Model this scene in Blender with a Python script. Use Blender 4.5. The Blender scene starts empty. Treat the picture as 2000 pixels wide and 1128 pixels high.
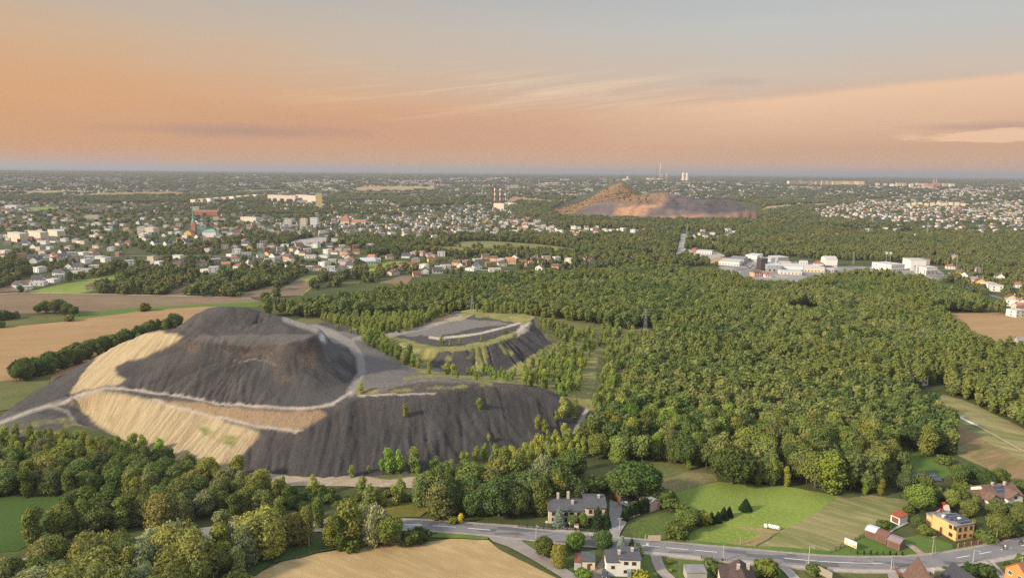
import bpy, bmesh, math, random
import numpy as np
from mathutils import Vector, Matrix
from mathutils.geometry import delaunay_2d_cdt

rng = np.random.default_rng(7)
random.seed(7)
scene = bpy.context.scene
COL = scene.collection

# ------------------------------------------------------------------ camera
CAM_H = 120.0
PITCH = math.atan((564 - 334.5) / 1376.0)
ROLL = 0.009
F = 1376.0
cp, sp = math.cos(PITCH), math.sin(PITCH)
fwd = np.array([0, cp, -sp]); r0 = np.array([1., 0, 0]); u0 = np.array([0, sp, cp])
cr, sr = math.cos(ROLL), math.sin(ROLL)
rgt = r0 * cr + u0 * sr
upv = -r0 * sr + u0 * cr
cam_d = bpy.data.cameras.new("camera")
cam = bpy.data.objects.new("camera", cam_d)
COL.objects.link(cam)
M = Matrix(((rgt[0], upv[0], -fwd[0], 0), (rgt[1], upv[1], -fwd[1], 0), (rgt[2], upv[2], -fwd[2], CAM_H), (0, 0, 0, 1)))
cam.matrix_world = M
cam_d.sensor_width = 36
cam_d.lens = F * 36 / 2000
cam_d.clip_start = 1.0
cam_d.clip_end = 200000
scene.camera = cam

# ------------------------------------------------------------------ render settings
scene.render.engine = 'CYCLES'
scene.cycles.max_bounces = 4
scene.cycles.diffuse_bounces = 2
scene.cycles.glossy_bounces = 1
scene.cycles.transmission_bounces = 2
scene.cycles.transparent_max_bounces = 4
scene.cycles.volume_bounces = 0
scene.cycles.caustics_reflective = False
scene.cycles.caustics_refractive = False
try:
    scene.cycles.use_denoising = False
    scene.cycles.denoiser = 'OPENIMAGEDENOISE'
    scene.cycles.denoising_prefilter = 'FAST'
except Exception:
    pass
scene.view_settings.view_transform = 'Standard'
scene.view_settings.look = 'None'
scene.view_settings.exposure = 0.64
scene.view_settings.gamma = 1.0

# ------------------------------------------------------------------ sun
SUN_TO = Vector((-0.85, -0.40, 0)).normalized()
SUN_EL = math.radians(27)
sd = Vector((SUN_TO.x * math.cos(SUN_EL), SUN_TO.y * math.cos(SUN_EL), math.sin(SUN_EL)))
sun_l = bpy.data.lights.new("sun", 'SUN')
sun_l.energy = 3.9
sun_l.angle = math.radians(7.0)
sun_l.color = (1.0, 0.84, 0.64)
sun = bpy.data.objects.new("sun", sun_l)
sun.rotation_euler = sd.to_track_quat('Z', 'Y').to_euler()
COL.objects.link(sun)

# ------------------------------------------------------------------ node helpers
class NT:
    def __init__(s, tree):
        s.t = tree; s.n = tree.nodes; s.l = tree.links
    def node(s, typ, **kw):
        n = s.n.new(typ)
        for k, v in kw.items():
            setattr(n, k, v)
        return n
    def put(s, sock, v):
        if hasattr(v, 'is_output') or hasattr(v, 'links'):
            s.l.new(v, sock)
        else:
            if sock.type == 'RGBA' and len(v) == 3: v = (*v, 1)
            sock.default_value = v
    def math(s, op, a, b=0.0, c=None, clamp=False):
        n = s.node('ShaderNodeMath', operation=op); n.use_clamp = clamp
        s.put(n.inputs[0], a); s.put(n.inputs[1], b)
        if c is not None: s.put(n.inputs[2], c)
        return n.outputs[0]
    def mix(s, f, a, b, mode='MIX'):
        n = s.node('ShaderNodeMix', data_type='RGBA', blend_type=mode)
        s.put(n.inputs[0], f); s.put(n.inputs[6], a); s.put(n.inputs[7], b)
        return n.outputs[2]
    def ramp(s, f, stops, interp='LINEAR'):
        n = s.node('ShaderNodeValToRGB'); cr_ = n.color_ramp; cr_.interpolation = interp
        while len(cr_.elements) < len(stops): cr_.elements.new(0.5)
        for e, (p, c) in zip(cr_.elements, stops):
            e.position = p; e.color = (*c, 1) if len(c) == 3 else c
        s.put(n.inputs[0], f)
        return n.outputs[0]
    def rng(s, v, a, b, c=0.0, d=1.0):
        n = s.node('ShaderNodeMapRange'); n.clamp = True
        s.put(n.inputs[0], v); s.put(n.inputs[1], a); s.put(n.inputs[2], b); s.put(n.inputs[3], c); s.put(n.inputs[4], d)
        return n.outputs[0]
    def noise(s, vec, scale, detail=3.0, rough=0.55, dist=0.0):
        n = s.node('ShaderNodeTexNoise')
        if vec is not None: s.put(n.inputs['Vector'], vec)
        n.inputs['Scale'].default_value = scale; n.inputs['Detail'].default_value = detail
        n.inputs['Roughness'].default_value = rough; n.inputs['Distortion'].default_value = dist
        return n.outputs['Fac']
    def vmul(s, vec, xyz):
        n = s.node('ShaderNodeVectorMath', operation='MULTIPLY'); s.put(n.inputs[0], vec); n.inputs[1].default_value = xyz
        return n.outputs[0]
    def rotz(s, vec, ang):
        n = s.node('ShaderNodeVectorRotate', rotation_type='Z_AXIS'); s.put(n.inputs['Vector'], vec); n.inputs['Angle'].default_value = ang
        return n.outputs[0]
    def pos(s):
        return s.node('ShaderNodeNewGeometry').outputs['Position']
    def attr(s, name, out='Fac'):
        n = s.node('ShaderNodeAttribute', attribute_name=name); return n.outputs[out]

def srgb(r, g, b):
    f = lambda c: (c / 255 / 12.92) if c <= 10 else ((c / 255 + 0.055) / 1.055) ** 2.4
    return (f(r), f(g), f(b))

# ------------------------------------------------------------------ world
world = bpy.data.worlds.new("World")
scene.world = world
world.use_nodes = True
w = NT(world.node_tree); w.n.clear()
out = w.node('ShaderNodeOutputWorld'); bg = w.node('ShaderNodeBackground')
sky = w.node('ShaderNodeTexSky', sky_type='NISHITA')
sky.sun_disc = False; sky.sun_elevation = SUN_EL
sky.sun_rotation = math.atan2(SUN_TO.x, SUN_TO.y)
sky.air_density = 1.5; sky.dust_density = 4.0
tc = w.node('ShaderNodeTexCoord').outputs['Generated']
sx = w.node('ShaderNodeSeparateXYZ'); w.put(sx.inputs[0], tc)
X, Y, Z = sx.outputs
hyp = w.math('SQRT', w.math('ADD', w.math('MULTIPLY', X, X), w.math('MULTIPLY', Y, Y)))
el = w.math('DIVIDE', Z, w.math('MAXIMUM', hyp, 0.001))            # tan(elevation)
az = w.math('ARCTAN2', X, Y)                                        # 0 = ahead, + right
cmb = w.node('ShaderNodeCombineXYZ'); w.put(cmb.inputs[0], az); w.put(cmb.inputs[1], w.math('MULTIPLY', el, 6.0))
sv = cmb.outputs[0]
wob = w.math('MULTIPLY', w.math('SUBTRACT', w.noise(sv, 2.2, 4, 0.6, 0.6), 0.5), 0.05)
e2 = w.math('ADD', el, wob)
elr = w.rng(e2, 0.0, 0.30)
left = w.ramp(elr, [(0.0, srgb(203, 160, 126)), (0.10, srgb(208, 154, 110)), (0.30, srgb(212, 158, 108)), (0.52, srgb(204, 168, 132)), (0.78, srgb(180, 168, 154)), (1.0, srgb(158, 160, 162))])
right = w.ramp(elr, [(0.0, srgb(210, 169, 139)), (0.10, srgb(206, 162, 130)), (0.26, srgb(211, 172, 144)), (0.40, srgb(201, 184, 168)), (0.62, srgb(188, 188, 184)), (1.0, srgb(160, 171, 181))])
base = w.mix(w.rng(w.math('ADD', az, w.math('MULTIPLY', wob, 4.0)), -0.75, 0.30), left, right)
# broad peach cloud bank on the right, its upper edge rising to the right
edge = w.math('ADD', w.math('MULTIPLY_ADD', az, 0.062, 0.079), w.math('MULTIPLY', w.math('SUBTRACT', w.noise(sv, 7, 5, 0.6, 0.3), 0.5), 0.012))
below = w.rng(w.math('SUBTRACT', edge, el), -0.001, 0.006)
fade = w.rng(w.math('SUBTRACT', edge, el), 0.075, 0.004)
bank = w.math('MULTIPLY', w.math('MULTIPLY', below, fade), w.rng(az, 0.06, 0.34))
base = w.mix(w.math('MULTIPLY', bank, 0.85), base, srgb(234, 193, 158))
# thin streaks
st = w.node('ShaderNodeCombineXYZ'); w.put(st.inputs[0], az); w.put(st.inputs[1], w.math('MULTIPLY', w.math('SUBTRACT', el, w.math('MULTIPLY', az, 0.11)), 22.0))
strk = w.rng(w.noise(st.outputs[0], 3.6, 6, 0.62, 0.6), 0.50, 0.72)
inb = w.math('MULTIPLY', w.math('MULTIPLY', w.rng(el, 0.06, 0.09), w.rng(el, 0.15, 0.115)), w.math('MULTIPLY', w.rng(az, -0.34, -0.12), w.rng(az, 0.40, 0.15)))
base = w.mix(w.math('MULTIPLY', w.math('MULTIPLY', strk, inb), 0.75), base, srgb(238, 206, 174))
# grey smudge left of centre, near the horizon
def blob(cx, cy, rx, ry):
    a = w.math('DIVIDE', w.math('SUBTRACT', az, cx), rx); b = w.math('DIVIDE', w.math('SUBTRACT', el, cy), ry)
    d = w.math('SQRT', w.math('ADD', w.math('MULTIPLY', a, a), w.math('MULTIPLY', b, b)))
    return w.rng(w.math('ADD', d, w.math('MULTIPLY', w.math('SUBTRACT', w.noise(sv, 9, 5, 0.65), 0.5), 1.3)), 1.1, 0.1)
base = w.mix(w.math('MULTIPLY', blob(-0.36, 0.048, 0.17, 0.011), 0.6), base, srgb(160, 134, 126))
base = w.mix(w.math('MULTIPLY', blob(-0.22, 0.058, 0.40, 0.03), 0.30), base, srgb(186, 140, 118))
base = w.mix(w.math('MULTIPLY', blob(0.29, 0.118, 0.05, 0.007), 0.35), base, srgb(170, 150, 140))
base = w.mix(w.math('MULTIPLY', blob(0.585, 0.056, 0.10, 0.006), 0.55), base, srgb(170, 140, 130))
puff = w.rng(w.math('ADD', blob(0.60, 0.045, 0.10, 0.0085), w.math('SUBTRACT', w.noise(sv, 55, 6, 0.7), 0.66)), 0.0, 0.22)
base = w.mix(w.math('MULTIPLY', puff, 0.75), base, srgb(243, 200, 165))
base = w.mix(w.math('MULTIPLY', blob(0.505, 0.046, 0.02, 0.005), 0.5), base, srgb(240, 195, 160))
nsk = w.mix(1.0, sky.outputs[0], (0.05, 0.05, 0.05), 'MULTIPLY')
lowd = w.mix(w.rng(el, 0.32, 1.4), base, (0.92, 1.02, 1.16))
tot = w.mix(0.06, lowd, nsk)
w.put(bg.inputs[0], tot); bg.inputs[1].default_value = 0.73
w.l.new(bg.outputs[0], out.inputs[0])

# ------------------------------------------------------------------ projection helpers (to read places off the photograph)
C3 = np.array([0, 0, CAM_H])
def ray(px, py):
    return fwd + rgt * ((px - 1000) / F) + upv * ((564 - py) / F)
def gz(x, y):
    x = np.asarray(x, float); y = np.asarray(y, float)
    d = np.sqrt(x * x + y * y)
    a = np.clip((d - 1500) / 1800, 0, 1) * 5.0
    b = np.clip((d - 5000) / 9000, 0, 1) * 9.0
    c = np.clip((d - 18000) / 15000, 0, 1) * 22.0
    r = a * (np.sin(x / 420 + 1.3) * np.sin(y / 510 + .4) + .5 * np.sin(x / 230 - y / 300)) \
        + b * (np.sin(x / 1900 + .7 + y / 2600) * .6 + .5 * np.sin(y / 1250 + .5 * np.sin(x / 2100))) \
        + c * (np.sin(x / 5200 + .4) + np.sin(y / 3300 + x / 8000))
    u = np.clip((d - 3600) / 3200, 0, 1)
    return r + 50 * u * u * (3 - 2 * u)
def P(px, py, z=None, h=0.0):
    """world point seen at photo pixel: on height z, or on the ground + h when z is None"""
    d = ray(px, py)
    if z is not None:
        t = (z - CAM_H) / d[2]
        return C3 + d * t
    d = d.copy(); d[2] = min(d[2], -0.0015)
    t = (h - CAM_H) / d[2]
    if t < 1400: return C3 + d * t
    ts = np.geomspace(1200, 90000, 3000)
    q = C3[None] + d[None] * ts[:, None]
    below_ = q[:, 2] < gz(q[:, 0], q[:, 1]) + h
    i = int(np.argmax(below_)) if below_.any() else len(ts) - 1
    return q[i]
def Pd(px, py, dist):
    d = ray(px, py); t = dist / math.hypot(d[0], d[1])
    return C3 + d * t
def proj(p):
    p = np.atleast_2d(np.asarray(p, float)) - C3
    zc = p @ fwd
    zc = np.where(zc < 1, 1, zc)
    return np.stack([1000 + F * (p @ rgt) / zc, 564 - F * (p @ upv) / zc], 1)
def inpoly(pts, poly):
    pts = np.atleast_2d(pts); poly = np.asarray(poly, float)[:, :2]
    x, y = pts[:, 0], pts[:, 1]; ins = np.zeros(len(pts), bool)
    n = len(poly)
    for i in range(n):
        x1, y1 = poly[i]; x2, y2 = poly[(i + 1) % n]
        if y1 == y2: continue
        c = ((y1 > y) != (y2 > y)) & (x < (x2 - x1) * (y - y1) / (y2 - y1) + x1)
        ins ^= c
    return ins
def dline(pts, line):
    """distance to polyline (2D)"""
    pts = np.atleast_2d(pts)[:, :2]; line = np.asarray(line, float)[:, :2]
    best = np.full(len(pts), 1e9)
    for a, b in zip(line[:-1], line[1:]):
        ab = b - a; t = np.clip(((pts - a) @ ab) / max(ab @ ab, 1e-9), 0, 1)
        best = np.minimum(best, np.hypot(*(pts - a - t[:, None] * ab).T))
    return best
def wpoly(pix, z=0.0):
    r = []
    for p in pix:
        q = P(p[0], p[1], p[2] if len(p) > 2 else (z if p[1] > 480 else None))
        r.append((q[0], q[1]))
    return np.array(r)

def vnoise(x, y, s, seed=0):
    """cheap smooth value noise in 0..1"""
    x = np.asarray(x, float) / s + seed * 17.3; y = np.asarray(y, float) / s - seed * 9.1
    xi = np.floor(x); yi = np.floor(y); fx = x - xi; fy = y - yi
    fx = fx * fx * (3 - 2 * fx); fy = fy * fy * (3 - 2 * fy)
    h = lambda a, b: np.modf(np.abs(np.sin(a * 127.1 + b * 311.7 + seed) * 43758.5453))[0]
    return (h(xi, yi) * (1 - fx) + h(xi + 1, yi) * fx) * (1 - fy) + (h(xi, yi + 1) * (1 - fx) + h(xi + 1, yi + 1) * fx) * fy
def fnoise(x, y, s, seed=0, o=4):
    r = 0; a = .5
    for i in range(o):
        r = r + a * vnoise(x, y, s / 2 ** i, seed + i); a *= .5
    return r / (1 - .5 ** o)

# ------------------------------------------------------------------ object helpers
def tag(o, label=None, cat=None, group=None, kind=None):
    if label: o['label'] = label
    if cat: o['category'] = cat
    if group: o['group'] = group
    if kind: o['kind'] = kind
    return o
def mesh_obj(name, verts, faces, mats, parent=None, midx=None, smooth=False, loc=None, rz=0):
    me = bpy.data.meshes.new(name)
    me.from_pydata([tuple(v) for v in verts], [], faces)
    for m in (mats if isinstance(mats, (list, tuple)) else [mats]): me.materials.append(m)
    if midx is not None: me.polygons.foreach_set('material_index', midx)
    if smooth: me.polygons.foreach_set('use_smooth', [True] * len(me.polygons))
    me.update()
    o = bpy.data.objects.new(name, me); COL.objects.link(o)
    if parent: o.parent = parent
    if loc is not None: o.location = loc
    if rz: o.rotation_euler = (0, 0, rz)
    return o
def np_mesh(name, V, Fa, mats, smooth=False):
    """fast mesh from numpy: V (n,3), Fa list of arrays (m,k)"""
    me = bpy.data.meshes.new(name)
    if not isinstance(Fa, list): Fa = [Fa]
    nl = sum(f.size for f in Fa); nf = sum(len(f) for f in Fa)
    me.vertices.add(len(V)); me.vertices.foreach_set('co', np.asarray(V, np.float32).ravel())
    me.loops.add(nl); me.loops.foreach_set('vertex_index', np.concatenate([f.ravel() for f in Fa]).astype(np.int32))
    me.polygons.add(nf)
    cnt = np.concatenate([np.full(len(f), f.shape[1]) for f in Fa])
    st_ = np.concatenate([[0], np.cumsum(cnt)[:-1]])
    me.polygons.foreach_set('loop_start', st_.astype(np.int32))
    if smooth: me.polygons.foreach_set('use_smooth', np.ones(nf, bool))
    for m in (mats if isinstance(mats, (list, tuple)) else [mats]): me.materials.append(m)
    me.update(calc_edges=True); me.validate()
    return me
def empty(name, loc, rz=0):
    o = bpy.data.objects.new(name, None); o.empty_display_size = 1
    o.location = loc; o.rotation_euler = (0, 0, rz); COL.objects.link(o); return o
def copy_tree(o, parent=None):
    c = o.copy(); COL.objects.link(c); c.parent = parent
    for ch in o.children:
        copy_tree(ch, c)
    return c

class MB:
    def __init__(s): s.v = []; s.f = []
    def quad(s, a, b, c, d):
        n = len(s.v); s.v += [a, b, c, d]; s.f.append((n, n + 1, n + 2, n + 3))
    def poly(s, pts):
        n = len(s.v); s.v += list(pts); s.f.append(tuple(range(n, n + len(pts))))
    def box(s, x0, x1, y0, y1, z0, z1):
        n = len(s.v)
        s.v += [(x0, y0, z0), (x1, y0, z0), (x1, y1, z0), (x0, y1, z0), (x0, y0, z1), (x1, y0, z1), (x1, y1, z1), (x0, y1, z1)]
        for f in ((3, 2, 1, 0), (4, 5, 6, 7), (0, 1, 5, 4), (1, 2, 6, 5), (2, 3, 7, 6), (3, 0, 4, 7)):
            s.f.append(tuple(n + i for i in f))
    def tube(s, pts, radii, n=8, cap=True):
        rings = []
        for i, p in enumerate(pts):
            p = Vector(p)
            a = Vector(pts[max(i - 1, 0)]); b = Vector(pts[min(i + 1, len(pts) - 1)])
            d = (b - a).normalized()
            u = d.cross(Vector((0.3, 0.1, 1)) if abs(d.z) < .9 else Vector((1, 0, 0))).normalized(); v = d.cross(u)
            b0 = len(s.v)
            for k in range(n):
                t = 2 * math.pi * k / n
                s.v.append(tuple(p + (u * math.cos(t) + v * math.sin(t)) * radii[i]))
            rings.append(b0)
        for a, b in zip(rings[:-1], rings[1:]):
            for k in range(n):
                s.f.append((a + k, a + (k + 1) % n, b + (k + 1) % n, b + k))
        if cap:
            s.f.append(tuple(rings[-1] + k for k in range(n)))
            s.f.append(tuple(rings[0] + k for k in reversed(range(n))))
    def lathe(s, prof, n=16, c=(0, 0, 0)):
        rings = []
        for r, z in prof:
            rings.append(len(s.v))
            for k in range(n):
                t = 2 * math.pi * k / n
                s.v.append((c[0] + r * math.cos(t), c[1] + r * math.sin(t), c[2] + z))
        for a, b in zip(rings[:-1], rings[1:]):
            for k in range(n):
                s.f.append((a + k, a + (k + 1) % n, b + (k + 1) % n, b + k))
        s.f.append(tuple(rings[-1] + k for k in range(n)))
        s.f.append(tuple(rings[0] + k for k in reversed(range(n))))
    def build(s, name, mat, parent=None, smooth=False, **kw):
        return mesh_obj(name, s.v, s.f, mat, parent, smooth=smooth, **kw)

# ------------------------------------------------------------------ materials
def mat(name, col, rough=0.85, var=0.0, scale=1.0, col2=None, bump=0.0, metal=0.0, coord='pos'):
    m = bpy.data.materials.new(name); m.use_nodes = True
    t = NT(m.node_tree); b = t.n['Principled BSDF']
    b.inputs['Roughness'].default_value = rough; b.inputs['Metallic'].default_value = metal
    b.inputs['Specular IOR Level'].default_value = 0.25
    if var or col2:
        n = t.noise(t.pos(), scale, 4, 0.6)
        c2 = col2 or tuple(min(1, c * (1 - var)) for c in col)
        c = t.mix(t.rng(n, 0.35, 0.65), tuple(min(1, c * (1 + var)) for c in col), c2)
        t.put(b.inputs['Base Color'], c)
        if bump:
            bn = t.node('ShaderNodeBump'); bn.inputs['Strength'].default_value = bump
            t.put(bn.inputs['Height'], n); t.put(b.inputs['Normal'], bn.outputs[0])
    else:
        b.inputs['Base Color'].default_value = (*col, 1)
    return m

def ground_mat(name, c1, c2, c3, big=0.02, fine=0.6, ang=0.0, stretch=1.0, rows=0.0, rowscale=1.0, rowamt=0.15):
    """field / meadow: three colours by two noises, optional drill rows along a direction"""
    m = bpy.data.materials.new(name); m.use_nodes = True
    t = NT(m.node_tree); b = t.n['Principled BSDF']
    b.inputs['Roughness'].default_value = 0.95; b.inputs['Specular IOR Level'].default_value = 0.1
    p = t.rotz(t.pos(), ang)
    ps = t.vmul(p, (1.0 / stretch, 1.0, 1.0))
    n1 = t.noise(ps, big, 5, 0.6, 0.3)
    n2 = t.noise(ps, fine, 4, 0.65)
    c = t.mix(t.rng(n1, 0.42, 0.58), c1, c2)
    c = t.mix(t.math('MULTIPLY', t.rng(n2, 0.46, 0.64), 0.85), c, c3)
    c = t.mix(t.rng(t.noise(t.pos(), 0.011, 4, 0.6, 0.8), 0.42, 0.60, 0, 0.30), c, tuple(x * 0.6 for x in c1))
    if rows:
        wv = t.node('ShaderNodeTexWave', wave_type='BANDS', bands_direction='Y')
        t.put(wv.inputs['Vector'], p); wv.inputs['Scale'].default_value = rowscale; wv.inputs['Distortion'].default_value = 1.2
        wv.inputs['Detail'].default_value = 3; wv.inputs['Detail Scale'].default_value = 0.6
        f = t.math('MULTIPLY', wv.outputs['Fac'], rowamt)
        c = t.mix(f, c, tuple(x * 0.45 for x in c1))
    n3 = t.noise(t.pos(), 2.2, 3, 0.7)
    c = t.mix(t.rng(n3, 0.35, 0.65, 0.0, 0.5), c, tuple(x * 0.45 for x in c1))
    t.put(b.inputs['Base Color'], c)
    bn = t.node('ShaderNodeBump'); bn.inputs['Strength'].default_value = 0.35; bn.inputs['Distance'].default_value = 0.4
    t.put(bn.inputs['Height'], n3); t.put(b.inputs['Normal'], bn.outputs[0])
    return m

def leaf_mat(name, ca, cb, cc=None, trans=0.22):
    m = bpy.data.materials.new(name); m.use_nodes = True
    t = NT(m.node_tree); t.n.clear()
    o = t.node('ShaderNodeOutputMaterial'); d = t.node('ShaderNodeBsdfDiffuse'); tr = t.node('ShaderNodeBsdfTranslucent')
    mx = t.node('ShaderNodeMixShader')
    oi = t.node('ShaderNodeObjectInfo')
    c = t.mix(oi.outputs['Random'], ca, cb)
    if cc: c = t.mix(t.math('MULTIPLY', t.rng(t.noise(t.pos(), 0.012, 3, 0.55), 0.40, 0.62), 0.75), c, cc)
    tco = t.node('ShaderNodeTexCoord').outputs['Object']
    c = t.mix(t.rng(t.noise(tco, 0.55, 3, 0.6), 0.35, 0.66), c, t.mix(1.0, c, (1.45, 1.35, 0.95), 'MULTIPLY'))
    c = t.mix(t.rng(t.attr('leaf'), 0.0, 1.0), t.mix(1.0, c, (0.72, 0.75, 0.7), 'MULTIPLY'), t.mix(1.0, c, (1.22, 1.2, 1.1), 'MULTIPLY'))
    c = t.mix(1.0, c, oi.outputs['Color'], 'MULTIPLY')
    t.put(d.inputs[0], c); t.put(tr.inputs[0], t.mix(1.0, c, (1.2, 1.15, 0.5), 'MULTIPLY'))
    mx.inputs[0].default_value = trans
    t.l.new(d.outputs[0], mx.inputs[1]); t.l.new(tr.outputs[0], mx.inputs[2]); t.l.new(mx.outputs[0], o.inputs[0])
    return m
# ================================================================== GROUND
def axis(lo, hi, fine_lo, fine_hi, step, grow=1.12):
    a = list(np.arange(fine_lo, fine_hi + 1, step)); s = step; v = a[-1]
    while v < hi: s *= grow; v += s; a.append(v)
    s = step; v = a[0]; pre = []
    while v > lo: s *= grow; v -= s; pre.append(v)
    return np.array(pre[::-1] + a)
gx = axis(-60000, 60000, -3000, 3000, 60); gy = axis(-3000, 62000, 0, 6000, 60)
GX, GY = np.meshgrid(gx, gy)
GZ = gz(GX, GY)
V = np.stack([GX.ravel(), GY.ravel(), GZ.ravel()], 1)
nx, ny = len(gx), len(gy)
ii, jj = np.meshgrid(np.arange(nx - 1), np.arange(ny - 1)); a = (jj * nx + ii).ravel()
Fq = np.stack([a, a + 1, a + nx + 1, a + nx], 1)
m = bpy.data.materials.new("ground_cover"); m.use_nodes = True
t = NT(m.node_tree); b = t.n['Principled BSDF']; b.inputs['Roughness'].default_value = 0.95; b.inputs['Specular IOR Level'].default_value = 0.1
p = t.pos()
n1 = t.noise(p, 0.004, 5, 0.6); n2 = t.noise(p, 0.05, 5, 0.65); n3 = t.noise(p, 0.8, 4, 0.7)
c = t.mix(t.rng(n2, .35, .65), (0.055, 0.075, 0.026), (0.105, 0.112, 0.042))
vor = t.node('ShaderNodeTexVoronoi', feature='F1'); t.put(vor.inputs['Vector'], t.vmul(p, (1, .7, 0))); vor.inputs['Scale'].default_value = 0.0045
sv_ = t.node('ShaderNodeSeparateColor'); t.put(sv_.inputs[0], vor.outputs['Color'])
parc = t.ramp(sv_.outputs[0], [(0, (0.045, 0.062, 0.022)), (0.5, (0.055, 0.07, 0.026)), (0.72, (0.10, 0.13, 0.035)), (0.86, (0.20, 0.155, 0.085)), (0.93, (0.26, 0.20, 0.11))], 'CONSTANT')
ln = t.node('ShaderNodeVectorMath', operation='LENGTH'); t.put(ln.inputs[0], p)
farf = t.math('MULTIPLY', t.rng(ln.outputs['Value'], 1500, 2500), t.rng(t.noise(p, 0.0006, 3), .44, .60))
c = t.mix(t.math('MULTIPLY', farf, 0.7), c, parc)
speck = t.rng(t.noise(p, 0.03, 4, 0.75), .60, .72)
c = t.mix(t.math('MULTIPLY', speck, t.rng(ln.outputs['Value'], 5000, 9000, 0.1, 0.45)), c, (0.30, 0.27, 0.23))
c = t.mix(t.rng(n3, .35, .7, 0, .6), c, (0.040, 0.052, 0.02))
t.put(b.inputs['Base Color'], c)
gme = np_mesh("ground", V, Fq, m, smooth=True)
go = bpy.data.objects.new("ground", gme); COL.objects.link(go); tag(go, kind='structure')

def sheet(name, pix, mt, z=0.05, jit=0.6, kind='structure', world=False, zc=None):
    """flat cover (field, road) draped on the ground: polygon given by photo pixels"""
    w_ = np.array(pix, float)[:, :2] if world else wpoly(pix)
    pts = []
    n = len(w_)
    for i in range(n):
        a = w_[i]; b_ = w_[(i + 1) % n]; L = np.hypot(*(b_ - a)); k = max(1, int(L / max(4.0, np.hypot(*a) / 60)))
        for q in range(k):
            s_ = q / k; p_ = a + (b_ - a) * s_
            if q and jit: p_ = p_ + (np.array([fnoise(p_[0], p_[1], 9, 3), fnoise(p_[0], p_[1], 9, 8)]) - .5) * 2 * jit * min(3, 1 + np.hypot(*a) / 500)
            pts.append(Vector((float(p_[0]), float(p_[1]))))
    far = np.hypot(*w_.mean(0)) > 1300
    base = len(pts); ed = [(i, (i + 1) % base) for i in range(base)]
    if far:
        lo = w_.min(0); hi = w_.max(0)
        for xx in np.arange(lo[0] + 30, hi[0], 60):
            for yy in np.arange(lo[1] + 30, hi[1], 60):
                if inpoly([(xx, yy)], w_)[0]: pts.append(Vector((xx, yy)))
    vs, _, fs, _, _, _ = delaunay_2d_cdt(pts, ed, [], 1, 1e-4)
    zz = z if not far else max(z, 0.6)
    V_ = [(v.x, v.y, float(gz(v.x, v.y)) + zz) for v in vs]
    F_ = []
    for f in fs:
        a_, b2, c_ = [vs[i] for i in f[:3]]
        F_.append(tuple(f) if (b2 - a_).cross(c_ - a_) > 0 else tuple(reversed(f)))
    o = mesh_obj(name, V_, F_, mt); 
    if kind: tag(o, kind=kind)
    return o
def ribbon(name, line, mt, z=0.06, kind='structure', jit=0.0, world=False):
    """line: (px,py,width_m) -> strip following the ground"""
    L = []
    for q in line:
        if world: L.append((q[0], q[1], q[2]))
        else:
            a = P(q[0], q[1], 0.0 if q[1] > 480 else None); L.append((a[0], a[1], q[2]))
    L = np.array(L, float)
    # catmull resample
    R = []
    for i in range(len(L) - 1):
        p0 = L[max(i - 1, 0)]; p1 = L[i]; p2 = L[i + 1]; p3 = L[min(i + 2, len(L) - 1)]
        k = max(2, int(np.hypot(*(p2 - p1)[:2]) / 4))
        for q in range(k):
            s_ = q / k
            R.append(0.5 * ((2 * p1) + (-p0 + p2) * s_ + (2 * p0 - 5 * p1 + 4 * p2 - p3) * s_ ** 2 + (-p0 + 3 * p1 - 3 * p2 + p3) * s_ ** 3))
    R.append(L[-1]); R = np.array(R)
    V_, F_ = [], []
    for i, r in enumerate(R):
        d = R[min(i + 1, len(R) - 1)][:2] - R[max(i - 1, 0)][:2]; d = d / max(np.hypot(*d), 1e-6); nn = np.array([-d[1], d[0]])
        wl = r[2] / 2 * (1 + jit * (fnoise(r[0], r[1], 6, 1) - .5) * 2); wr = r[2] / 2 * (1 + jit * (fnoise(r[0], r[1], 6, 5) - .5) * 2)
        for q in (r[:2] - nn * wr, r[:2] + nn * wl):
            V_.append((q[0], q[1], float(gz(q[0], q[1])) + z))
        if i: k = 2 * i; F_.append((k - 2, k - 1, k + 1, k)[::-1])
    F_ = [tuple(reversed(f)) for f in F_]
    # make faces look up
    if F_:
        a_, b_, c_ = [np.array(V_[i]) for i in F_[0][:3]]
        if np.cross(b_ - a_, c_ - a_)[2] < 0: F_ = [tuple(reversed(f)) for f in F_]
    return tag(mesh_obj(name, V_, F_, mt), kind=kind), R

fld = {}
M_stub = ground_mat("wheat_stubble", (0.47, 0.335, 0.165), (0.40, 0.275, 0.135), (0.56, 0.42, 0.225), 0.035, 0.4, ang=0.55, stretch=4.5, rows=1, rowscale=0.30, rowamt=0.16)
M_tan = ground_mat("harvested_field", (0.40, 0.255, 0.125), (0.45, 0.30, 0.155), (0.36, 0.225, 0.11), 0.02, 0.15, ang=-0.22, stretch=8, rows=1, rowscale=0.16, rowamt=0.20)
M_plough = ground_mat("ploughed_soil", (0.235, 0.165, 0.105), (0.28, 0.20, 0.13), (0.20, 0.14, 0.09), 0.02, 0.2, ang=-0.1, stretch=7, rows=1, rowscale=0.2, rowamt=0.12)
M_green = ground_mat("clover_green", (0.18, 0.245, 0.048), (0.25, 0.31, 0.060), (0.31, 0.36, 0.085), 0.03, 1.1, stretch=1.5)
M_green2 = ground_mat("meadow_green", (0.10, 0.17, 0.035), (0.13, 0.19, 0.045), (0.16, 0.21, 0.055), 0.02, 0.3)
M_mown = ground_mat("mown_hay", (0.17, 0.19, 0.065), (0.29, 0.255, 0.12), (0.42, 0.34, 0.18), 0.05, 0.35, ang=0.62, stretch=7)
M_lawn = ground_mat("lawn", (0.085, 0.130, 0.032), (0.12, 0.165, 0.042), (0.16, 0.19, 0.055), 0.06, 0.8)
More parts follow.
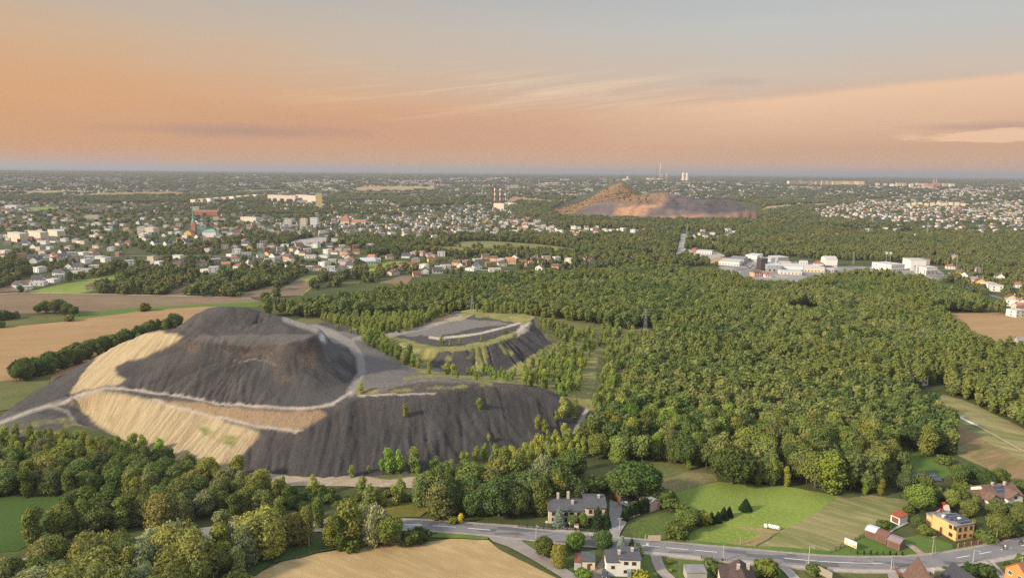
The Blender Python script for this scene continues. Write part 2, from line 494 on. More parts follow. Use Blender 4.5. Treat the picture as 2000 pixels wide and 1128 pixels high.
M_rough = ground_mat("rough_grass", (0.10, 0.125, 0.038), (0.16, 0.16, 0.06), (0.20, 0.175, 0.075), 0.06, 0.7)
M_reed = ground_mat("reed_patch", (0.22, 0.19, 0.085), (0.13, 0.14, 0.05), (0.30, 0.26, 0.13), 0.09, 0.9)
M_dry = ground_mat("dry_grass", (0.34, 0.25, 0.12), (0.25, 0.20, 0.085), (0.42, 0.32, 0.16), 0.1, 0.9)
M_maize = ground_mat("maize_crop", (0.060, 0.115, 0.024), (0.080, 0.140, 0.030), (0.095, 0.135, 0.035), 0.05, 1.3, ang=0.3, rows=1, rowscale=0.4, rowamt=0.45)
M_floor = ground_mat("forest_floor", (0.035, 0.042, 0.016), (0.05, 0.052, 0.02), (0.07, 0.062, 0.028), 0.05, 0.8)
M_heath = ground_mat("heath", (0.14, 0.155, 0.055), (0.17, 0.145, 0.085), (0.26, 0.24, 0.095), 0.05, 0.5)
M_olive = ground_mat("olive_field", (0.20, 0.21, 0.07), (0.24, 0.24, 0.085), (0.27, 0.25, 0.10), 0.01, 0.2, ang=.1, stretch=6)
M_gold = ground_mat("goldenrod", (0.16, 0.145, 0.03), (0.24, 0.20, 0.035), (0.10, 0.11, 0.03), 0.1, 0.8)
M_scrape = ground_mat("bare_soil_patch", (0.30, 0.20, 0.105), (0.20, 0.17, 0.07), (0.36, 0.25, 0.13), 0.05, 0.4, ang=-.5, stretch=5)
M_path = ground_mat("pale_dirt", (0.42, 0.33, 0.24), (0.32, 0.25, 0.17), (0.52, 0.43, 0.34), 0.08, 0.8)
M_spoilf = ground_mat("spoil_flat", (0.12, 0.105, 0.10), (0.17, 0.145, 0.135), (0.075, 0.066, 0.066), 0.06, 0.6)

FIELDS = [
 ("field", [(470, 1128), (500, 1120), (556, 1094), (600, 1084), (652, 1075), (716, 1065), (822, 1056), (880, 1051), (952, 1053), (975, 1072), (1010, 1090), (1055, 1112), (1104, 1136), (1130, 1200), (400, 1200)], M_stub),
 ("field", [(1307, 965), (1350, 952), (1402, 940), (1470, 945), (1554, 952), (1641, 969), (1600, 998), (1526, 1037), (1490, 1048), (1426, 1064), (1347, 1058), (1329, 1051), (1370, 1030), (1382, 1018), (1340, 1003), (1312, 985)], M_green),
 ("field", [(1654, 972), (1700, 966), (1775, 975), (1772, 990), (1742, 1015), (1690, 1040), (1628, 1076), (1600, 1082), (1500, 1074), (1475, 1070), (1526, 1037), (1600, 998), (1641, 969)], M_mown),
 ("dry_grass_strip", [(1347, 1058), (1420, 1062), (1452, 1056), (1487, 1040), (1440, 1030), (1440, 1026), (1530, 1034), (1510, 1044), (1470, 1068), (1430, 1068), (1350, 1062)], M_dry),
 ("lawn", [(1228, 1030), (1236, 1016), (1300, 1000), (1340, 1003), (1380, 1018), (1330, 1051), (1240, 1053)], M_lawn),
 ("lawn", [(1290, 1085), (1370, 1090), (1385, 1105), (1400, 1128), (1400, 1180), (1320, 1180), (1300, 1110)], M_lawn),
 ("lawn", [(1250, 1078), (1274, 1080), (1285, 1128), (1280, 1180), (1245, 1180), (1245, 1128)], M_lawn),
 ("lawn", [(1008, 1054), (1060, 1057), (1150, 1068), (1185, 1074), (1182, 1096), (1160, 1096), (1130, 1115), (1100, 1108), (1060, 1085), (1010, 1062)], M_lawn),
 ("lawn", [(1628, 1076), (1690, 1040), (1700, 1045), (1745, 1070), (1760, 1050), (1800, 1040), (1860, 1062), (1862, 1073), (1800, 1085), (1700, 1088), (1640, 1085)], M_green2),
 ("lawn", [(1535, 1105), (1580, 1103), (1740, 1112), (1740, 1200), (1560, 1200)], M_rough),
 ("lawn", [(1880, 1110), (1940, 1095), (2010, 1082), (2010, 1200), (1900, 1200)], M_lawn),
 ("meadow", [(1130, 925), (1200, 905), (1310, 900), (1400, 915), (1402, 940), (1350, 952), (1307, 965), (1290, 970), (1250, 985), (1200, 975), (1150, 960)], M_rough),
 ("reed_bed", [(1282, 962), (1300, 935), (1340, 922), (1392, 925), (1402, 938), (1350, 952), (1307, 966)], M_reed),
 ("meadow", [(1735, 882), (1790, 880), (1830, 890), (1862, 925), (1840, 935), (1785, 928), (1760, 905)], M_green2),
 ("field", [(1822, 783), (1842, 770), (1880, 780), (1925, 800), (2010, 842), (2060, 870), (2060, 990), (1985, 955), (1930, 915), (1872, 890), (1852, 850)], M_mown),
 ("bare_soil_patch", [(1862, 835), (1880, 832), (1930, 865), (2030, 915), (2060, 950), (2060, 985), (1985, 950), (1925, 912), (1885, 885)], M_scrape),
 ("field", [(1830, 612), (1960, 610), (2060, 632), (2060, 668), (1985, 668), (1975, 692), (1925, 690), (1880, 662), (1845, 640)], M_tan),
 ("maize_field", [(-60, 975), (110, 966), (210, 966), (205, 990), (150, 1020), (60, 1060), (36, 1076), (-60, 1080)], M_maize),
 ("field", [(-60, 642), (0, 640), (130, 627), (270, 608), (395, 599), (460, 600), (420, 640), (300, 690), (100, 745), (20, 760), (-60, 780)], M_tan),
 ("meadow", [(-60, 642), (-60, 624), (0, 624), (120, 612), (135, 625), (0, 640)], M_rough),
 ("grass_strip", [(140, 612), (270, 600), (490, 590), (520, 592), (500, 600), (395, 599), (270, 608), (130, 627)], M_green2),
 ("field", [(-60, 571), (55, 572), (150, 574), (320, 578), (490, 582), (515, 590), (490, 590), (270, 600), (140, 612), (-60, 612)], M_plough),
 ("field", [(52, 571), (100, 560), (235, 533), (262, 532), (240, 545), (215, 562), (150, 574)], M_green),
 ("field", [(318, 577), (372, 555), (430, 537), (444, 539), (352, 579)], M_plough),
 ("field", [(455, 580), (540, 556), (560, 545), (520, 580)], M_plough),
 ("field", [(519, 581), (545, 567), (582, 545), (605, 548), (615, 553), (588, 577)], M_plough),
 ("field", [(582, 545), (600, 538), (635, 538), (625, 552), (590, 578), (588, 577), (615, 553)], M_green),
 ("field", [(704, 532), (712, 518), (755, 511), (792, 510), (785, 520), (725, 535)], M_green),
 ("field", [(738, 553), (785, 538), (808, 538), (795, 556)], M_plough),
 ("field", [(660, 560), (680, 545), (705, 548), (700, 560)], M_rough),
 ("field", [(890, 482), (900, 472), (960, 471), (1050, 477), (1150, 489), (1130, 496), (1040, 492), (990, 488)], M_olive),
 ("field", [(800, 482), (885, 482), (985, 490), (960, 498), (880, 492), (805, 488)], M_olive),
 ("field", [(-20, 571), (40, 548), (100, 538), (60, 560), (50, 571)], M_plough),
 ("field", [(0, 545), (0, 535), (30, 532), (20, 545)], M_green),
 ("field", [(290, 512), (300, 506), (340, 505), (335, 512)], M_green),
 ("field", [(968, 412), (1000, 384), (1078, 391), (1080, 396), (1010, 394)], M_tan),
 ("field", [(1485, 412), (1498, 403), (1560, 399), (1615, 397), (1620, 402), (1560, 404), (1500, 412)], M_stub),
 ("field", [(1570, 403), (1580, 399), (1618, 398), (1612, 405)], M_olive),
 ("field", [(684, 372), (700, 365), (780, 363), (850, 365), (850, 371), (760, 373)], M_stub),
 ("field", [(100, 383), (200, 377), (330, 375), (400, 378), (300, 382), (180, 385)], M_tan),
 ("field", [(20, 376), (60, 373), (150, 372), (130, 376), (60, 378)], M_stub),
 ("field", [(420, 374), (520, 370), (600, 372), (520, 376)], M_olive),
 ("field", [(50, 411), (60, 405), (105, 404), (110, 409)], M_green),
 ("field", [(1360, 512), (1400, 503), (1450, 502), (1430, 507), (1385, 515)], M_stub),
 ("field", [(1225, 463), (1228, 456), (1246, 456), (1245, 464)], M_green2),
 ("field", [(1740, 428), (1760, 426), (1760, 430), (1742, 432)], M_stub),
 ("meadow", [(1825, 550), (1828, 540), (1845, 541), (1840, 550)], M_green2),
 ("meadow", [(1910, 550), (1912, 540), (1950, 542), (1955, 552)], M_green2),
 ("meadow", [(1955, 535), (1960, 528), (1990, 530), (2000, 538)], M_olive),
 ("heath", [(540, 650), (560, 630), (600, 620), (700, 618), (800, 613), (900, 608), (1000, 606), (1100, 615), (1260, 640), (1300, 655), (1300, 700), (1250, 800), (1190, 870), (1150, 890), (1100, 880), (900, 880), (620, 700)], M_heath),
 ("goldenrod_patch", [(-20, 895), (0, 878), (40, 876), (80, 880), (70, 896)], M_gold),
 ("goldenrod_patch", [(730, 1000), (745, 985), (800, 980), (830, 972), (850, 985), (820, 1010), (770, 1012)], M_gold),
 ("meadow", [(-60, 770), (0, 745), (100, 735), (95, 750), (40, 785), (20, 800), (-60, 810)], M_rough),
 ("sandy_ground", [(480, 945), (490, 922), (560, 926), (650, 930), (760, 925), (860, 920), (900, 915), (990, 890), (1010, 905), (960, 920), (880, 935), (820, 955), (700, 952), (620, 950), (560, 950)], M_path),
 ("grass_strip", [(700, 930), (760, 920), (900, 905), (985, 893), (940, 925), (880, 922), (820, 930), (760, 938)], M_rough),
 ("grass_strip", [(835, 1050), (860, 1040), (955, 1048), (952, 1054), (880, 1051)], M_green2),
 ("verge", [(1245, 1058), (1329, 1052), (1420, 1062), (1500, 1068), (1620, 1077), (1700, 1084), (1800, 1082), (1900, 1065), (2010, 1048), (2010, 1056), (1925, 1071), (1800, 1090), (1700, 1090), (1580, 1084), (1412, 1073), (1242, 1061)], M_green2),
 ("reed_bed", [(530, 1100), (500, 1124), (470, 1128), (450, 1110), (490, 1085), (590, 1065), (690, 1062), (650, 1074)], ground_mat("reeds_green", (0.05, 0.085, 0.025), (0.07, 0.11, 0.03), (0.10, 0.13, 0.05), 0.1, 1.0)),
 ("dirt_yard", [(1150, 1128), (1170, 1100), (1184, 1080), (1198, 1083), (1190, 1102), (1192, 1128), (1190, 1180), (1130, 1180)], mat("red_paving", (0.24, 0.185, 0.15), var=.2, scale=.8)),
 ("courtyard", [(1190, 1000), (1191, 976), (1204, 982), (1216, 988), (1213, 1013), (1224, 1021), (1212, 1040), (1207, 1059), (1190, 1055)], mat("grey_paving", (0.26, 0.245, 0.24), var=.15, scale=.5)),
 ("courtyard", [(1222, 980), (1240, 970), (1262, 972), (1262, 985), (1240, 984)], M_path),
 ("paved_apron", [(1198, 1060), (1186, 1082), (1200, 1084), (1206, 1062)], mat("apron_paving", (0.26, 0.235, 0.22), var=.15, scale=.5)),
]
zi = 0
for (nm, px_, mm) in FIELDS:
    zi += 1
    sheet(nm, px_, mm, z=0.02 + 0.006 * zi, jit=0.9 if nm not in ('courtyard', 'dirt_yard', 'paved_apron') else 0.0)

# ---- roads
def road_mat(name, base_, worn, patch):
    m = bpy.data.materials.new(name); m.use_nodes = True
    t = NT(m.node_tree); b = t.n['Principled BSDF']; b.inputs['Roughness'].default_value = 0.8
    p = t.pos()
    c = t.mix(t.rng(t.noise(p, 0.15, 4, .6), .35, .65), base_, worn)
    c = t.mix(t.rng(t.noise(p, 1.6, 4, .7), .4, .7, 0, .5), c, tuple(x * .7 for x in base_))
    vo = t.node('ShaderNodeTexVoronoi', feature='F1', distance='CHEBYCHEV'); t.put(vo.inputs['Vector'], t.vmul(t.rotz(p, .13), (0.25, 1.0, 0))); vo.inputs['Scale'].default_value = 0.45
    s_ = t.node('ShaderNodeSeparateColor'); t.put(s_.inputs[0], vo.outputs['Color'])
    c = t.mix(t.rng(s_.outputs[0], .80, .81, 0, .7), c, patch)
    t.put(b.inputs['Base Color'], c)
    return m
M_asph = road_mat("asphalt", (0.175, 0.17, 0.175), (0.215, 0.205, 0.205), (0.075, 0.073, 0.08))
M_pave = mat("pavement_concrete", (0.36, 0.32, 0.285), var=.12, scale=.6)
M_gravel = mat("shoulder_gravel", (0.30, 0.255, 0.225), var=.15, scale=.8)
M_white = mat("road_paint", (0.78, 0.77, 0.74), var=.1, scale=2)
M_kerb = mat("kerb_stone", (0.42, 0.40, 0.37))
CL = [(-120, 1136), (40, 1105), (140, 1083), (250, 1064), (450, 1036.5), (620, 1027), (782, 1025), (880, 1030), (960, 1036.5), (1058, 1047), (1153, 1057), (1246, 1065), (1321, 1072.5), (1436, 1082.5), (1532, 1091.5), (1620, 1098.5), (1700, 1101), (1781, 1099.5), (1846, 1093.5), (1912, 1083), (1960, 1073.5), (2040, 1058), (2140, 1040)]
ro, RC = ribbon("road", [(x, y, 6.4) for x, y in CL], M_asph, z=0.40)
ribbon("road_shoulder", [(x, y, 8.6) for x, y in CL], M_gravel, z=0.385)
def offset(R, off, w, i0=0, i1=None):
    R = R[i0:i1]; L = []
    for i in range(0, len(R), 2):
        d = R[min(i + 1, len(R) - 1)][:2] - R[max(i - 1, 0)][:2]; d = d / np.hypot(*d); nn = np.array([-d[1], d[0]])
        q = R[i][:2] + nn * off; L.append((q[0], q[1], w))
    return L
def idx_at(px_):
    pr = proj(np.c_[RC[:, :2], np.zeros(len(RC))]); return int(np.argmin(abs(pr[:, 0] - px_)))
# raised pavement with kerb on the near side (a real step)
def kerbed(name, a, b, off, w, mt):
    L = offset(RC, off, w, idx_at(a), idx_at(b)); V_, F_ = [], []
    for i, q in enumerate(L):
        d = np.array(L[min(i + 1, len(L) - 1)][:2]) - np.array(L[max(i - 1, 0)][:2]); d /= np.hypot(*d); nn = np.array([-d[1], d[0]])
        for s_, zz in ((-w / 2, 0.0), (-w / 2, .50), (w / 2, .50), (w / 2, 0.0)):
            r = np.array(q[:2]) + nn * s_; V_.append((r[0], r[1], zz))
        if i:
            k = 4 * i
            for e in range(3): F_.append((k - 4 + e, k + e, k + e + 1, k - 3 + e))
    return tag(mesh_obj(name, V_, F_, mt), kind='structure')
kerbed("pavement", 1225, 1880, -4.7, 1.6, M_pave)
kerbed("pavement", 1885, 2120, -4.7, 1.6, M_pave)
kerbed("pavement", 1080, 1190, 5.6, 2.6, M_pave)
sheet("gravel_verge", [(880, 1022), (960, 1023), (1060, 1030), (1170, 1040), (1186, 1044), (1190, 1058), (1153, 1054), (1058, 1043), (960, 1031), (880, 1026)], M_gravel, z=0.34, jit=.3)
# centre line: solid + dashes
def dashes(a, b, on, off, o=0.0, w=.22):
    i0, i1 = idx_at(a), idx_at(b); R = RC[i0:i1]
    s_ = np.r_[0, np.cumsum(np.hypot(*np.diff(R[:, :2], axis=0).T))]; V_, F_ = [], []; x = 0
    while x + on < s_[-1]:
        seg = []
        for q in np.linspace(x, x + on, max(2, int(on / 3))):
            c_ = np.array([np.interp(q, s_, R[:, 0]), np.interp(q, s_, R[:, 1])]); c2 = np.array([np.interp(q + .5, s_, R[:, 0]), np.interp(q + .5, s_, R[:, 1])])
            d = c2 - c_; d = d / max(np.hypot(*d), 1e-6); nn = np.array([-d[1], d[0]]); seg.append((c_ + nn * (o - w / 2), c_ + nn * (o + w / 2)))
        for (p1, p2), (p3, p4) in zip(seg[:-1], seg[1:]):
            k = len(V_); V_ += [(*p1, .41), (*p3, .41), (*p4, .41), (*p2, .41)]; F_.append((k, k + 1, k + 2, k + 3))
        x += on + off
    tag(mesh_obj("road_marking", V_, F_, M_white), kind='structure')
dashes(-100, 1000, 8, 4); dashes(1010, 1165, 28, 1); dashes(1245, 1430, 7, 2); dashes(1435, 1530, 26, .6); dashes(1535, 1860, 30, .5); dashes(1865, 2100, 5, 4)
# side road, driveways, paths
ribbon("side_road", [(975, 1041, 9), (985, 1050, 9), (1005, 1062, 6), (1040, 1083, 4.6), (1085, 1110, 4.4), (1120, 1132, 4.4), (1190, 1180, 4.4)], mat("old_asphalt", (0.25, 0.22, 0.20), var=.12, scale=.4), z=0.372)
ribbon("driveway", [(1279, 1078, 3.4), (1283, 1095, 3.4), (1292, 1115, 3.6), (1312, 1135, 3.6), (1340, 1170, 3.6)], mat("driveway_gravel", (0.30, 0.26, 0.225), var=.12, scale=.5), z=0.372)
ribbon("driveway", [(1518, 1095, 3.5), (1535, 1112, 3.2), (1552, 1130, 3.2), (1580, 1170, 3)], M_pave, z=0.373)
ribbon("driveway", [(1738, 1103, 3.2), (1745, 1128, 3.0), (1760, 1170, 3)], M_gravel, z=0.373)
ribbon("driveway", [(1924, 1090, 2.6), (1940, 1106, 2.6), (1962, 1130, 2.6), (1990, 1160, 3)], M_pave, z=0.373)
ribbon("driveway", [(1806, 1087, 3.0), (1790, 1075, 2.6), (1775, 1064, 2.6)], M_path, z=0.373)
ribbon("driveway", [(1935, 1068, 4), (1928, 1060, 4)], M_path, z=0.373)
ribbon("path", [(1820, 785, 2.0), (1850, 803, 2.2), (1902, 829, 2.4), (1904, 829, 2.4)], mat("concrete_path", (0.62, 0.60, 0.56)), z=0.375)
ribbon("path", [(1903, 829, 1.6), (1950, 855, 1.4), (2010, 888, 1.4), (2060, 915, 1.4)], M_path, z=0.374, jit=.3)
ribbon("path", [(820, 950, 3), (880, 935, 2.6), (930, 922, 2.2), (965, 911, 1.8), (985, 905, 1.4)], M_path, z=0.376, jit=.3)
ribbon("path", [(905, 925, 1.6), (898, 918, 1.6), (893, 912, 1.2)], M_path, z=0.377)
ribbon("path", [(1728, 1045, .9), (1748, 1033, .9), (1768, 1023, .9), (1772, 1021, .9)], M_pave, z=0.375)
ribbon("road", [(1215, 502, 9), (1290, 502, 9), (1325, 496, 10), (1334, 480, 14), (1336, 470, 15), (1336, 457, 17)], M_pave, z=0.9)
ribbon("road", [(1320, 505, 7), (1500, 530, 6), (1660, 528, 6), (1850, 528, 6), (1868, 545, 7), (1885, 560, 7), (1930, 575, 6), (2010, 600, 6)], M_asph, z=0.45)
ribbon("road", [(1440, 538, 8), (1470, 525, 8), (1492, 515, 8)], M_asph, z=0.47)
ribbon("road", [(0, 575, 4), (60, 573, 4), (200, 575, 4), (490, 582, 4)], M_path, z=0.42)
ribbon("road", [(540, 512, 6), (600, 519, 6), (700, 528, 6), (820, 525, 6), (950, 528, 6), (1000, 530, 6)], M_pave, z=0.5)
ribbon("road", [(0, 512, 6), (150, 505, 6), (300, 500, 6), (480, 503, 6), (620, 508, 6), (760, 500, 6)], M_asph, z=0.5)
ribbon("farm_track", [(355, 580, 2.5), (400, 562, 2.5), (452, 545, 2.5)], M_path, z=0.43)
sheet("industrial_yard", [(1400, 530), (1410, 512), (1480, 505), (1560, 512), (1660, 520), (1830, 525), (1850, 538), (1830, 548), (1680, 545), (1560, 552), (1480, 548)], mat("yard_concrete", (0.24, 0.225, 0.21), var=.35, scale=.03), z=0.4, jit=0)
sheet("industrial_yard", [(1335, 497), (1345, 488), (1400, 493), (1420, 500), (1380, 508), (1340, 504)], M_pave, z=0.41, jit=0)
sheet("cemetery_ground", [(560, 478), (575, 470), (620, 463), (660, 466), (665, 475), (600, 480)], mat("gravestone_mix", (0.34, 0.31, 0.30), var=.6, scale=.25), z=0.5, jit=0)

# ================================================================== SPOIL HEAPS
def relief(lines, foot, cell, outside=-0.6):
    """harmonic height field through break lines. lines: list of arrays (n,3); foot: closed world polygon at height 0"""
    foot = np.asarray(foot, float)
    lo = foot.min(0)[:2] - 3 * cell; hi = foot.max(0)[:2] + 3 * cell
    Zp = None
    for lev in (8, 4, 2, 1):
        c = cell * lev
        xs = np.arange(lo[0], hi[0] + c, c); ys = np.arange(lo[1], hi[1] + c, c)
        XX, YY = np.meshgrid(xs, ys); pts = np.c_[XX.ravel(), YY.ravel()]
        ins = inpoly(pts, foot).reshape(XX.shape)
        S = np.zeros(XX.shape); N = np.zeros(XX.shape)
        for L in lines + [np.c_[np.vstack([foot[:, :2], foot[:1, :2]]), np.zeros(len(foot) + 1)]]:
            for a, b in zip(L[:-1], L[1:]):
                k = max(2, int(np.hypot(*(b - a)[:2]) / c * 2.5)); q = a + (b - a) * np.linspace(0, 1, k)[:, None]
                i = np.round((q[:, 0] - lo[0]) / c).astype(int); j = np.round((q[:, 1] - lo[1]) / c).astype(int)
                ok = (i >= 0) & (j >= 0) & (i < len(xs)) & (j < len(ys))
                np.add.at(S, (j[ok], i[ok]), q[ok, 2]); np.add.at(N, (j[ok], i[ok]), 1)
        fixed = (N > 0); val = np.where(fixed, S / np.maximum(N, 1), 0)
        fixed |= ~ins; val = np.where(ins | (N > 0), val, 0.0)
        if Zp is None: Zc = val.copy()
        else:
            jx = np.clip((np.arange(len(xs)) * c / pc), 0, Zp.shape[1] - 1.001); jy = np.clip((np.arange(len(ys)) * c / pc), 0, Zp.shape[0] - 1.001)
            i0 = jx.astype(int); j0 = jy.astype(int); fx = jx - i0; fy = (jy - j0)[:, None]
            Zc = (Zp[j0][:, i0] * (1 - fx) + Zp[j0][:, i0 + 1] * fx) * (1 - fy) + (Zp[j0 + 1][:, i0] * (1 - fx) + Zp[j0 + 1][:, i0 + 1] * fx) * fy
        Zc = np.where(fixed, val, Zc)
        for it in range({8: 900, 4: 400, 2: 250, 1: 160}[lev]):
            A = Zc.copy(); A[1:-1, 1:-1] = .25 * (Zc[2:, 1:-1] + Zc[:-2, 1:-1] + Zc[1:-1, 2:] + Zc[1:-1, :-2])
            Zc = np.where(fixed, val, A)
        Zp = Zc; pc = c
    for it in range(3):
        A = Zc.copy(); A[1:-1, 1:-1] = .25 * (Zc[2:, 1:-1] + Zc[:-2, 1:-1] + Zc[1:-1, 2:] + Zc[1:-1, :-2]); Zc = .5 * Zc + .5 * A
    return xs, ys, Zc, ins
def flow(Zc):
    H, W = Zc.shape; z = Zc.ravel(); acc = np.ones(H * W)
    pad = np.pad(Zc, 1, constant_values=1e9); best = np.zeros((H, W)); arg = np.full((H, W), -1)
    for k, (dy, dx) in enumerate(((-1, 0), (1, 0), (0, -1), (0, 1), (-1, -1), (-1, 1), (1, -1), (1, 1))):
        d = (Zc - pad[1 + dy:1 + dy + H, 1 + dx:1 + dx + W]) / math.hypot(dx, dy)
        u = d > best; best = np.where(u, d, best); arg = np.where(u, (np.arange(H)[:, None] + dy) * W + np.arange(W) + dx, arg)
    arg = arg.ravel().tolist(); order = np.argsort(-z).tolist(); ac = acc.tolist()
    for i in order:
        j = arg[i]
        if j >= 0: ac[j] += ac[i]
    return np.array(ac).reshape(H, W), best
def blur(A, n=1):
    for _ in range(n):
        B = A.copy(); B[1:-1, 1:-1] = (A[1:-1, 1:-1] * 4 + 2 * (A[2:, 1:-1] + A[:-2, 1:-1] + A[1:-1, 2:] + A[1:-1, :-2]) + A[2:, 2:] + A[:-2, :-2] + A[2:, :-2] + A[:-2, 2:]) / 16; A = B
    return A
def grid_obj(name, xs, ys, Zc, keep, mt, attrs):
    H, W = Zc.shape
    idx = -np.ones((H, W), int)
    q = keep[:-1, :-1] & keep[1:, :-1] & keep[:-1, 1:] & keep[1:, 1:]
    use = np.zeros((H, W), bool)
    for a in (0, 1):
        for b_ in (0, 1): use[a:H - 1 + a, b_:W - 1 + b_] |= q
    idx[use] = np.arange(use.sum())
    XX, YY = np.meshgrid(xs, ys)
    V_ = np.c_[XX[use], YY[use], Zc[use]]
    j, i = np.nonzero(q)
    Fq_ = np.stack([idx[j, i], idx[j, i + 1], idx[j + 1, i + 1], idx[j + 1, i]], 1)
    me = np_mesh(name, V_, Fq_, mt, smooth=True)
    for k, A in attrs.items():
        at = me.attributes.new(k, 'FLOAT', 'POINT'); at.data.foreach_set('value', A[use].astype(np.float32))
    o = bpy.data.objects.new(name, me); COL.objects.link(o); return o
def PZ(*pts): return np.array([P(x, y, z) for x, y, z in pts])
def PD(*pts): return np.array([Pd(x, y, d) for x, y, d in pts])

foot_px = [(-60, 868), (-60, 812), (0, 812), (27, 789), (80, 755), (117, 733), (213, 710), (311, 697), (420, 690), (500, 672), (560, 650), (600, 634), (640, 628), (720, 622), (800, 618), (850, 622), (950, 618), (1060, 625), (1130, 640), (1170, 660), (1190, 690), (1200, 740), (1215, 790), (1203, 802), (1182, 835), (1162, 852), (1150, 856), (1110, 868), (1000, 890), (900, 906), (800, 930), (620, 938), (560, 932), (484, 924), (470, 917), (440, 925), (330, 895), (250, 862), (200, 842), (150, 830), (100, 848), (0, 858)]
foot = np.array([P(x, y, 0)[:2] for x, y in foot_px])
LN = [
 PZ((-60, 834, 2), (0, 825, 2.5), (60, 800, 5), (100, 787, 6.5), (130, 775, 9), (160, 765, 12), (205, 756, 15)),           # ramp track
 PZ((-60, 845, 1.5), (0, 836, 2), (60, 820, 3), (110, 812, 3.5), (140, 820, 2)),
 PZ((205, 756, 15), (260, 760, 15.5), (330, 769, 15.5), (450, 789, 16), (520, 795, 17.5), (600, 797, 18.6), (650, 787, 19.5), (690, 760, 20.5), (707, 725, 20.5), (703, 695, 18.5), (685, 670, 15), (650, 652, 11), (610, 640, 7.5), (575, 628, 4)),
 PZ((136, 786, 5), (160, 772, 10), (186, 759, 14), (240, 766, 14.4), (319, 784, 13.6), (400, 802, 12.6), (450, 824, 11.5), (500, 832, 12), (570, 838, 13), (620, 828, 14.8), (660, 802, 18), (690, 781, 20.6), (700, 771, 22)),
 PZ((319, 779, 14.4), (400, 792, 14.4), (480, 803, 15), (560, 807, 16.5), (620, 804, 17.5)),
 PZ((136, 786, 4.5), (170, 807, 2.5), (197, 828, 1.5), (247, 856, .6)),
 PZ((700, 771, 22), (760, 769, 22), (850, 767, 22), (900, 760, 22), (960, 754, 21), (1000, 750, 20), (1060, 762, 16), (1100, 785, 11), (1120, 800, 8), (1150, 803, 6.5), (1175, 793, 7), (1195, 787, 5)),
 PZ((720, 757, 23), (780, 745, 24), (830, 737, 25.5), (870, 738, 25.5), (920, 745, 23.5), (960, 752, 21.5)),
 PZ((760, 725, 20), (800, 712, 16), (830, 706, 12), (850, 722, 10), (900, 729, 8), (950, 729, 8), (1000, 718, 8), (1060, 697, 8), (1100, 681, 7.5), (1125, 655, 5)),
 PZ((1000, 742, 12), (1060, 742, 11), (1110, 755, 9)),
 PZ((1170, 690, 5), (1165, 740, 5.5), (1150, 790, 6.5), (1118, 845, 2)),
 PZ((700, 672, 15.5), (730, 700, 18), (740, 730, 20)),
 # cone A
 PZ((311, 643, 36), (330, 650, 37), (355, 655, 38), (400, 665, 37.5), (450, 672, 36.5), (480, 673, 36.5), (520, 673, 37), (560, 670, 38.8), (600, 660, 40), (622, 650, 41), (628, 641, 41), (600, 632, 42), (560, 620, 44), (515, 608, 47)),
 PZ((311, 643, 36), (280, 652, 32), (240, 668, 25), (200, 690, 18), (160, 712, 11.5), (117, 735, 3.5)),
 PZ((345, 648, 38.8), (400, 656, 39), (450, 656, 39.5), (480, 645, 40.5), (515, 627, 42.8)),
 PZ((345, 645, 39), (358, 630, 41.5), (380, 612, 46), (400, 602, 48.5), (420, 598, 49.6), (440, 597, 50), (460, 597.5, 49.8), (480, 600, 49), (500, 605, 47.5), (515, 608, 46.5)),
 PZ((470, 638, 42.6), (485, 633, 43.4), (510, 630, 44), (545, 633, 43.4), (562, 640, 42.4)),
 PZ((430, 658, 39.2), (500, 662, 38.8), (560, 658, 39.8), (590, 645, 41)),
 # cone B
 PZ((775, 668, 17), (800, 677, 17.5), (860, 684, 18), (900, 683, 18), (960, 671, 18.5), (1000, 656, 19), (1030, 636, 20), (1046, 618, 19.6), (1000, 606, 18.5), (920, 603, 19), (870, 612, 19), (830, 625, 18), (800, 640, 15), (775, 668, 17)),
 PZ((868, 660, 17.2), (900, 656, 17.6), (940, 650, 18.2), (980, 640, 18.8), (1020, 629, 19.8)),
 PZ((870, 652, 15.4), (930, 640, 16), (990, 629, 17)),
 PZ((690, 662, 12), (750, 655, 13.5), (800, 648, 15)),
 PZ((770, 692, 13.5), (760, 672, 14)),
]
xs, ys, Z, ins = relief(LN, foot, 0.75)
XX, YY = np.meshgrid(xs, ys)
gyy, gxx = np.gradient(Z, 0.75); slope = np.hypot(gxx, gyy)
Zn = Z + (fnoise(XX, YY, 14, 2) - .5) * 1.1 * np.clip(slope * 2, .2, 1) + (fnoise(XX, YY, 4, 5, 3) - .5) * .9 * np.clip(slope * 2.5, .3, 1)
ac, _ = flow(blur(Zn, 1))
rill = blur(np.clip(np.log(ac) - 1.6, 0, 4.5), 0)*.5+blur(np.clip(np.log(ac) - 1.6, 0, 4.5), 1)*.5
steep = np.clip((slope - .22) / .25, 0, 1)
carve = rill * steep
sandz = blur(np.clip(inpoly(proj(np.c_[XX.ravel(), YY.ravel(), Z.ravel()]), [(130, 790), (200, 690), (311, 646), (357, 656), (225, 715), (250, 755), (450, 788), (640, 795), (600, 835), (507, 850), (440, 940), (240, 870)]).reshape(Z.shape).astype(float), 0, 1), 3)
_pp = proj(np.c_[XX.ravel(), YY.ravel(), Z.ravel()])
zoneB = blur(inpoly(_pp, [(760, 670), (860, 683), (960, 669), (1035, 634), (1060, 640), (1130, 660), (1060, 705), (1000, 725), (840, 735), (780, 712)]).reshape(Z.shape).astype(float), 2)
zoneC = blur(inpoly(_pp, [(470, 850), (560, 840), (640, 800), (700, 772), (850, 770), (960, 755), (1120, 800), (1180, 850), (1000, 900), (620, 945), (460, 925)]).reshape(Z.shape).astype(float), 2)
cA = P(470, 640, 46); cB = P(920, 645, 18)
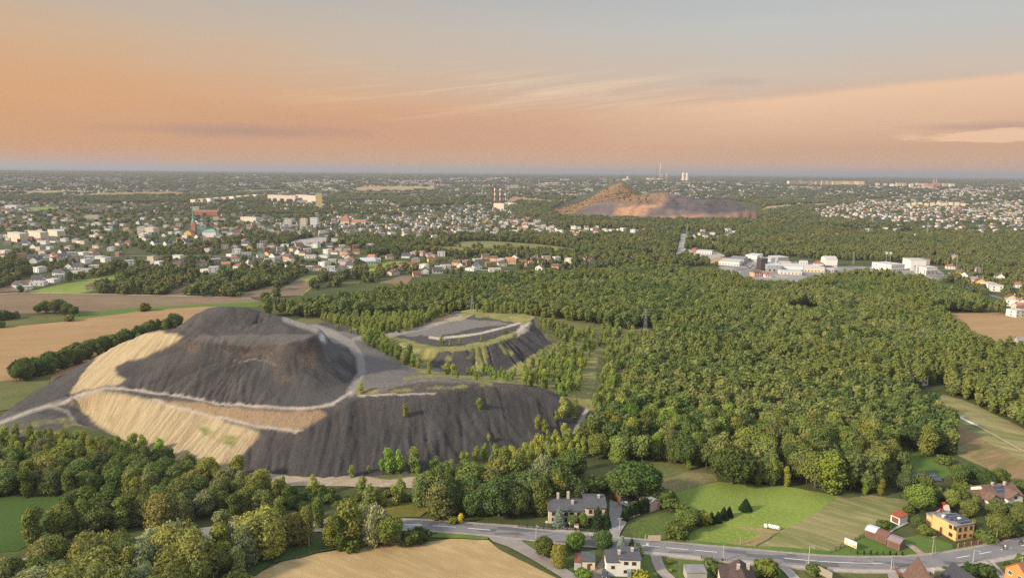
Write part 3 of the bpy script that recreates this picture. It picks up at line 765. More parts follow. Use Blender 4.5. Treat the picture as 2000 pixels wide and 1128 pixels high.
def radial(c, R0, sc, sd):
    th = np.arctan2(YY - c[1], XX - c[0]); rad = np.hypot(XX - c[0], YY - c[1])
    n = fnoise(th * R0, rad * .10, sc, sd, 3); return np.clip(1 - np.abs(n - .5) * 11, 0, 1), fnoise(th * R0, rad * .08, sc * .8, sd + 7, 3)
gA, _ = radial(cA, 55, 9, 201); gB, sB = radial(cB, 60, 7, 211)
nC_ = fnoise(XX + .25 * YY, YY * .10, 8, 221, 3); gC = np.clip(1 - np.abs(nC_ - .5) * 11, 0, 1)
gul = (gA * (1 - zoneB) * (1 - zoneC) * 1.0 + gB * zoneB * 1.5 + gC * zoneC * 1.15) * steep * (1 - .85 * sandz)
gul = gul * np.clip(fnoise(XX, YY, 25, 231) * 2 - .2, .35, 1.2)
Z2 = Zn - carve * 0.22 * (1 - .8 * sandz) - gul * .95 + (fnoise(XX, YY, 1.8, 9, 2) - .5) * .42
edge_in = ins
Z2 = np.where(ins, np.maximum(Z2, 0.55 * np.clip(Z, 0, .5)), -0.6)
Z2 = np.where(ins & (Z < .25), np.minimum(Z2, .6), Z2)
HZ = Z2
pts3 = np.c_[XX.ravel(), YY.ravel(), Z.ravel()]
PX = proj(pts3)
JIT = (np.c_[fnoise(XX, YY, 7, 141).ravel(), fnoise(XX, YY, 7, 151).ravel()] - .5) * 9
def mpoly(*polys):
    r = np.zeros(len(PX), bool)
    for q in polys: r |= inpoly(PX + JIT, q)
    return blur(r.reshape(Z.shape).astype(float), 1)
def mline(line, wpx, soft=.5):
    d = dline(PX, line); return np.clip((wpx - d) / (wpx * soft) , 0, 1).reshape(Z.shape)
S1 = [(311, 646), (330, 651), (357, 656), (345, 664), (318, 680), (290, 693), (250, 705), (226, 715), (222, 722), (230, 731), (244, 735), (247, 742), (235, 752), (205, 753), (165, 760), (140, 768), (135, 765), (148, 748), (168, 720), (192, 694), (225, 670), (270, 655)]
S2 = [(136, 787), (160, 772), (186, 759), (240, 767), (319, 785), (400, 803), (450, 825), (507, 840), (507, 852), (480, 880), (455, 910), (440, 940), (330, 905), (240, 860), (195, 830), (163, 806)]
S3 = [(290, 778), (400, 786), (480, 797), (560, 802), (625, 798), (640, 806), (600, 832), (570, 838), (500, 829), (420, 812), (319, 790)]
tracks = np.maximum.reduce([
 mline([(-60, 834), (0, 825), (60, 802), (100, 790), (150, 772), (200, 758)], 6, .9) * .75,
 mline([(200, 757), (260, 760), (330, 769), (450, 788), (520, 795), (600, 797), (650, 788), (685, 765)], 4.6, .9) * .85,
 mline([(300, 778), (330, 792), (400, 808), (500, 831), (590, 840)], 3.6) * .7,
 mline([(100, 790), (130, 800), (150, 830), (195, 850)], 6, 1) * .5,
 mline([(700, 771), (760, 769), (850, 767)], 1.6) * .8, mline([(868, 659), (900, 656), (940, 650), (985, 639), (1022, 628)], 3),
 mpoly([(1000, 655), (1022, 630), (1040, 628), (1030, 645), (1010, 658)]),
 mline([(1172, 690), (1166, 740), (1152, 790), (1118, 848)], 5) * .75,
 mline([(840, 658), (865, 662)], 4)])
gravel = np.maximum.reduce([
 mpoly([(650, 645), (720, 655), (760, 660), (770, 690), (830, 712), (900, 735), (960, 747), (960, 752), (830, 745), (700, 770), (680, 765), (705, 722), (690, 680)]) * .42,
 mline([(685, 765), (707, 725), (703, 695), (685, 670), (650, 652), (600, 635), (560, 622)], 11),
 mline([(690, 662), (760, 654), (830, 640), (920, 612)], 6),
 mpoly([(355, 655), (400, 655), (620, 650), (622, 655), (560, 672), (480, 674), (400, 667)]) * .25,
 mpoly([(-60, 870), (-60, 810), (27, 800), (100, 810), (160, 830), (100, 850)]) * .15,
 mpoly([(790, 655), (800, 640), (900, 620), (1000, 632), (930, 640), (860, 655)]) * .6])
sand = np.maximum(mpoly(S1, S2), mpoly([(800, 632), (880, 615), (925, 612), (900, 625), (840, 636)]) * .7)
orange = mpoly(S3)
n5 = fnoise(XX, YY, 5, 31); n12 = fnoise(XX, YY, 12, 37)
grass = np.maximum.reduce([
 mline([(765, 660), (800, 674), (860, 682), (900, 680), (960, 668), (1005, 652)], 7),
 mline([(1022, 628), (1040, 615), (1000, 608), (930, 606), (905, 612)], 9),
 mpoly([(925, 603), (1040, 606), (1046, 622), (1020, 628), (985, 628), (930, 618)]),
 mpoly([(745, 655), (790, 662), (860, 682), (850, 700), (835, 712), (800, 716), (765, 690)]),
 mpoly([(860, 683), (900, 684), (1000, 660), (1010, 690), (960, 728), (850, 722)]) * .53,
 mpoly([(1040, 618), (1110, 640), (1125, 660), (1080, 670), (1045, 640)]) * .75,
 mline([(700, 768), (707, 748)], 5), mline([(700, 765), (780, 762), (880, 755), (960, 750)], 5) * .62, mline([(790, 738), (850, 733), (900, 738), (960, 747)], 5) * .75,
 mpoly([(960, 745), (1020, 700), (1130, 640), (1290, 640), (1290, 700), (1200, 850), (1150, 800), (1125, 790), (1100, 770), (1040, 752)]) * .95,
 mpoly([(780, 700), (850, 728), (950, 735), (1010, 720), (1100, 680), (1040, 740), (960, 745), (860, 735), (800, 720)]) * .95,
 mpoly([(560, 618), (640, 628), (720, 655), (760, 655), (900, 605), (800, 600), (600, 600)]) * .55,
 mpoly([(260, 862), (450, 900), (455, 930), (250, 900)]) * .4, mpoly([(375, 822), (400, 832), (475, 850), (462, 880), (440, 868), (395, 850)]) * .58, mpoly([(165, 770), (190, 760), (205, 790), (240, 830), (210, 828), (175, 795)]) * .45,
 mpoly([(1040, 860), (1150, 845), (1150, 870), (1000, 900)]) * .6, mpoly([(0, 850), (60, 815), (130, 810), (190, 850), (150, 880), (0, 880)]) * .5])
grass = np.where((zoneB > .3) & (grass < .6), grass * np.clip((sB * .65 + n5 * .35 - .40) * 4, 0, 1) * 1.4, grass)
grass = np.where(grass > .02, np.clip((grass - (1 - n5)) * 3.5 + .45 * grass, 0, 1), 0)
brown = np.maximum(mpoly([(705, 752), (780, 744), (900, 745), (1000, 745), (1060, 764), (1000, 768), (900, 762), (860, 772), (705, 768)]) * .8, mpoly([(330, 662), (480, 674), (560, 673), (600, 664), (640, 665), (600, 740), (540, 752), (525, 700), (450, 692), (380, 690)])) * np.clip((n5 - .35) * 4, 0, 1)
burnt = np.maximum(mpoly([(420, 672), (610, 660), (640, 680), (600, 690), (500, 690)]) * .8, mline([(560, 672), (566, 730)], 5) + mline([(575, 675), (582, 745)], 4)) * np.clip((n12 - .3) * 3, 0, 1)
bluegrey = mpoly([(615, 655), (640, 650), (690, 690), (680, 740), (640, 700)]) * np.clip((fnoise(XX, YY, 8, 51) - .42) * 5, 0, 1)  # patchy blue-grey tone on the right flank of the cone
white = np.maximum(mpoly([(622, 652), (632, 651), (634, 662), (626, 668)]), mline([(455, 700), (475, 703), (490, 701), (500, 698), (520, 704), (542, 714)], 1.4, 1) * .28)
m = bpy.data.materials.new("colliery_spoil"); m.use_nodes = True
t = NT(m.node_tree); b = t.n['Principled BSDF']; b.inputs['Roughness'].default_value = 0.95; b.inputs['Specular IOR Level'].default_value = 0.12
p = t.pos()
nA = t.noise(p, .06, 5, .6); nB = t.noise(p, .9, 5, .7); nC = t.noise(p, 3.5, 3, .7)
c = t.mix(t.rng(nA, .38, .62), (0.060, 0.058, 0.057), (0.090, 0.084, 0.081))
c = t.mix(t.rng(nB, .42, .72, 0, .45), c, (0.135, 0.123, 0.115))
c = t.mix(t.rng(nC, .60, .70, 0, .7), c, (0.26, 0.235, 0.215))
c = t.mix(t.rng(t.noise(p, 1.1, 4, .7), .56, .66, 0, .45), c, (0.040, 0.037, 0.038))
c = t.mix(t.math('MULTIPLY', t.attr('rill'), 0.75), c, (0.042, 0.037, 0.038))
c = t.mix(t.rng(t.attr('brown'), 0, 1, 0, .7), c, t.mix(t.rng(nB, .4, .65), (0.095, 0.070, 0.058), (0.18, 0.135, 0.10)))
c = t.mix(t.rng(t.attr('burnt'), 0, 1, 0, .75), c, (0.045, 0.028, 0.020))
c = t.mix(t.rng(t.attr('bluegrey'), 0, 1, 0, .35), c, (0.20, 0.20, 0.225))
c = t.mix(t.rng(t.attr('gravel'), 0, 1, 0, .9), c, t.mix(t.rng(nB, .35, .65), (0.25, 0.225, 0.21), (0.33, 0.295, 0.275)))
so = t.mix(t.rng(nB, .3, .7), (0.36, 0.25, 0.155), (0.22, 0.155, 0.10))
c = t.mix(t.attr('orange'), c, so)
pr_ = t.rotz(p, 1.92)
wv = t.noise(t.vmul(pr_, (.05, .75, .05)), 1.0, 3, .6)
sa = t.mix(t.rng(nA, .35, .65), (0.385, 0.300, 0.180), (0.325, 0.245, 0.140))
sa = t.mix(t.rng(wv, .44, .58, 0, .8), sa, (0.50, 0.40, 0.25))
sa = t.mix(t.rng(nB, .54, .72, 0, .4), sa, (0.27, 0.195, 0.105))
c = t.mix(t.attr('sand'), c, sa)
c = t.mix(t.attr('track'), c, t.mix(t.rng(nB, .35, .65), (0.40, 0.34, 0.28), (0.54, 0.47, 0.40)))
c = t.mix(t.attr('white'), c, (0.60, 0.58, 0.58))
gr = t.mix(t.rng(t.noise(p, .12, 3), .4, .6), (0.13, 0.155, 0.045), (0.25, 0.235, 0.085))
c = t.mix(t.attr('grass'), c, t.mix(t.rng(nB, .4, .7), gr, (0.33, 0.28, 0.12)))
t.put(b.inputs['Base Color'], c)
bn = t.node('ShaderNodeBump'); bn.inputs['Strength'].default_value = 0.95; bn.inputs['Distance'].default_value = 0.8
t.put(bn.inputs['Height'], t.math('ADD', nB, t.math('MULTIPLY', nC, .4))); t.put(b.inputs['Normal'], bn.outputs[0])
keep = blur(ins.astype(float), 2) > 0.02
ho = grid_obj("spoil_heap_hill", xs, ys, Z2, keep, m, dict(
    rill=np.clip(carve / 4.5 + gul * .65, 0, 1) * (1 - np.clip(sand + orange, 0, 1) * .8), brown=brown, burnt=np.clip(burnt, 0, 1), bluegrey=bluegrey, gravel=np.clip(gravel, 0, 1), sand=np.clip(sand, 0, 1), orange=np.clip(orange, 0, 1),
    track=np.clip(tracks * (.55 + .9 * n5), 0, 1), white=np.clip(white * (.3 + 1.2 * n5), 0, 1), grass=grass))
tag(ho, kind='structure')
def heap_z(x, y):
    x = np.asarray(x, float); y = np.asarray(y, float)
    i = np.clip(((x - xs[0]) / .75).astype(int), 0, len(xs) - 1); j = np.clip(((y - ys[0]) / .75).astype(int), 0, len(ys) - 1)
    inside = (x > xs[0]) & (x < xs[-1]) & (y > ys[0]) & (y < ys[-1])
    z = np.where(inside, HZ[j, i], -1)
    return np.maximum(z, gz(x, y))
def land(px, py):
    """point on the terrain (heap included) seen at a photo pixel"""
    d = ray(px, py); ts = np.linspace(180, 900, 2800) / math.hypot(d[0], d[1])
    q = C3[None] + d[None] * ts[:, None]; hz = heap_z(q[:, 0], q[:, 1]); bl = q[:, 2] <= hz
    if not bl.any(): return P(px, py)
    i = int(np.argmax(bl)); return np.array([q[i, 0], q[i, 1], hz[i]])

# ---- distant spoil heaps (beyond the woods)
df = [(1050, 415), (1075, 402), (1150, 392), (1230, 388), (1330, 388), (1400, 394), (1450, 400), (1500, 412), (1480, 419), (1380, 424), (1290, 428), (1200, 424), (1120, 418)]
foot2 = np.array([Pd(1060, 413, 2030)[:2], Pd(1080, 400, 2260)[:2], Pd(1150, 395, 2420)[:2], Pd(1230, 392, 2450)[:2], Pd(1330, 392, 2400)[:2], Pd(1400, 396, 2250)[:2], Pd(1455, 404, 2150)[:2], Pd(1485, 411, 2020)[:2], Pd(1478, 416, 1900)[:2], Pd(1380, 425, 1830)[:2], Pd(1290, 428, 1800)[:2], Pd(1200, 424, 1800)[:2], Pd(1118, 416, 1860)[:2]])
L2 = [PD((1075, 411, 2090), (1100, 403, 2110), (1140, 389, 2140), (1180, 371, 2170), (1200, 360, 2180), (1213, 355, 2180), (1225, 362, 2180), (1240, 374, 2180), (1252, 385, 2180)),
 PD((1165, 398, 1950), (1185, 391, 1970), (1215, 384, 1990), (1245, 378, 1990), (1275, 375, 1990), (1300, 375, 1990), (1320, 378, 2000), (1345, 382, 1980), (1368, 389, 1960)),
 PD((1200, 403, 1880), (1240, 397, 1890), (1270, 393, 1900), (1285, 398, 1880)),
 PD((1196, 417, 1825), (1230, 419, 1820), (1265, 417, 1830)),
 PD((1120, 414, 1880), (1150, 406, 1920), (1165, 398, 1950)),
 PD((1290, 404, 1930), (1310, 402, 1960), (1340, 402, 1920), (1360, 398, 1900), (1378, 394, 1890)),
 PD((1318, 383, 1975), (1345, 384, 1960), (1360, 391, 1945)),
 PD((1378, 394, 1890), (1392, 390, 1910), (1400, 388, 1920), (1425, 388, 1930), (1432, 392, 1920), (1450, 402, 1910), (1468, 409, 1900)),
 PD((1300, 415, 1845), (1350, 410, 1860), (1400, 410, 1860), (1460, 412, 1860))]
x2, y2, Zf, in2 = relief(L2, foot2, 6.0)
XF, YF = np.meshgrid(x2, y2)
def tent(Zc, L, k):
    for a, b_ in zip(L[:-1], L[1:]):
        ab = (b_ - a)[:2]; T_ = np.clip(((XF - a[0]) * ab[0] + (YF - a[1]) * ab[1]) / (ab @ ab), 0, 1)
        Zc = np.maximum(Zc, a[2] + (b_[2] - a[2]) * T_ - k * np.hypot(XF - a[0] - ab[0] * T_, YF - a[1] - ab[1] * T_))
    return Zc
Zf = tent(Zf, L2[0], .62); Zf = tent(Zf, L2[1], .5); Zf = tent(Zf, L2[7], .55)
Zf2 = Zf + (fnoise(XF, YF, 70, 3) - .5) * 15 * np.clip(Zf / 20, 0, 1) * np.where(Zf > 66, .3, 1)
ac2, _ = flow(Zf2); Zf2 = Zf2 - blur(np.clip(np.log(ac2) - 1, 0, 4), 1) * 2.2 * np.clip(Zf / 20, 0, 1)
gF = gz(XF, YF)
Zf2 = np.where(in2, np.maximum(Zf2, gF + 1.0), gF - 3)
PX2 = proj(np.c_[XF.ravel(), YF.ravel(), Zf.ravel()])
mp2 = lambda q, n=1: blur(inpoly(PX2, q).reshape(Zf.shape).astype(float), n)
veg = np.maximum(mp2([(1040, 420), (1100, 395), (1160, 372), (1205, 352), (1225, 352), (1255, 386), (1200, 388), (1180, 394), (1160, 398), (1120, 412), (1100, 420)]), mp2([(1180, 392), (1250, 378), (1300, 380), (1300, 392), (1240, 395), (1200, 400)]) * .45)
org = np.maximum(mp2([(1196, 420), (1205, 404), (1240, 398), (1290, 398), (1290, 405), (1268, 402), (1262, 420)]), mp2([(1180, 425), (1480, 412), (1480, 422), (1300, 432)]) * .6)
brn = mp2([(1200, 405), (1215, 386), (1300, 374), (1300, 395), (1270, 400), (1230, 398)]) * .8
m = bpy.data.materials.new("distant_spoil"); m.use_nodes = True
t = NT(m.node_tree); b = t.n['Principled BSDF']; b.inputs['Roughness'].default_value = 0.95
p = t.pos(); nA = t.noise(p, .012, 5, .65); nB = t.noise(p, .06, 4, .7)
c = t.mix(t.rng(nA, .38, .62), (0.105, 0.078, 0.076), (0.17, 0.125, 0.115))
c = t.mix(t.rng(nB, .45, .7, 0, .5), c, (0.07, 0.055, 0.058))
c = t.mix(t.attr('drk'), c, t.mix(t.rng(nB, .4, .6), (0.050, 0.043, 0.050), (0.085, 0.068, 0.072)))
szz = t.node('ShaderNodeSeparateXYZ'); t.put(szz.inputs[0], p)
c = t.mix(t.math('MULTIPLY', t.math('GREATER_THAN', t.math('FRACT', t.math('ADD', t.math('MULTIPLY', szz.outputs[2], 1 / 13.0), t.math('MULTIPLY', nA, .5))), .92), .22), c, (0.24, 0.19, 0.17))
c = t.mix(t.attr('brn'), c, t.mix(t.rng(nB, .4, .6), (0.33, 0.19, 0.10), (0.15, 0.105, 0.06)))
c = t.mix(t.attr('org'), c, t.mix(t.rng(nB, .4, .6), (0.46, 0.235, 0.125), (0.33, 0.18, 0.10)))
c = t.mix(t.attr('veg'), c, t.mix(t.rng(nB, .4, .6), (0.25, 0.13, 0.058), (0.15, 0.10, 0.042)))
t.put(b.inputs['Base Color'], c)
fo = grid_obj("distant_spoil_heap_hill", x2, y2, Zf2, blur(in2.astype(float), 1) > .02, m, dict(drk=mp2([(1290, 408), (1300, 400), (1318, 380), (1350, 380), (1378, 392), (1395, 386), (1432, 386), (1475, 410), (1400, 416), (1330, 410)]), veg=veg, org=np.clip(org, 0, 1), brn=brn))
tag(fo, kind='structure')
def far_z(x, y):
    x = np.asarray(x, float); y = np.asarray(y, float)
    i = np.clip(((x - x2[0]) / 6).astype(int), 0, len(x2) - 1); j = np.clip(((y - y2[0]) / 6).astype(int), 0, len(y2) - 1)
    inside = (x > x2[0]) & (x < x2[-1]) & (y > y2[0]) & (y < y2[-1])
    return np.where(inside, np.maximum(Zf2[j, i], gz(x, y)), gz(x, y))
# ================================================================== TREES
bmI = bmesh.new(); bmesh.ops.create_icosphere(bmI, subdivisions=2, radius=1.0)
ICO_V = np.array([v.co[:] for v in bmI.verts]); ICO_F = np.array([[v.index for v in f.verts] for f in bmI.faces]); bmI.free()
bmI = bmesh.new(); bmesh.ops.create_icosphere(bmI, subdivisions=1, radius=1.0)
ICO1_V = np.array([v.co[:] for v in bmI.verts]); ICO1_F = np.array([[v.index for v in f.verts] for f in bmI.faces]); bmI.free()

def crown_mesh(name, lobes, nleaf, leaf, mt, r, core=0.80, lowpoly=False, droop=0.0, jitter=0.55):
    """lobes: (cx,cy,cz,rx,ry,rz). an uneven shell of leaf clumps round a lumpy inner mass"""
    lobes = np.array(lobes, float)
    V_, T_, Q_, LV = [], [], [], []
    n0 = 0
    iv, if_ = (ICO1_V, ICO1_F) if lowpoly else (ICO_V, ICO_F)
    for L in lobes:
        k = 1 + .28 * (r.random(len(iv)) - .5) * 2
        v = iv * k[:, None] * L[3:] * core + L[:3]
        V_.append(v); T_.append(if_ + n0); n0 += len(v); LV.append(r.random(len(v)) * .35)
    area = (lobes[:, 3] * lobes[:, 5]); pr = area / area.sum()
    pick = r.choice(len(lobes), nleaf * 2, p=pr)
    d = r.normal(size=(nleaf * 2, 3)); d /= np.linalg.norm(d, axis=1)[:, None]
    L = lobes[pick]
    rad = 0.76 + .44 * r.random(nleaf * 2) ** 1.3
    p = L[:, :3] + d * L[:, 3:] * rad[:, None]
    ok = np.ones(len(p), bool)
    for j, q in enumerate(lobes):
        e = (p - q[:3]) / q[3:]
        ok &= ~((np.sum(e * e, 1) < .66) & (pick != j))
    idx = np.nonzero(ok)[0][:nleaf]
    p = p[idx]; d = d[idx]; n = len(p)
    nm = d / L[idx][:, 3:]; nm /= np.linalg.norm(nm, axis=1)[:, None]
    nm = nm + jitter * r.normal(size=(n, 3)); nm[:, 2] += .15; nm /= np.linalg.norm(nm, axis=1)[:, None]
    u = np.cross(nm, r.normal(size=(n, 3))); u /= np.linalg.norm(u, axis=1)[:, None]; v = np.cross(nm, u)
    s = leaf * (.6 + .8 * r.random(n))[:, None]
    if droop: v = v * (1 - droop) + np.array([0, 0, -1.0]) * droop; s = s * 1.1
    a = p - u * s * .5 - v * s * .5; b_ = p + u * s * .5 - v * s * .35; c = p + u * s * .35 + v * s * .6; dd = p - u * s * .45 + v * s * .4
    V_.append(np.stack([a, b_, c, dd], 1).reshape(-1, 3)); Q_.append(np.arange(4 * n).reshape(-1, 4) + n0)
    # clump brightness varies with the lobe it grows on
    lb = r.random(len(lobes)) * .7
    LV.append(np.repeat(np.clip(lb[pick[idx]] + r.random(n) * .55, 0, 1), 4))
    me = np_mesh(name, np.vstack(V_), [np.vstack(T_), np.vstack(Q_)], mt)
    at = me.attributes.new('leaf', 'FLOAT', 'POINT'); at.data.foreach_set('value', np.concatenate(LV).astype(np.float32))
    return me

def trunk_mesh(name, h, r0_, mt, r, limbs=5, spread=2.0, z0=.35, seg=6):
    mb = MB()
    pts = [(0, 0, -.3)]; x = y = 0
    for i in range(1, 5):
        x += r.normal() * .08 * h / 10; y += r.normal() * .08 * h / 10; pts.append((x, y, h * i / 4))
    mb.tube(pts, [r0_ * 1.25, r0_, r0_ * .75, r0_ * .5, r0_ * .15], seg)
    for k in range(limbs):
        a = 2 * math.pi * (k + r.random() * .6) / limbs; z = h * (z0 + .45 * r.random()); s_ = spread * (.6 + .5 * r.random())
        mb.tube([(0, 0, z), (math.cos(a) * s_ * .5, math.sin(a) * s_ * .5, z + s_ * .45), (math.cos(a) * s_, math.sin(a) * s_, z + s_ * 1.0)], [r0_ * .45, r0_ * .28, r0_ * .08], 5)
    me = bpy.data.meshes.new(name); me.from_pydata(mb.v, [], mb.f); me.materials.append(mt); me.update(); return me

def lobes_round(r, h, R, n=9, base=.28, flat=.9):
    """broad crown: one middle mass and lobes round it"""
    c0 = h * (base + (1 - base) / 2); hh = h * (1 - base) / 2
    L = [(0, 0, c0, R * .72, R * .72, hh * .85)]
    for k in range(n):
        a = 2 * math.pi * (k * .618 + .1 * r.random()); zz = r.uniform(-.75, .82); rr = math.sqrt(max(0, 1 - zz * zz * .9)) * R * .62
        s_ = r.uniform(.30, .48) * R
        L.append((math.cos(a) * rr, math.sin(a) * rr, c0 + zz * (hh - s_ * .7), s_, s_, s_ * flat))
    return L
def lobes_tall(r, h, R, n=8, base=.15):
    L = []
    for k in range(n):
        f = (k + .5) / n; z = h * (base + (1 - base) * f); prof = max(.30, math.sin(math.pi * min(1, (f * .74 + .14)))) ** .6
        a = r.uniform(0, 6.28); o = R * .28 * prof
        s_ = R * prof * r.uniform(.7, .95)
        L.append((math.cos(a) * o, math.sin(a) * o, min(z, h - s_ * .9), s_, s_, h * (1 - base) / n * r.uniform(.95, 1.35)))
    return L
def lobes_multi(r, h, R, n=6):
    """willow / alder: several upright heads of unequal height"""
    L = []
    for k in range(n):
        a = 6.28 * k / n + r.uniform(-.4, .4); rr = R * r.uniform(.25, .62) if k else 0
        hh = h * (r.uniform(.74, 1.0) if k else 1.0); s_ = R * r.uniform(.36, .5)
        L.append((math.cos(a) * rr, math.sin(a) * rr, hh * .80, s_, s_, hh * .19))
        L.append((math.cos(a) * rr * 1.1, math.sin(a) * rr * 1.1, hh * .55, s_ * 1.15, s_ * 1.15, hh * .25))
        L.append((math.cos(a) * rr * 1.25, math.sin(a) * rr * 1.25, hh * .27, s_ * 1.1, s_ * 1.1, hh * .22))
    return L
def cone_mesh(name, h, R, mt, r, n=700, leaf=.55, layers=9, base=.06):
    """spruce: drooping whorls round a cone"""
    V_, T_, Q_, LV = [], [], [], []
    n0 = 0
    prof = [(R * .62 * (1 - i / 9) ** .85 * (1 + .18 * (i % 2)), h * (base + (1 - base) * i / 9)) for i in range(9)] + [(0.02, h)]
    seg = 10; v = []
    for rr, z in prof:
        for k in range(seg): a = 6.283 * k / seg; q = rr * (1 + .15 * r.normal()); v.append((q * math.cos(a), q * math.sin(a), z))
    f = [(i * seg + k, i * seg + (k + 1) % seg, (i + 1) * seg + (k + 1) % seg, (i + 1) * seg + k) for i in range(9) for k in range(seg)]
    V_.append(np.array(v)); Q_.append(np.array(f)); n0 = len(v); LV.append(r.random(len(v)) * .3)
    t_ = 1 - np.sqrt(r.random(n)); lay = np.round(t_ * layers * 1.6) / (layers * 1.6); t_ = t_ * .5 + lay * .5
    a = r.random(n) * 6.283; rr = R * (1 - t_) ** .85 * (.72 + .33 * r.random(n)); z = h * (base + (1 - base) * t_)
    p = np.stack([rr * np.cos(a), rr * np.sin(a), z], 1)
    out_ = np.stack([np.cos(a), np.sin(a), np.full(n, -.25)], 1); tan = np.stack([-np.sin(a), np.cos(a), np.zeros(n)], 1)
    tan += .3 * r.normal(size=(n, 3)); s_ = leaf * (.6 + .7 * r.random(n))[:, None] * (1.1 - .5 * t_)[:, None]
    q = np.stack([p - tan * s_ * .5 - out_ * s_ * .3, p + tan * s_ * .5 - out_ * s_ * .3, p + tan * s_ * .15 + out_ * s_ * .8, p - tan * s_ * .15 + out_ * s_ * .8], 1)
    V_.append(q.reshape(-1, 3)); Q_.append(np.arange(4 * n).reshape(-1, 4) + n0); LV.append(np.repeat(r.random(n), 4))
    me = np_mesh(name, np.vstack(V_), [np.vstack(Q_)], mt)
    at = me.attributes.new('leaf', 'FLOAT', 'POINT'); at.data.foreach_set('value', np.concatenate(LV).astype(np.float32))
    return me

M_bark = mat("bark", (0.10, 0.08, 0.06), var=.3, scale=2)
M_bbark = mat("birch_bark", (0.42, 0.39, 0.34), var=.4, scale=3)
L_oak = leaf_mat("oak_leaves", (0.082, 0.131, 0.050), (0.120, 0.165, 0.062), (0.142, 0.165, 0.070))
L_for = leaf_mat("forest_leaves", (0.071, 0.115, 0.048), (0.154, 0.201, 0.077), (0.188, 0.209, 0.092))
L_for2 = leaf_mat("forest_leaves_pale", (0.142, 0.175, 0.069), (0.199, 0.215, 0.094), (0.171, 0.192, 0.088))
L_for3 = leaf_mat("forest_leaves_deep", (0.051, 0.090, 0.043), (0.085, 0.130, 0.056), (0.114, 0.147, 0.062))
L_bir = leaf_mat("birch_leaves", (0.20, 0.255, 0.095), (0.255, 0.30, 0.115), trans=.35)
L_wil = leaf_mat("willow_leaves", (0.142, 0.169, 0.075), (0.194, 0.212, 0.098))
L_pop = leaf_mat("poplar_leaves", (0.125, 0.160, 0.055), (0.171, 0.197, 0.070))
L_spr = leaf_mat("spruce_needles", (0.030, 0.052, 0.024), (0.044, 0.066, 0.030), trans=.05)
L_blu = leaf_mat("blue_needles", (0.15, 0.20, 0.19), (0.20, 0.25, 0.24), trans=.05)
L_bus = leaf_mat("shrub_leaves", (0.085, 0.124, 0.043), (0.137, 0.164, 0.057))
L_town = leaf_mat("far_leaves", (0.075, 0.111, 0.053), (0.123, 0.149, 0.065), (0.157, 0.160, 0.073), trans=.15)

R_ = np.random.default_rng(21)
SPEC = {}
def spec(key, crowns, trunks): SPEC[key] = [(c, trunks[i % len(trunks)]) for i, c in enumerate(crowns)]
# heights in metres as built; scaled per tree
spec('oak', [crown_mesh("broad_crown", lobes_round(R_, 12, 5.0, 17, .13), 3300, .48, L_oak, R_, core=.72) for _ in range(4)], [trunk_mesh("oak_trunk", 8.5, .32, M_bark, R_, 6, 2.8) for _ in range(2)])
spec('forest', [crown_mesh("forest_crown", lobes_round(R_, 12, 3.1, 8, .25), 620, .62, L_for, R_) for _ in range(5)], [trunk_mesh("forest_trunk", 9, .2, M_bark, R_, 4, 1.6, .5) for _ in range(2)])
spec('birch', [crown_mesh("birch_crown", lobes_tall(R_, 7, 1.75, 5, .05), 620, .36, L_bir, R_, core=.62) for _ in range(4)], [trunk_mesh("birch_trunk", 6, .08, M_bbark, R_, 4, .8, .2, 5) for _ in range(2)])
spec('poplar', [crown_mesh("poplar_crown", lobes_tall(R_, 13, 2.7, 8, .06), 2100, .42, L_pop, R_, core=.72) for _ in range(4)], [trunk_mesh("poplar_trunk", 11, .22, M_bark, R_, 6, 1.6, .15) for _ in range(2)])
spec('willow', [crown_mesh("willow_crown", lobes_multi(R_, 12, 4.6, 7), 3800, .42, L_wil, R_, core=.70, droop=.35) for _ in range(4)], [trunk_mesh("willow_trunk", 9, .34, M_bark, R_, 7, 2.8, .1) for _ in range(2)])
spec('bush', [crown_mesh("bush_crown", lobes_round(R_, 3.4, 2.2, 7, 0.0), 420, .42, L_bus, R_) for _ in range(4)], [trunk_mesh("bush_stem", 1.6, .09, M_bark, R_, 5, .8, .1, 5)])
spec('spruce', [cone_mesh("spruce_crown", 10, 2.3, L_spr, R_, 1100, .6) for _ in range(3)], [trunk_mesh("spruce_trunk", 9.5, .18, M_bark, R_, 0)])
spec('bluespruce', [cone_mesh("blue_spruce_crown", 10, 2.6, L_blu, R_, 1300, .6) for _ in range(2)], [trunk_mesh("blue_spruce_trunk", 9.5, .18, M_bark, R_, 0)])
spec('thuja', [crown_mesh("thuja_crown", lobes_tall(R_, 4, .75, 6, 0.0), 320, .3, L_spr, R_)], [trunk_mesh("thuja_stem", 3, .06, M_bark, R_, 0)])
BASEH = dict(oak=12, forest=12, birch=7, poplar=13, willow=12, bush=3.4, spruce=10, bluespruce=10, thuja=4)
NAMES = dict(oak='broadleaf_tree', forest='forest_tree', birch='birch_tree', poplar='poplar_tree', willow='willow_tree', bush='bush', spruce='spruce_tree', bluespruce='blue_spruce_tree', thuja='thuja')
CATS = dict(oak='tree', forest='forest tree', birch='birch tree', poplar='poplar', willow='willow', bush='bush', spruce='spruce', bluespruce='blue spruce', thuja='thuja')
GRP = dict(oak='broad round trees', forest='trees of the big wood', birch='young birches on the heaps', poplar='tall narrow trees', willow='willows along the road', bush='bushes', spruce='spruces', bluespruce='blue spruces', thuja='thujas')
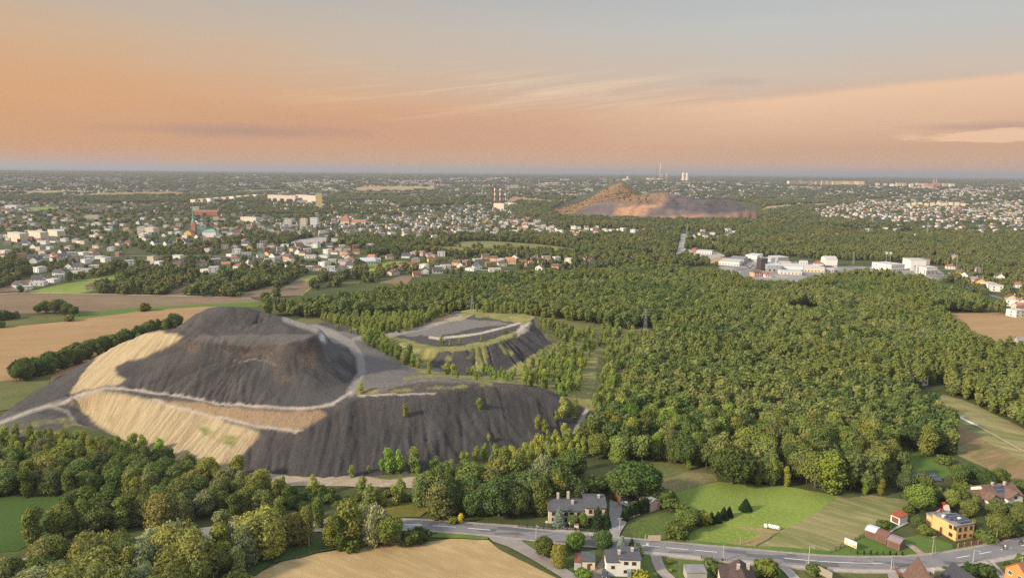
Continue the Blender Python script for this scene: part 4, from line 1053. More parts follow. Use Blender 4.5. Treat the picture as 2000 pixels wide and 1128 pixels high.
TINT = {'dark green': (.62, .70, .75), 'deep green': (.78, .85, .78), 'mid green': (1, 1, 1), 'fresh green': (1.0, 1.22, .8), 'olive green': (1.18, 1.08, .95), 'yellow-green': (1.42, 1.30, .95), 'golden yellow': (2.4, 1.75, .8), 'grey-green': (1.35, 1.3, 1.9), 'rusty brown': (2.0, 1.05, .85)}
DEFER = []      # things waiting for a label: (obj, look, px, py, dist, kindword, group)
TREES_AT = []
def tree(kind, x, y, h, tint='mid green', wide=1.0, z=None, var=None, look=None, cat=None, group=None):
    c_, t_ = SPEC[kind][(var if var is not None else int(R_.integers(99))) % len(SPEC[kind])]
    s_ = h / BASEH[kind]
    if z is None: z = float(heap_z(x, y))
    root = empty(NAMES[kind], (x, y, z - .1), R_.random() * 6.28)
    root.scale = (s_ * wide, s_ * wide, s_)
    tr = bpy.data.objects.new('trunk' if kind not in ('bush', 'thuja') else 'stem', t_); COL.objects.link(tr); tr.parent = root
    cr_ = bpy.data.objects.new('crown', c_); COL.objects.link(cr_); cr_.parent = root
    tn = TINT[tint]; j = 1 + .12 * R_.normal()
    cr_.color = (tn[0] * j * (1 + .05 * R_.normal()), tn[1] * j, tn[2] * j, 1)
    root['category'] = cat or CATS[kind]; root['group'] = group or GRP[kind]
    pp = proj([(x, y, z + h * .5)])[0]
    size = {0: 'low', 1: 'small', 2: 'medium', 3: 'tall'}[int(np.digitize(h, (5, 8, 12.5)))]
    shape = dict(oak='round tree', forest='woodland tree', birch='slender birch', poplar='narrow upright tree', willow='billowing willow', bush='bush', spruce='pointed spruce', bluespruce='silvery blue spruce', thuja='clipped narrow thuja')[kind]
    DEFER.append((root, look or f"{size} {tint} {shape}", pp[0], pp[1], math.hypot(x, y)))
    TREES_AT.append((x, y, h * .25 * wide))
    return root
def TP(kind, px, py, hpx, tint='mid green', wide=1.0, **kw):
    """tree whose foot is seen at (px,py) and whose crown is hpx photo pixels tall"""
    q = land(px, py); a = q.copy(); 
    p1 = proj([q + np.array([0, 0, 10.0])])[0]; h = 10 * hpx / max(py - p1[1], 1)
    return tree(kind, q[0], q[1], h, tint, wide, z=q[2], **kw)
def scatter(poly_px, spacing, zr=0.0, seed=1, keep=None, used=None, jit=.45, ymax=None):
    w_ = np.array([P(p[0], p[1], p[2] if len(p) > 2 else 0.0)[:2] for p in poly_px])
    lo, hi = w_.min(0), w_.max(0); r = np.random.default_rng(seed)
    xs_ = np.arange(lo[0], hi[0], spacing); ys_ = np.arange(lo[1], hi[1], spacing * .87)
    A, B = np.meshgrid(xs_, ys_); A = A + (np.arange(len(ys_)) % 2)[:, None] * spacing / 2
    q = np.c_[A.ravel(), B.ravel()] + r.uniform(-jit, jit, (A.size, 2)) * spacing
    q = q[inpoly(q, w_)]
    return q
# ---------------- the big wood (plan positions) : nearest become trees, the rest one mass
FOREST = [(1150, 868), (1178, 845), (1205, 800), (1225, 760), (1262, 700), (1290, 675), (1285, 655), (1200, 642), (1100, 625), (1000, 614), (920, 609), (800, 618), (700, 622), (600, 622), (530, 616), (505, 606), (518, 590, 13), (560, 580, 13), (640, 572, 13), (690, 562, 13), (740, 556, 13), (800, 548, 13), (870, 540, 13), (930, 530, 13), (1010, 527, 13), (1130, 520, 13), (1230, 513, 13), (1290, 512, 13), (1350, 515, 13), (1420, 525, 13), (1455, 538, 13), (1500, 542, 13), (1560, 544, 13), (1600, 533, 13), (1650, 526, 13), (1720, 527, 13), (1800, 532, 13), (1830, 548, 13), (1900, 566, 13), (1945, 585, 13), (1962, 610, 4), (1960, 612), (1836, 611), (1848, 640), (1886, 668), (1925, 692), (1985, 698), (2080, 720), (2080, 860), (2000, 842), (1925, 800), (1880, 780), (1838, 768), (1820, 780), (1800, 790), (1822, 812), (1846, 838), (1862, 885), (1825, 893), (1790, 882), (1735, 884), (1752, 910), (1770, 935), (1768, 960), (1700, 963), (1640, 962), (1554, 950), (1470, 943), (1402, 936), (1392, 922), (1320, 905), (1290, 905), (1180, 905), (1150, 890)]
EDGEBIG = [(1150, 868), (1178, 840), (1230, 830), (1300, 840), (1400, 850), (1500, 850), (1600, 860), (1700, 860), (1740, 880), (1770, 965), (1400, 940), (1290, 907), (1170, 907)]
holes = [[(1535, 602), (1600, 600), (1602, 622), (1535, 622)], [(1772, 760), (1850, 748), (1850, 785), (1790, 790)], [(1243, 640), (1275, 640), (1275, 660), (1243, 660)]]
def inany(q, polys):
    pr = proj(np.c_[q, np.zeros(len(q))]); r = np.zeros(len(q), bool)
    for h in polys: r |= inpoly(pr, h)
    return r
q = scatter(FOREST, 5.0, seed=4)
q = q[~inany(q, holes)]
big = inany(q, [EDGEBIG]) | inany(q, [[(1850, 640), (2080, 700), (2080, 860), (1880, 790), (1800, 790), (1740, 760), (1780, 690)]])
rq = np.random.default_rng(5)
# species patches: clumps of paler, taller or darker kinds
pn = fnoise(q[:, 0], q[:, 1], 45, 77); pn2 = fnoise(q[:, 0], q[:, 1], 22, 99)
kind = np.where(pn > .60, 1, 0)
qb = scatter(EDGEBIG + [], 8.2, seed=6); qb = qb[inany(qb, [EDGEBIG]) & inpoly(qb, np.array([P(p[0], p[1], p[2] if len(p) > 2 else 0.0)[:2] for p in FOREST]))]
q = q[~(big & inany(q, [EDGEBIG]) & (rq.random(len(q)) < .65))]
pn = fnoise(q[:, 0], q[:, 1], 45, 77)
hsc = rq.uniform(8.5, 14.5, len(q)) + (fnoise(q[:, 0], q[:, 1], 30, 12) - .5) * 6
d_ = np.hypot(q[:, 0], q[:, 1])
order = np.argsort(d_)
pq = proj(np.c_[q, hsc]); vis = (pq[:, 0] > -10) & (pq[:, 0] < 2010)
order = [i for i in order if vis[i]]
NI = 235
names_t = ['dark green', 'deep green', 'deep green', 'mid green', 'mid green', 'mid green', 'fresh green', 'olive green', 'olive green', 'yellow-green']
def pick_tint(x, y, s=40, seed=5, lst=names_t):
    v = fnoise(x, y, s, seed); v = np.clip((v - .5) * 2.1 + .5 + rq.normal() * .13, 0, .999); return lst[int(v * len(lst))]
for x, y in qb:
    t_ = pick_tint(x, y, 25, 3); k = ['oak', 'poplar', 'oak', 'willow', 'poplar'][int(rq.integers(5))]
    tree(k, x, y, rq.uniform(10, 15), t_, 1.0 if k != 'oak' else rq.uniform(.85, 1.1), group='large trees on the front edge of the wood')
NI = max(120, 290 - len(qb))
for i in order[:NI]:
    tree('forest', q[i, 0], q[i, 1], hsc[i], pick_tint(q[i, 0], q[i, 1]), rq.uniform(.9, 1.15))
rest = np.array([i for i in range(len(q)) if i not in set(order[:NI])])

def crown_src(name, key, i, low=None):
    o = bpy.data.objects.new(name, low if low is not None else SPEC[key][i][0]); return o
def mass(name, pts, rot, scl, idx, sources, mt=None, label=None, kind='stuff', color=(1, 1, 1, 1)):
    """one object: instances a source mesh on every point (geometry nodes)"""
    me = bpy.data.meshes.new(name); me.vertices.add(len(pts)); me.vertices.foreach_set('co', np.asarray(pts, np.float32).ravel())
    def at(n_, ty, arr): a_ = me.attributes.new(n_, ty, 'POINT'); a_.data.foreach_set('vector' if ty == 'FLOAT_VECTOR' else 'value', np.asarray(arr).ravel())
    r3 = np.zeros((len(pts), 3), np.float32); r3[:, 2] = rot
    at('rotv', 'FLOAT_VECTOR', r3); at('sclv', 'FLOAT_VECTOR', np.asarray(scl, np.float32)); at('pick', 'INT', np.asarray(idx, np.int32)); me.update()
    o = bpy.data.objects.new(name, me); COL.objects.link(o)
    ng = bpy.data.node_groups.new(name, 'GeometryNodeTree')
    ng.interface.new_socket('Geometry', in_out='INPUT', socket_type='NodeSocketGeometry'); ng.interface.new_socket('Geometry', in_out='OUTPUT', socket_type='NodeSocketGeometry')
    N = ng.nodes; Lk = ng.links; gi = N.new('NodeGroupInput'); go_ = N.new('NodeGroupOutput'); jn = N.new('GeometryNodeJoinGeometry')
    def na(nm, ty): a_ = N.new('GeometryNodeInputNamedAttribute'); a_.data_type = ty; a_.inputs[0].default_value = nm; return a_.outputs[0]
    rv, svv, pk = na('rotv', 'FLOAT_VECTOR'), na('sclv', 'FLOAT_VECTOR'), na('pick', 'INT')
    for k, s_ in enumerate(sources):
        oi = N.new('GeometryNodeObjectInfo'); oi.inputs[0].default_value = s_; oi.transform_space = 'ORIGINAL'
        oi.inputs[1].default_value = True
        ip = N.new('GeometryNodeInstanceOnPoints'); cm = N.new('FunctionNodeCompare'); cm.data_type = 'INT'; cm.operation = 'EQUAL'
        Lk.new(pk, cm.inputs[2]); cm.inputs[3].default_value = k
        Lk.new(gi.outputs[0], ip.inputs['Points']); Lk.new(cm.outputs[0], ip.inputs['Selection']); Lk.new(oi.outputs['Geometry'], ip.inputs['Instance'])
        Lk.new(rv, ip.inputs['Rotation']); Lk.new(svv, ip.inputs['Scale']); Lk.new(ip.outputs[0], jn.inputs[0])
    Lk.new(jn.outputs[0], go_.inputs[0])
    md = o.modifiers.new('scatter', 'NODES'); md.node_group = ng
    o.color = color
    if kind: tag(o, kind=kind)
    if label: o['label'] = label
    return o
def lodcrown(key, i, nleaf, leaf, mt, seed, lob):
    return crown_mesh(key + "_mass_crown", lob, nleaf, leaf, mt, np.random.default_rng(seed), lowpoly=True)
SRC_F = [bpy.data.objects.new("forest_crown", lodcrown('forest', k, 330, .85, [L_for, L_for, L_for2, L_for3, L_for][k], 50 + k, lobes_round(np.random.default_rng(60 + k), 12, 3.1, 7, .2))) for k in range(5)]
SRC_F += [bpy.data.objects.new("wide_crown", lodcrown('oak', 9, 520, .85, L_for, 77, lobes_round(np.random.default_rng(66), 13.2, 4.9, 12, .15)))]
SRC_F += [bpy.data.objects.new("tall_crown", lodcrown('poplar', k, 330, .8, L_pop, 70 + k, lobes_tall(np.random.default_rng(80 + k), 13, 2.4, 6, .1))) for k in range(2)]
rr = rest; n_ = len(rr)
pk = rq.integers(0, 5, n_); pk = np.where(rq.random(n_) < .10, 5, pk); pk = np.where((pn[rr] > .56) & (rq.random(n_) < .75), 6 + rq.integers(0, 2, n_), pk)
ws = rq.uniform(.7, 1.4, n_); hs = hsc[rr] / 12.5
mass("forest", np.c_[q[rr], np.zeros(n_)], rq.random(n_) * 6.28, np.c_[ws, ws, hs], pk, SRC_F, label="dense green wood filling the middle and right of the view")

# ---------------- young birches and scrub round the heaps
HB = [[(1000, 745), (1060, 700), (1110, 660), (1150, 645), (1260, 650), (1300, 668), (1292, 700), (1262, 740), (1232, 780), (1205, 830), (1175, 860), (1150, 880), (1155, 850), (1145, 800), (1165, 740), (1165, 700), (1140, 720), (1130, 760), (1110, 775), (1040, 755)]]
HB2 = [(870, 735), (900, 728), (1010, 722), (1060, 700), (1000, 745), (960, 745)]
HB3 = [(620, 625), (720, 622), (800, 622), (880, 612), (830, 632), (790, 650), (740, 650), (680, 640)]
HB4 = [(700, 655), (740, 668), (765, 690), (790, 712), (830, 722), (780, 700), (745, 690), (715, 672)]
HB5 = [(1110, 850), (1150, 860), (1150, 895), (1080, 900), (1000, 905), (960, 910), (940, 900), (1010, 895)]
bp = []
def birch_zone(poly, n, hlo, hhi, sd, tints, wide=1.0):
    r = np.random.default_rng(sd); xs_ = [p[0] for p in poly]; ys_ = [p[1] for p in poly]; k = 0; tries = 0
    while k < n and tries < n * 40:
        tries += 1; px, py = r.uniform(min(xs_), max(xs_)), r.uniform(min(ys_), max(ys_))
        if not inpoly([(px, py)], poly)[0]: continue
        if abs(dline([(px, py)], [(1172, 690), (1166, 740), (1152, 790), (1118, 848)])[0]) < 11: continue
        q_ = land(px, py)
        if any((q_[0] - b_[0]) ** 2 + (q_[1] - b_[1]) ** 2 < (2.0 * (1 if hhi < 9 else 1.3)) ** 2 for b_ in bp): continue
        bp.append((q_[0], q_[1], q_[2], r.uniform(hlo, hhi), tints[int(r.integers(len(tints)))], wide)); k += 1
tb = ['mid green', 'mid green', 'fresh green', 'olive green', 'deep green']
birch_zone(HB[0], 330, 4, 7.5, 1, tb); birch_zone(HB2, 32, 2.5, 4.5, 2, ['fresh green', 'mid green']); birch_zone(HB3, 170, 4, 7, 3, ['olive green', 'mid green', 'deep green']); birch_zone(HB4, 34, 5, 9, 4, ['deep green', 'deep green', 'mid green'])
birch_zone([(640, 640), (745, 648), (735, 662), (690, 655)], 22, 2.5, 4.5, 9, ['olive green'])
birch_zone([(925, 607), (1020, 607), (1035, 614), (1000, 612), (940, 611)], 26, 4, 8, 5, ['olive green', 'mid green']); birch_zone([(1045, 620), (1110, 640), (1130, 655), (1100, 668), (1060, 645)], 34, 3, 6, 6, ['olive green', 'mid green'])
birch_zone(HB5, 42, 4, 7.5, 7, ['olive green', 'mid green', 'yellow-green'])
birch_zone([(850, 668), (900, 672), (945, 664), (990, 652), (1000, 645), (940, 668), (870, 680)], 7, 2.5, 4, 8, ['olive green'])
bp.sort(key=lambda b_: math.hypot(b_[0], b_[1]))
for b_ in bp[:285]: tree('birch', b_[0], b_[1], b_[3], b_[4], z=b_[2])
rb = bp[285:]
mass("birch_scrub", [(b_[0], b_[1], b_[2]) for b_ in rb], R_.random(len(rb)) * 6.28, [(b_[3] / 7 * 1.1,) * 3 for b_ in rb], R_.integers(0, 4, len(rb)), [bpy.data.objects.new("birch_crown", SPEC['birch'][k][0]) for k in range(4)], label="young birch scrub behind and right of the spoil heaps")
# single birches on the dark slopes and at their foot: (px, py foot, height px)
for px, py, hp_, ti in [(686, 932, 24, 'mid green'), (745, 918, 22, 'fresh green'), (760, 922, 45, 'fresh green'), (780, 922, 40, 'fresh green'), (810, 922, 48, 'mid green'), (816, 926, 22, 'fresh green'), (842, 922, 22, 'fresh green'), (852, 918, 28, 'fresh green'), (720, 924, 14, 'mid green'), (882, 916, 20, 'mid green'), (905, 912, 30, 'mid green'), (912, 906, 22, 'fresh green'), (930, 905, 32, 'mid green'), (946, 898, 30, 'fresh green'), (792, 812, 24, 'olive green'), (936, 798, 20, 'mid green'), (1100, 812, 36, 'olive green'), (1121, 818, 38, 'olive green'), (1050, 838, 26, 'olive green'), (1064, 842, 24, 'olive green'), (1087, 820, 18, 'olive green'), (955, 860, 13, 'olive green'), (1070, 858, 18, 'olive green'), (705, 768, 22, 'yellow-green'), (800, 706, 34, 'dark green'), (862, 668, 14, 'mid green'), (873, 730, 20, 'yellow-green'), (885, 731, 20, 'yellow-green'), (838, 728, 22, 'olive green')]:
    TP('birch', px, py, hp_, ti, wide=1.0 if hp_ > 20 else 1.2)

# ---------------- woods on the left and along the road
def grove(poly, spacing, kinds, hlo, hhi, tints, sd, group=None, skip=None, wide=1.0):
    q_ = scatter(poly, spacing, seed=sd); r = np.random.default_rng(sd)
    if skip is not None: q_ = q_[~inany(q_, skip)]
    for x, y in q_:
        k = kinds[int(r.integers(len(kinds)))]; v = fnoise(x, y, 22, sd + 40); v = np.clip((v - .5) * 2 + .5 + r.normal() * .2, 0, .999)
        h = r.uniform(hlo, hhi)
        tree(k, x, y, h * (1 if k != 'bush' else .4), tints[int(v * len(tints))], wide * r.uniform(.85, 1.15) if k in ('oak', 'willow') else wide * r.uniform(.95, 1.25), group=group)
mix1 = ['dark green', 'deep green', 'mid green', 'mid green', 'olive green', 'grey-green', 'yellow-green']
ROADBAND = [[(-120, 1118), (40, 1092), (250, 1056), (450, 1029), (620, 1020), (782, 1014), (900, 1020), (900, 1044), (782, 1038), (620, 1038), (450, 1047), (250, 1076), (40, 1120), (-120, 1155)]]
TRACKB = [[(-40, 812), (0, 812), (100, 790), (150, 830), (200, 850), (215, 866), (120, 850), (100, 830), (0, 852), (-40, 856)]]
grove([(-30, 905), (60, 897), (150, 890), (250, 893), (330, 905), (440, 935), (480, 938), (520, 960), (555, 985), (540, 1012), (440, 1020), (320, 1010), (285, 975), (200, 968), (100, 968), (0, 978), (-60, 980)], 6.6, ['oak', 'willow', 'poplar', 'oak', 'willow'], 7.5, 11, mix1, 31, 'trees of the left wood')
grove([(-40, 862), (60, 850), (150, 862), (250, 872), (340, 890), (330, 903), (250, 892), (150, 888), (60, 894), (-40, 900)], 5.0, ['birch', 'birch', 'bush'], 5, 8, ['olive green', 'mid green', 'mid green', 'fresh green'], 32, 'small trees at the foot of the sand terrace')
grove([(36, 1086), (55, 1062), (120, 1038), (190, 1004), (230, 998), (300, 1012), (440, 1026), (380, 1028), (250, 1045), (120, 1064)], 6.8, ['willow', 'oak', 'poplar'], 10.5, 14, ['olive green', 'olive green', 'mid green', 'yellow-green', 'deep green'], 33, 'trees between the maize and the road', skip=ROADBAND)
grove([(90, 1128), (160, 1108), (250, 1092), (440, 1066), (485, 1062), (490, 1090), (460, 1128), (420, 1180), (300, 1215), (60, 1215), (-60, 1200), (-60, 1150), (30, 1145)], 6.8, ['willow', 'oak', 'willow', 'poplar'], 10.5, 15, ['deep green', 'mid green', 'olive green', 'grey-green', 'olive green', 'yellow-green'], 34, 'trees south of the road at left', skip=ROADBAND)
grove([(815, 985), (845, 965), (900, 950), (985, 935), (1040, 942), (1100, 950), (1080, 985), (1075, 1010), (1000, 1014), (900, 1008), (825, 1003)], 7.0, ['willow', 'oak', 'poplar', 'oak'], 10, 15, ['dark green', 'deep green', 'mid green', 'olive green', 'olive green', 'grey-green'], 35, 'tall trees between the track and the road')
grove([(490, 955), (620, 958), (700, 962), (800, 968), (815, 985), (760, 990), (740, 1003), (600, 1000), (560, 990)], 4.6, ['bush', 'bush', 'bush', 'birch'], 5, 9, ['deep green', 'mid green', 'olive green'], 36, 'scrub below the pale track')
# tree belt along the tan field behind the big heap
for i in range(104):
    f = i / 103; px = 32 + (345 - 32) * f; py = 742 + (638 - 742) * f + R_.normal() * 2
    q_ = P(px, py + 4, 0); tree(['oak', 'forest', 'poplar'][i % 3], q_[0] + R_.normal() * 2, q_[1] + R_.normal() * 3, R_.uniform(8.5, 12.5), ['dark green', 'deep green', 'deep green', 'mid green'][int(R_.integers(4))], 1.0, z=0, group='tree belt behind the sand slope')
for px, py, hp_, ti, k in [(283, 607, 17, 'olive green', 'bush'), (75, 612, 18, 'deep green', 'oak'), (90, 612, 26, 'deep green', 'oak'), (108, 612, 28, 'olive green', 'oak'), (118, 613, 30, 'deep green', 'oak'), (130, 614, 24, 'mid green', 'oak'), (145, 617, 20, 'dark green', 'oak'), (5, 625, 20, 'deep green', 'bush'), (28, 622, 14, 'mid green', 'bush'), (0, 640, 14, 'mid green', 'bush'), (135, 627, 14, 'olive green', 'bush')]:
    TP(k, px, py, hp_, ti, 1.1, group='trees in the open fields')
# single and paired trees read one by one: kind, foot x, foot y, height px, tint, width
for k, px, py, hp_, ti, wd in [
 ('willow', 516, 1080, 88, 'yellow-green', 1.35), ('willow', 575, 1062, 62, 'olive green', 1.0), ('poplar', 600, 1062, 70, 'mid green', .9), ('poplar', 650, 1066, 60, 'olive green', 1.3), ('poplar', 684, 1066, 90, 'olive green', 1.25), ('poplar', 664, 1072, 62, 'mid green', 1.2), ('willow', 732, 1060, 78, 'grey-green', .95), ('oak', 762, 1066, 62, 'yellow-green', .9), ('poplar', 622, 1030, 58, 'mid green', 1.0), ('poplar', 548, 1025, 55, 'mid green', 1.0), ('bush', 800, 1062, 30, 'deep green', 1.0), ('bush', 822, 1058, 28, 'dark green', 1.0), ('bush', 690, 1074, 26, 'olive green', 1.1), ('oak', 476, 1060, 50, 'mid green', .8), ('oak', 86, 1150, 66, 'dark green', 1.1), ('poplar', 466, 1128, 62, 'grey-green', .9), ('bush', 460, 1150, 36, 'olive green', 1.3), ('poplar', 712, 1040, 58, 'grey-green', 1.0), ('oak', 40, 1160, 62, 'mid green', 1.0), ('oak', 5, 1150, 48, 'mid green', 1.0),
 # beyond the road, right of the wood
 ('oak', 1237, 975, 72, 'deep green', 1.45), ('oak', 1262, 972, 60, 'dark green', 1.2), ('oak', 1212, 972, 58, 'deep green', 1.2), ('oak', 1430, 945, 74, 'deep green', 1.25), ('oak', 1118, 930, 55, 'deep green', 1.2), ('bush', 1165, 960, 30, 'deep green', 1.4), ('bush', 1175, 955, 24, 'mid green', 1.2), ('willow', 1060, 962, 75, 'grey-green', .9), ('oak', 1118, 985, 58, 'dark green', 1.1), ('poplar', 1090, 990, 66, 'olive green', 1.1), ('poplar', 1056, 1003, 66, 'olive green', 1.3), ('oak', 1012, 1010, 60, 'deep green', .8), ('birch', 900, 1022, 20, 'golden yellow', 1.2), ('bush', 885, 1022, 15, 'yellow-green', 1.0),
 ('poplar', 1620, 962, 78, 'fresh green', 1.5), ('poplar', 1508, 948, 54, 'yellow-green', .9), ('poplar', 1535, 950, 40, 'yellow-green', .8), ('poplar', 1480, 948, 50, 'olive green', .8), ('poplar', 1690, 965, 34, 'fresh green', 1.0), ('poplar', 1720, 966, 32, 'yellow-green', 1.0), ('birch', 1344, 917, 20, 'fresh green', 1.2), ('poplar', 1810, 890, 58, 'olive green', 1.35), ('bush', 1842, 882, 24, 'dark green', 1.5),
 ('bush', 1295, 985, 32, 'olive green', 1.4), ('bush', 1262, 966, 15, 'mid green', 1.0), ('bush', 1312, 995, 22, 'mid green', 1.3), ('bush', 1328, 1000, 18, 'mid green', 1.3), ('oak', 1340, 1036, 42, 'olive green', 1.15), ('bush', 1322, 1048, 26, 'olive green', 1.5), ('bush', 1362, 1020, 24, 'deep green', 1.2), ('bush', 1378, 1025, 24, 'yellow-green', .8), ('spruce', 1389, 1021, 24, 'dark green', 1.5), ('spruce', 1402, 1019, 22, 'dark green', 1.5), ('spruce', 1413, 1012, 25, 'dark green', 1.5), ('spruce', 1424, 1008, 22, 'dark green', 1.4), ('spruce', 1456, 996, 24, 'deep green', 2.0),
 # gardens by the hotel and the crossing
 ('bluespruce', 1092, 1027, 44, 'mid green', 1.0), ('oak', 1120, 1030, 26, 'deep green', 1.0), ('oak', 1138, 1031, 32, 'fresh green', .6), ('spruce', 1167, 1030, 44, 'mid green', 1.15), ('spruce', 1184, 1030, 42, 'dark green', .9), ('oak', 1124, 1073, 36, 'fresh green', 1.15), ('oak', 1177, 1076, 42, 'dark green', 1.0), ('bluespruce', 1214, 1084, 42, 'mid green', 1.15), ('spruce', 1233, 1082, 34, 'dark green', 1.1), ('bush', 1240, 1084, 22, 'yellow-green', 1.1), ('oak', 1062, 1087, 42, 'olive green', 1.05), ('willow', 1092, 1106, 46, 'yellow-green', .8), ('spruce', 1220, 1014, 30, 'deep green', 1.1), ('bush', 1250, 1138, 26, 'golden yellow', 1.2), ('bush', 1140, 1130, 18, 'fresh green', 1.5), ('bush', 1308, 1100, 10, 'yellow-green', 1.0), ('bush', 1311, 1116, 8, 'yellow-green', 1.0), ('bush', 1366, 1120, 8, 'dark green', 1.0), ('bush', 1405, 1120, 22, 'deep green', 1.4), ('bush', 1384, 1100, 12, 'mid green', 1.3), ('bush', 1497, 1128, 36, 'yellow-green', 1.0), ('bush', 1513, 1106, 11, 'rusty brown', .9), ('bush', 1480, 1103, 10, 'deep green', 1.3), ('bush', 1588, 1120, 20, 'mid green', 1.2), ('bush', 1600, 1118, 16, 'olive green', 1.2), ('spruce', 1110, 1060, 10, 'deep green', 1.2),
 # right-hand gardens
 ('oak', 1795, 995, 50, 'fresh green', 1.2), ('oak', 1857, 992, 38, 'olive green', .9), ('oak', 1880, 990, 36, 'deep green', .9), ('bush', 1900, 992, 28, 'yellow-green', .8), ('oak', 1830, 984, 30, 'deep green', 1.0), ('oak', 1945, 1008, 34, 'mid green', 1.2), ('oak', 1950, 1052, 50, 'olive green', 1.0), ('bush', 1922, 1055, 20, 'mid green', 1.6), ('oak', 1990, 1012, 32, 'yellow-green', 1.1), ('oak', 1968, 1010, 30, 'dark green', 1.0), ('bush', 1885, 1008, 14, 'olive green', 1.2), ('bush', 1900, 1028, 15, 'golden yellow', .8), ('oak', 1790, 1030, 26, 'deep green', .9), ('bush', 1775, 1000, 14, 'deep green', 1.2), ('bush', 1808, 1043, 18, 'yellow-green', 1.2), ('bush', 1725, 1032, 16, 'deep green', 1.4), ('oak', 1770, 962, 40, 'dark green', 1.0), ('oak', 1870, 940, 34, 'mid green', 1.0), ('oak', 1892, 942, 38, 'deep green', 1.0), ('oak', 1925, 952, 34, 'deep green', 1.2), ('oak', 1950, 950, 38, 'olive green', 1.0), ('bush', 1975, 1040, 22, 'mid green', 1.5), ('bush', 1990, 1020, 22, 'deep green', 1.3), ('bush', 1898, 1120, 20, 'dark green', 1.2), ('bush', 1920, 1122, 22, 'dark green', 1.3), ('bush', 1846, 1112, 7, 'deep green', 1.2), ('bush', 1965, 1105, 10, 'deep green', 1.0), ('bush', 1996, 1100, 18, 'yellow-green', 1.0), ('bush', 1900, 1140, 14, 'grey-green', 1.5), ('bush', 1810, 968, 26, 'olive green', 1.3), ('bush', 1880, 958, 18, 'yellow-green', 1.5), ('oak', 1990, 965, 30, 'deep green', 1.2), ('bush', 1845, 905, 16, 'olive green', 1.4)]:
    TP(k, px, py, hp_, ti, wd, group='garden and roadside trees' if k != 'bush' else 'garden and roadside bushes')
grove([(1755, 970), (1790, 945), (1880, 948), (1880, 975), (1830, 985), (1800, 980)], 6.0, ['oak', 'bush', 'bush'], 6, 9, ['deep green', 'mid green', 'olive green'], 41, 'trees between the gardens')
grove([(1880, 1000), (1995, 1005), (2010, 1040), (1960, 1045), (1920, 1020)], 7.0, ['bush', 'oak', 'bush'], 5, 7, ['deep green', 'mid green', 'olive green'], 42, 'orchard trees at the right')
for i in range(9):
    f = i / 8; TP('thuja', 1229 + 33 * f, 1010 - 12 * f, 24 + 3 * (i % 2), 'mid green', 1.3, group='thuja hedge beside the courtyard')
for i in range(8):
    TP('thuja', 1675 + 12.5 * i, 1083 + .35 * i, 8 + (i % 3), 'deep green' if i != 4 else 'yellow-green', 1.2, group='row of small conifers along the lawn')
# ================================================================== BUILDINGS
WM = {}
def wm(name, col, **k):
    if name not in WM: WM[name] = mat(name, col, **k)
    return WM[name]
W_WHITE = wm('white_render', (0.74, 0.72, 0.68), var=.06, scale=.4); W_CREAM = wm('cream_render', (0.66, 0.58, 0.44), var=.06, scale=.4)
W_BEIGE = wm('beige_render', (0.55, 0.46, 0.36), var=.06, scale=.4); W_PEACH = wm('peach_render', (0.66, 0.42, 0.28), var=.06, scale=.4)
W_YELL = wm('yellow_render', (0.72, 0.50, 0.16), var=.05, scale=.4); W_BRICK = wm('brick_wall', (0.33, 0.17, 0.11), var=.15, scale=1.5); W_GREY = wm('grey_render', (0.38, 0.37, 0.36), var=.08, scale=.4)
W_PINK = wm('pink_render', (0.60, 0.40, 0.34), var=.05, scale=.4)
R_DARK = wm('dark_grey_roof', (0.085, 0.088, 0.098), var=.15, scale=.8); R_BROWN = wm('brown_tile_roof', (0.155, 0.095, 0.072), var=.2, scale=1.0)
R_RED = wm('red_tile_roof', (0.30, 0.125, 0.090), var=.18, scale=1.0); R_LIGHT = wm('pale_flat_roof', (0.48, 0.46, 0.45), var=.1, scale=.3); R_MID = wm('grey_felt_roof', (0.22, 0.215, 0.22), var=.15, scale=.4)
R_METAL = wm('pale_metal_roof', (0.52, 0.55, 0.60), rough=.45, var=.08, scale=.5); R_GREEN = wm('copper_green_roof', (0.20, 0.36, 0.29), var=.12, scale=.5); R_ORANGE = wm('orange_tile_roof', (0.42, 0.185, 0.105), var=.15, scale=1)
GLASS = bpy.data.materials.new("window_glass"); GLASS.use_nodes = True
_b = GLASS.node_tree.nodes['Principled BSDF']; _b.inputs['Base Color'].default_value = (0.035, 0.04, 0.05, 1); _b.inputs['Roughness'].default_value = .12
FRAME = wm('window_frame_white', (0.72, 0.71, 0.69)); BRN = wm('brown_timber', (0.13, 0.07, 0.045)); CHIM = wm('chimney_render', (0.50, 0.44, 0.38), var=.1, scale=2); DOORM = wm('door_brown', (0.12, 0.07, 0.05))
WN = {'white': W_WHITE, 'cream': W_CREAM, 'beige': W_BEIGE, 'peach': W_PEACH, 'yellow': W_YELL, 'brick': W_BRICK, 'grey': W_GREY, 'pink': W_PINK}
RN = {'dark grey': R_DARK, 'brown': R_BROWN, 'red': R_RED, 'pale': R_LIGHT, 'grey': R_MID, 'metal': R_METAL, 'green': R_GREEN, 'orange': R_ORANGE}

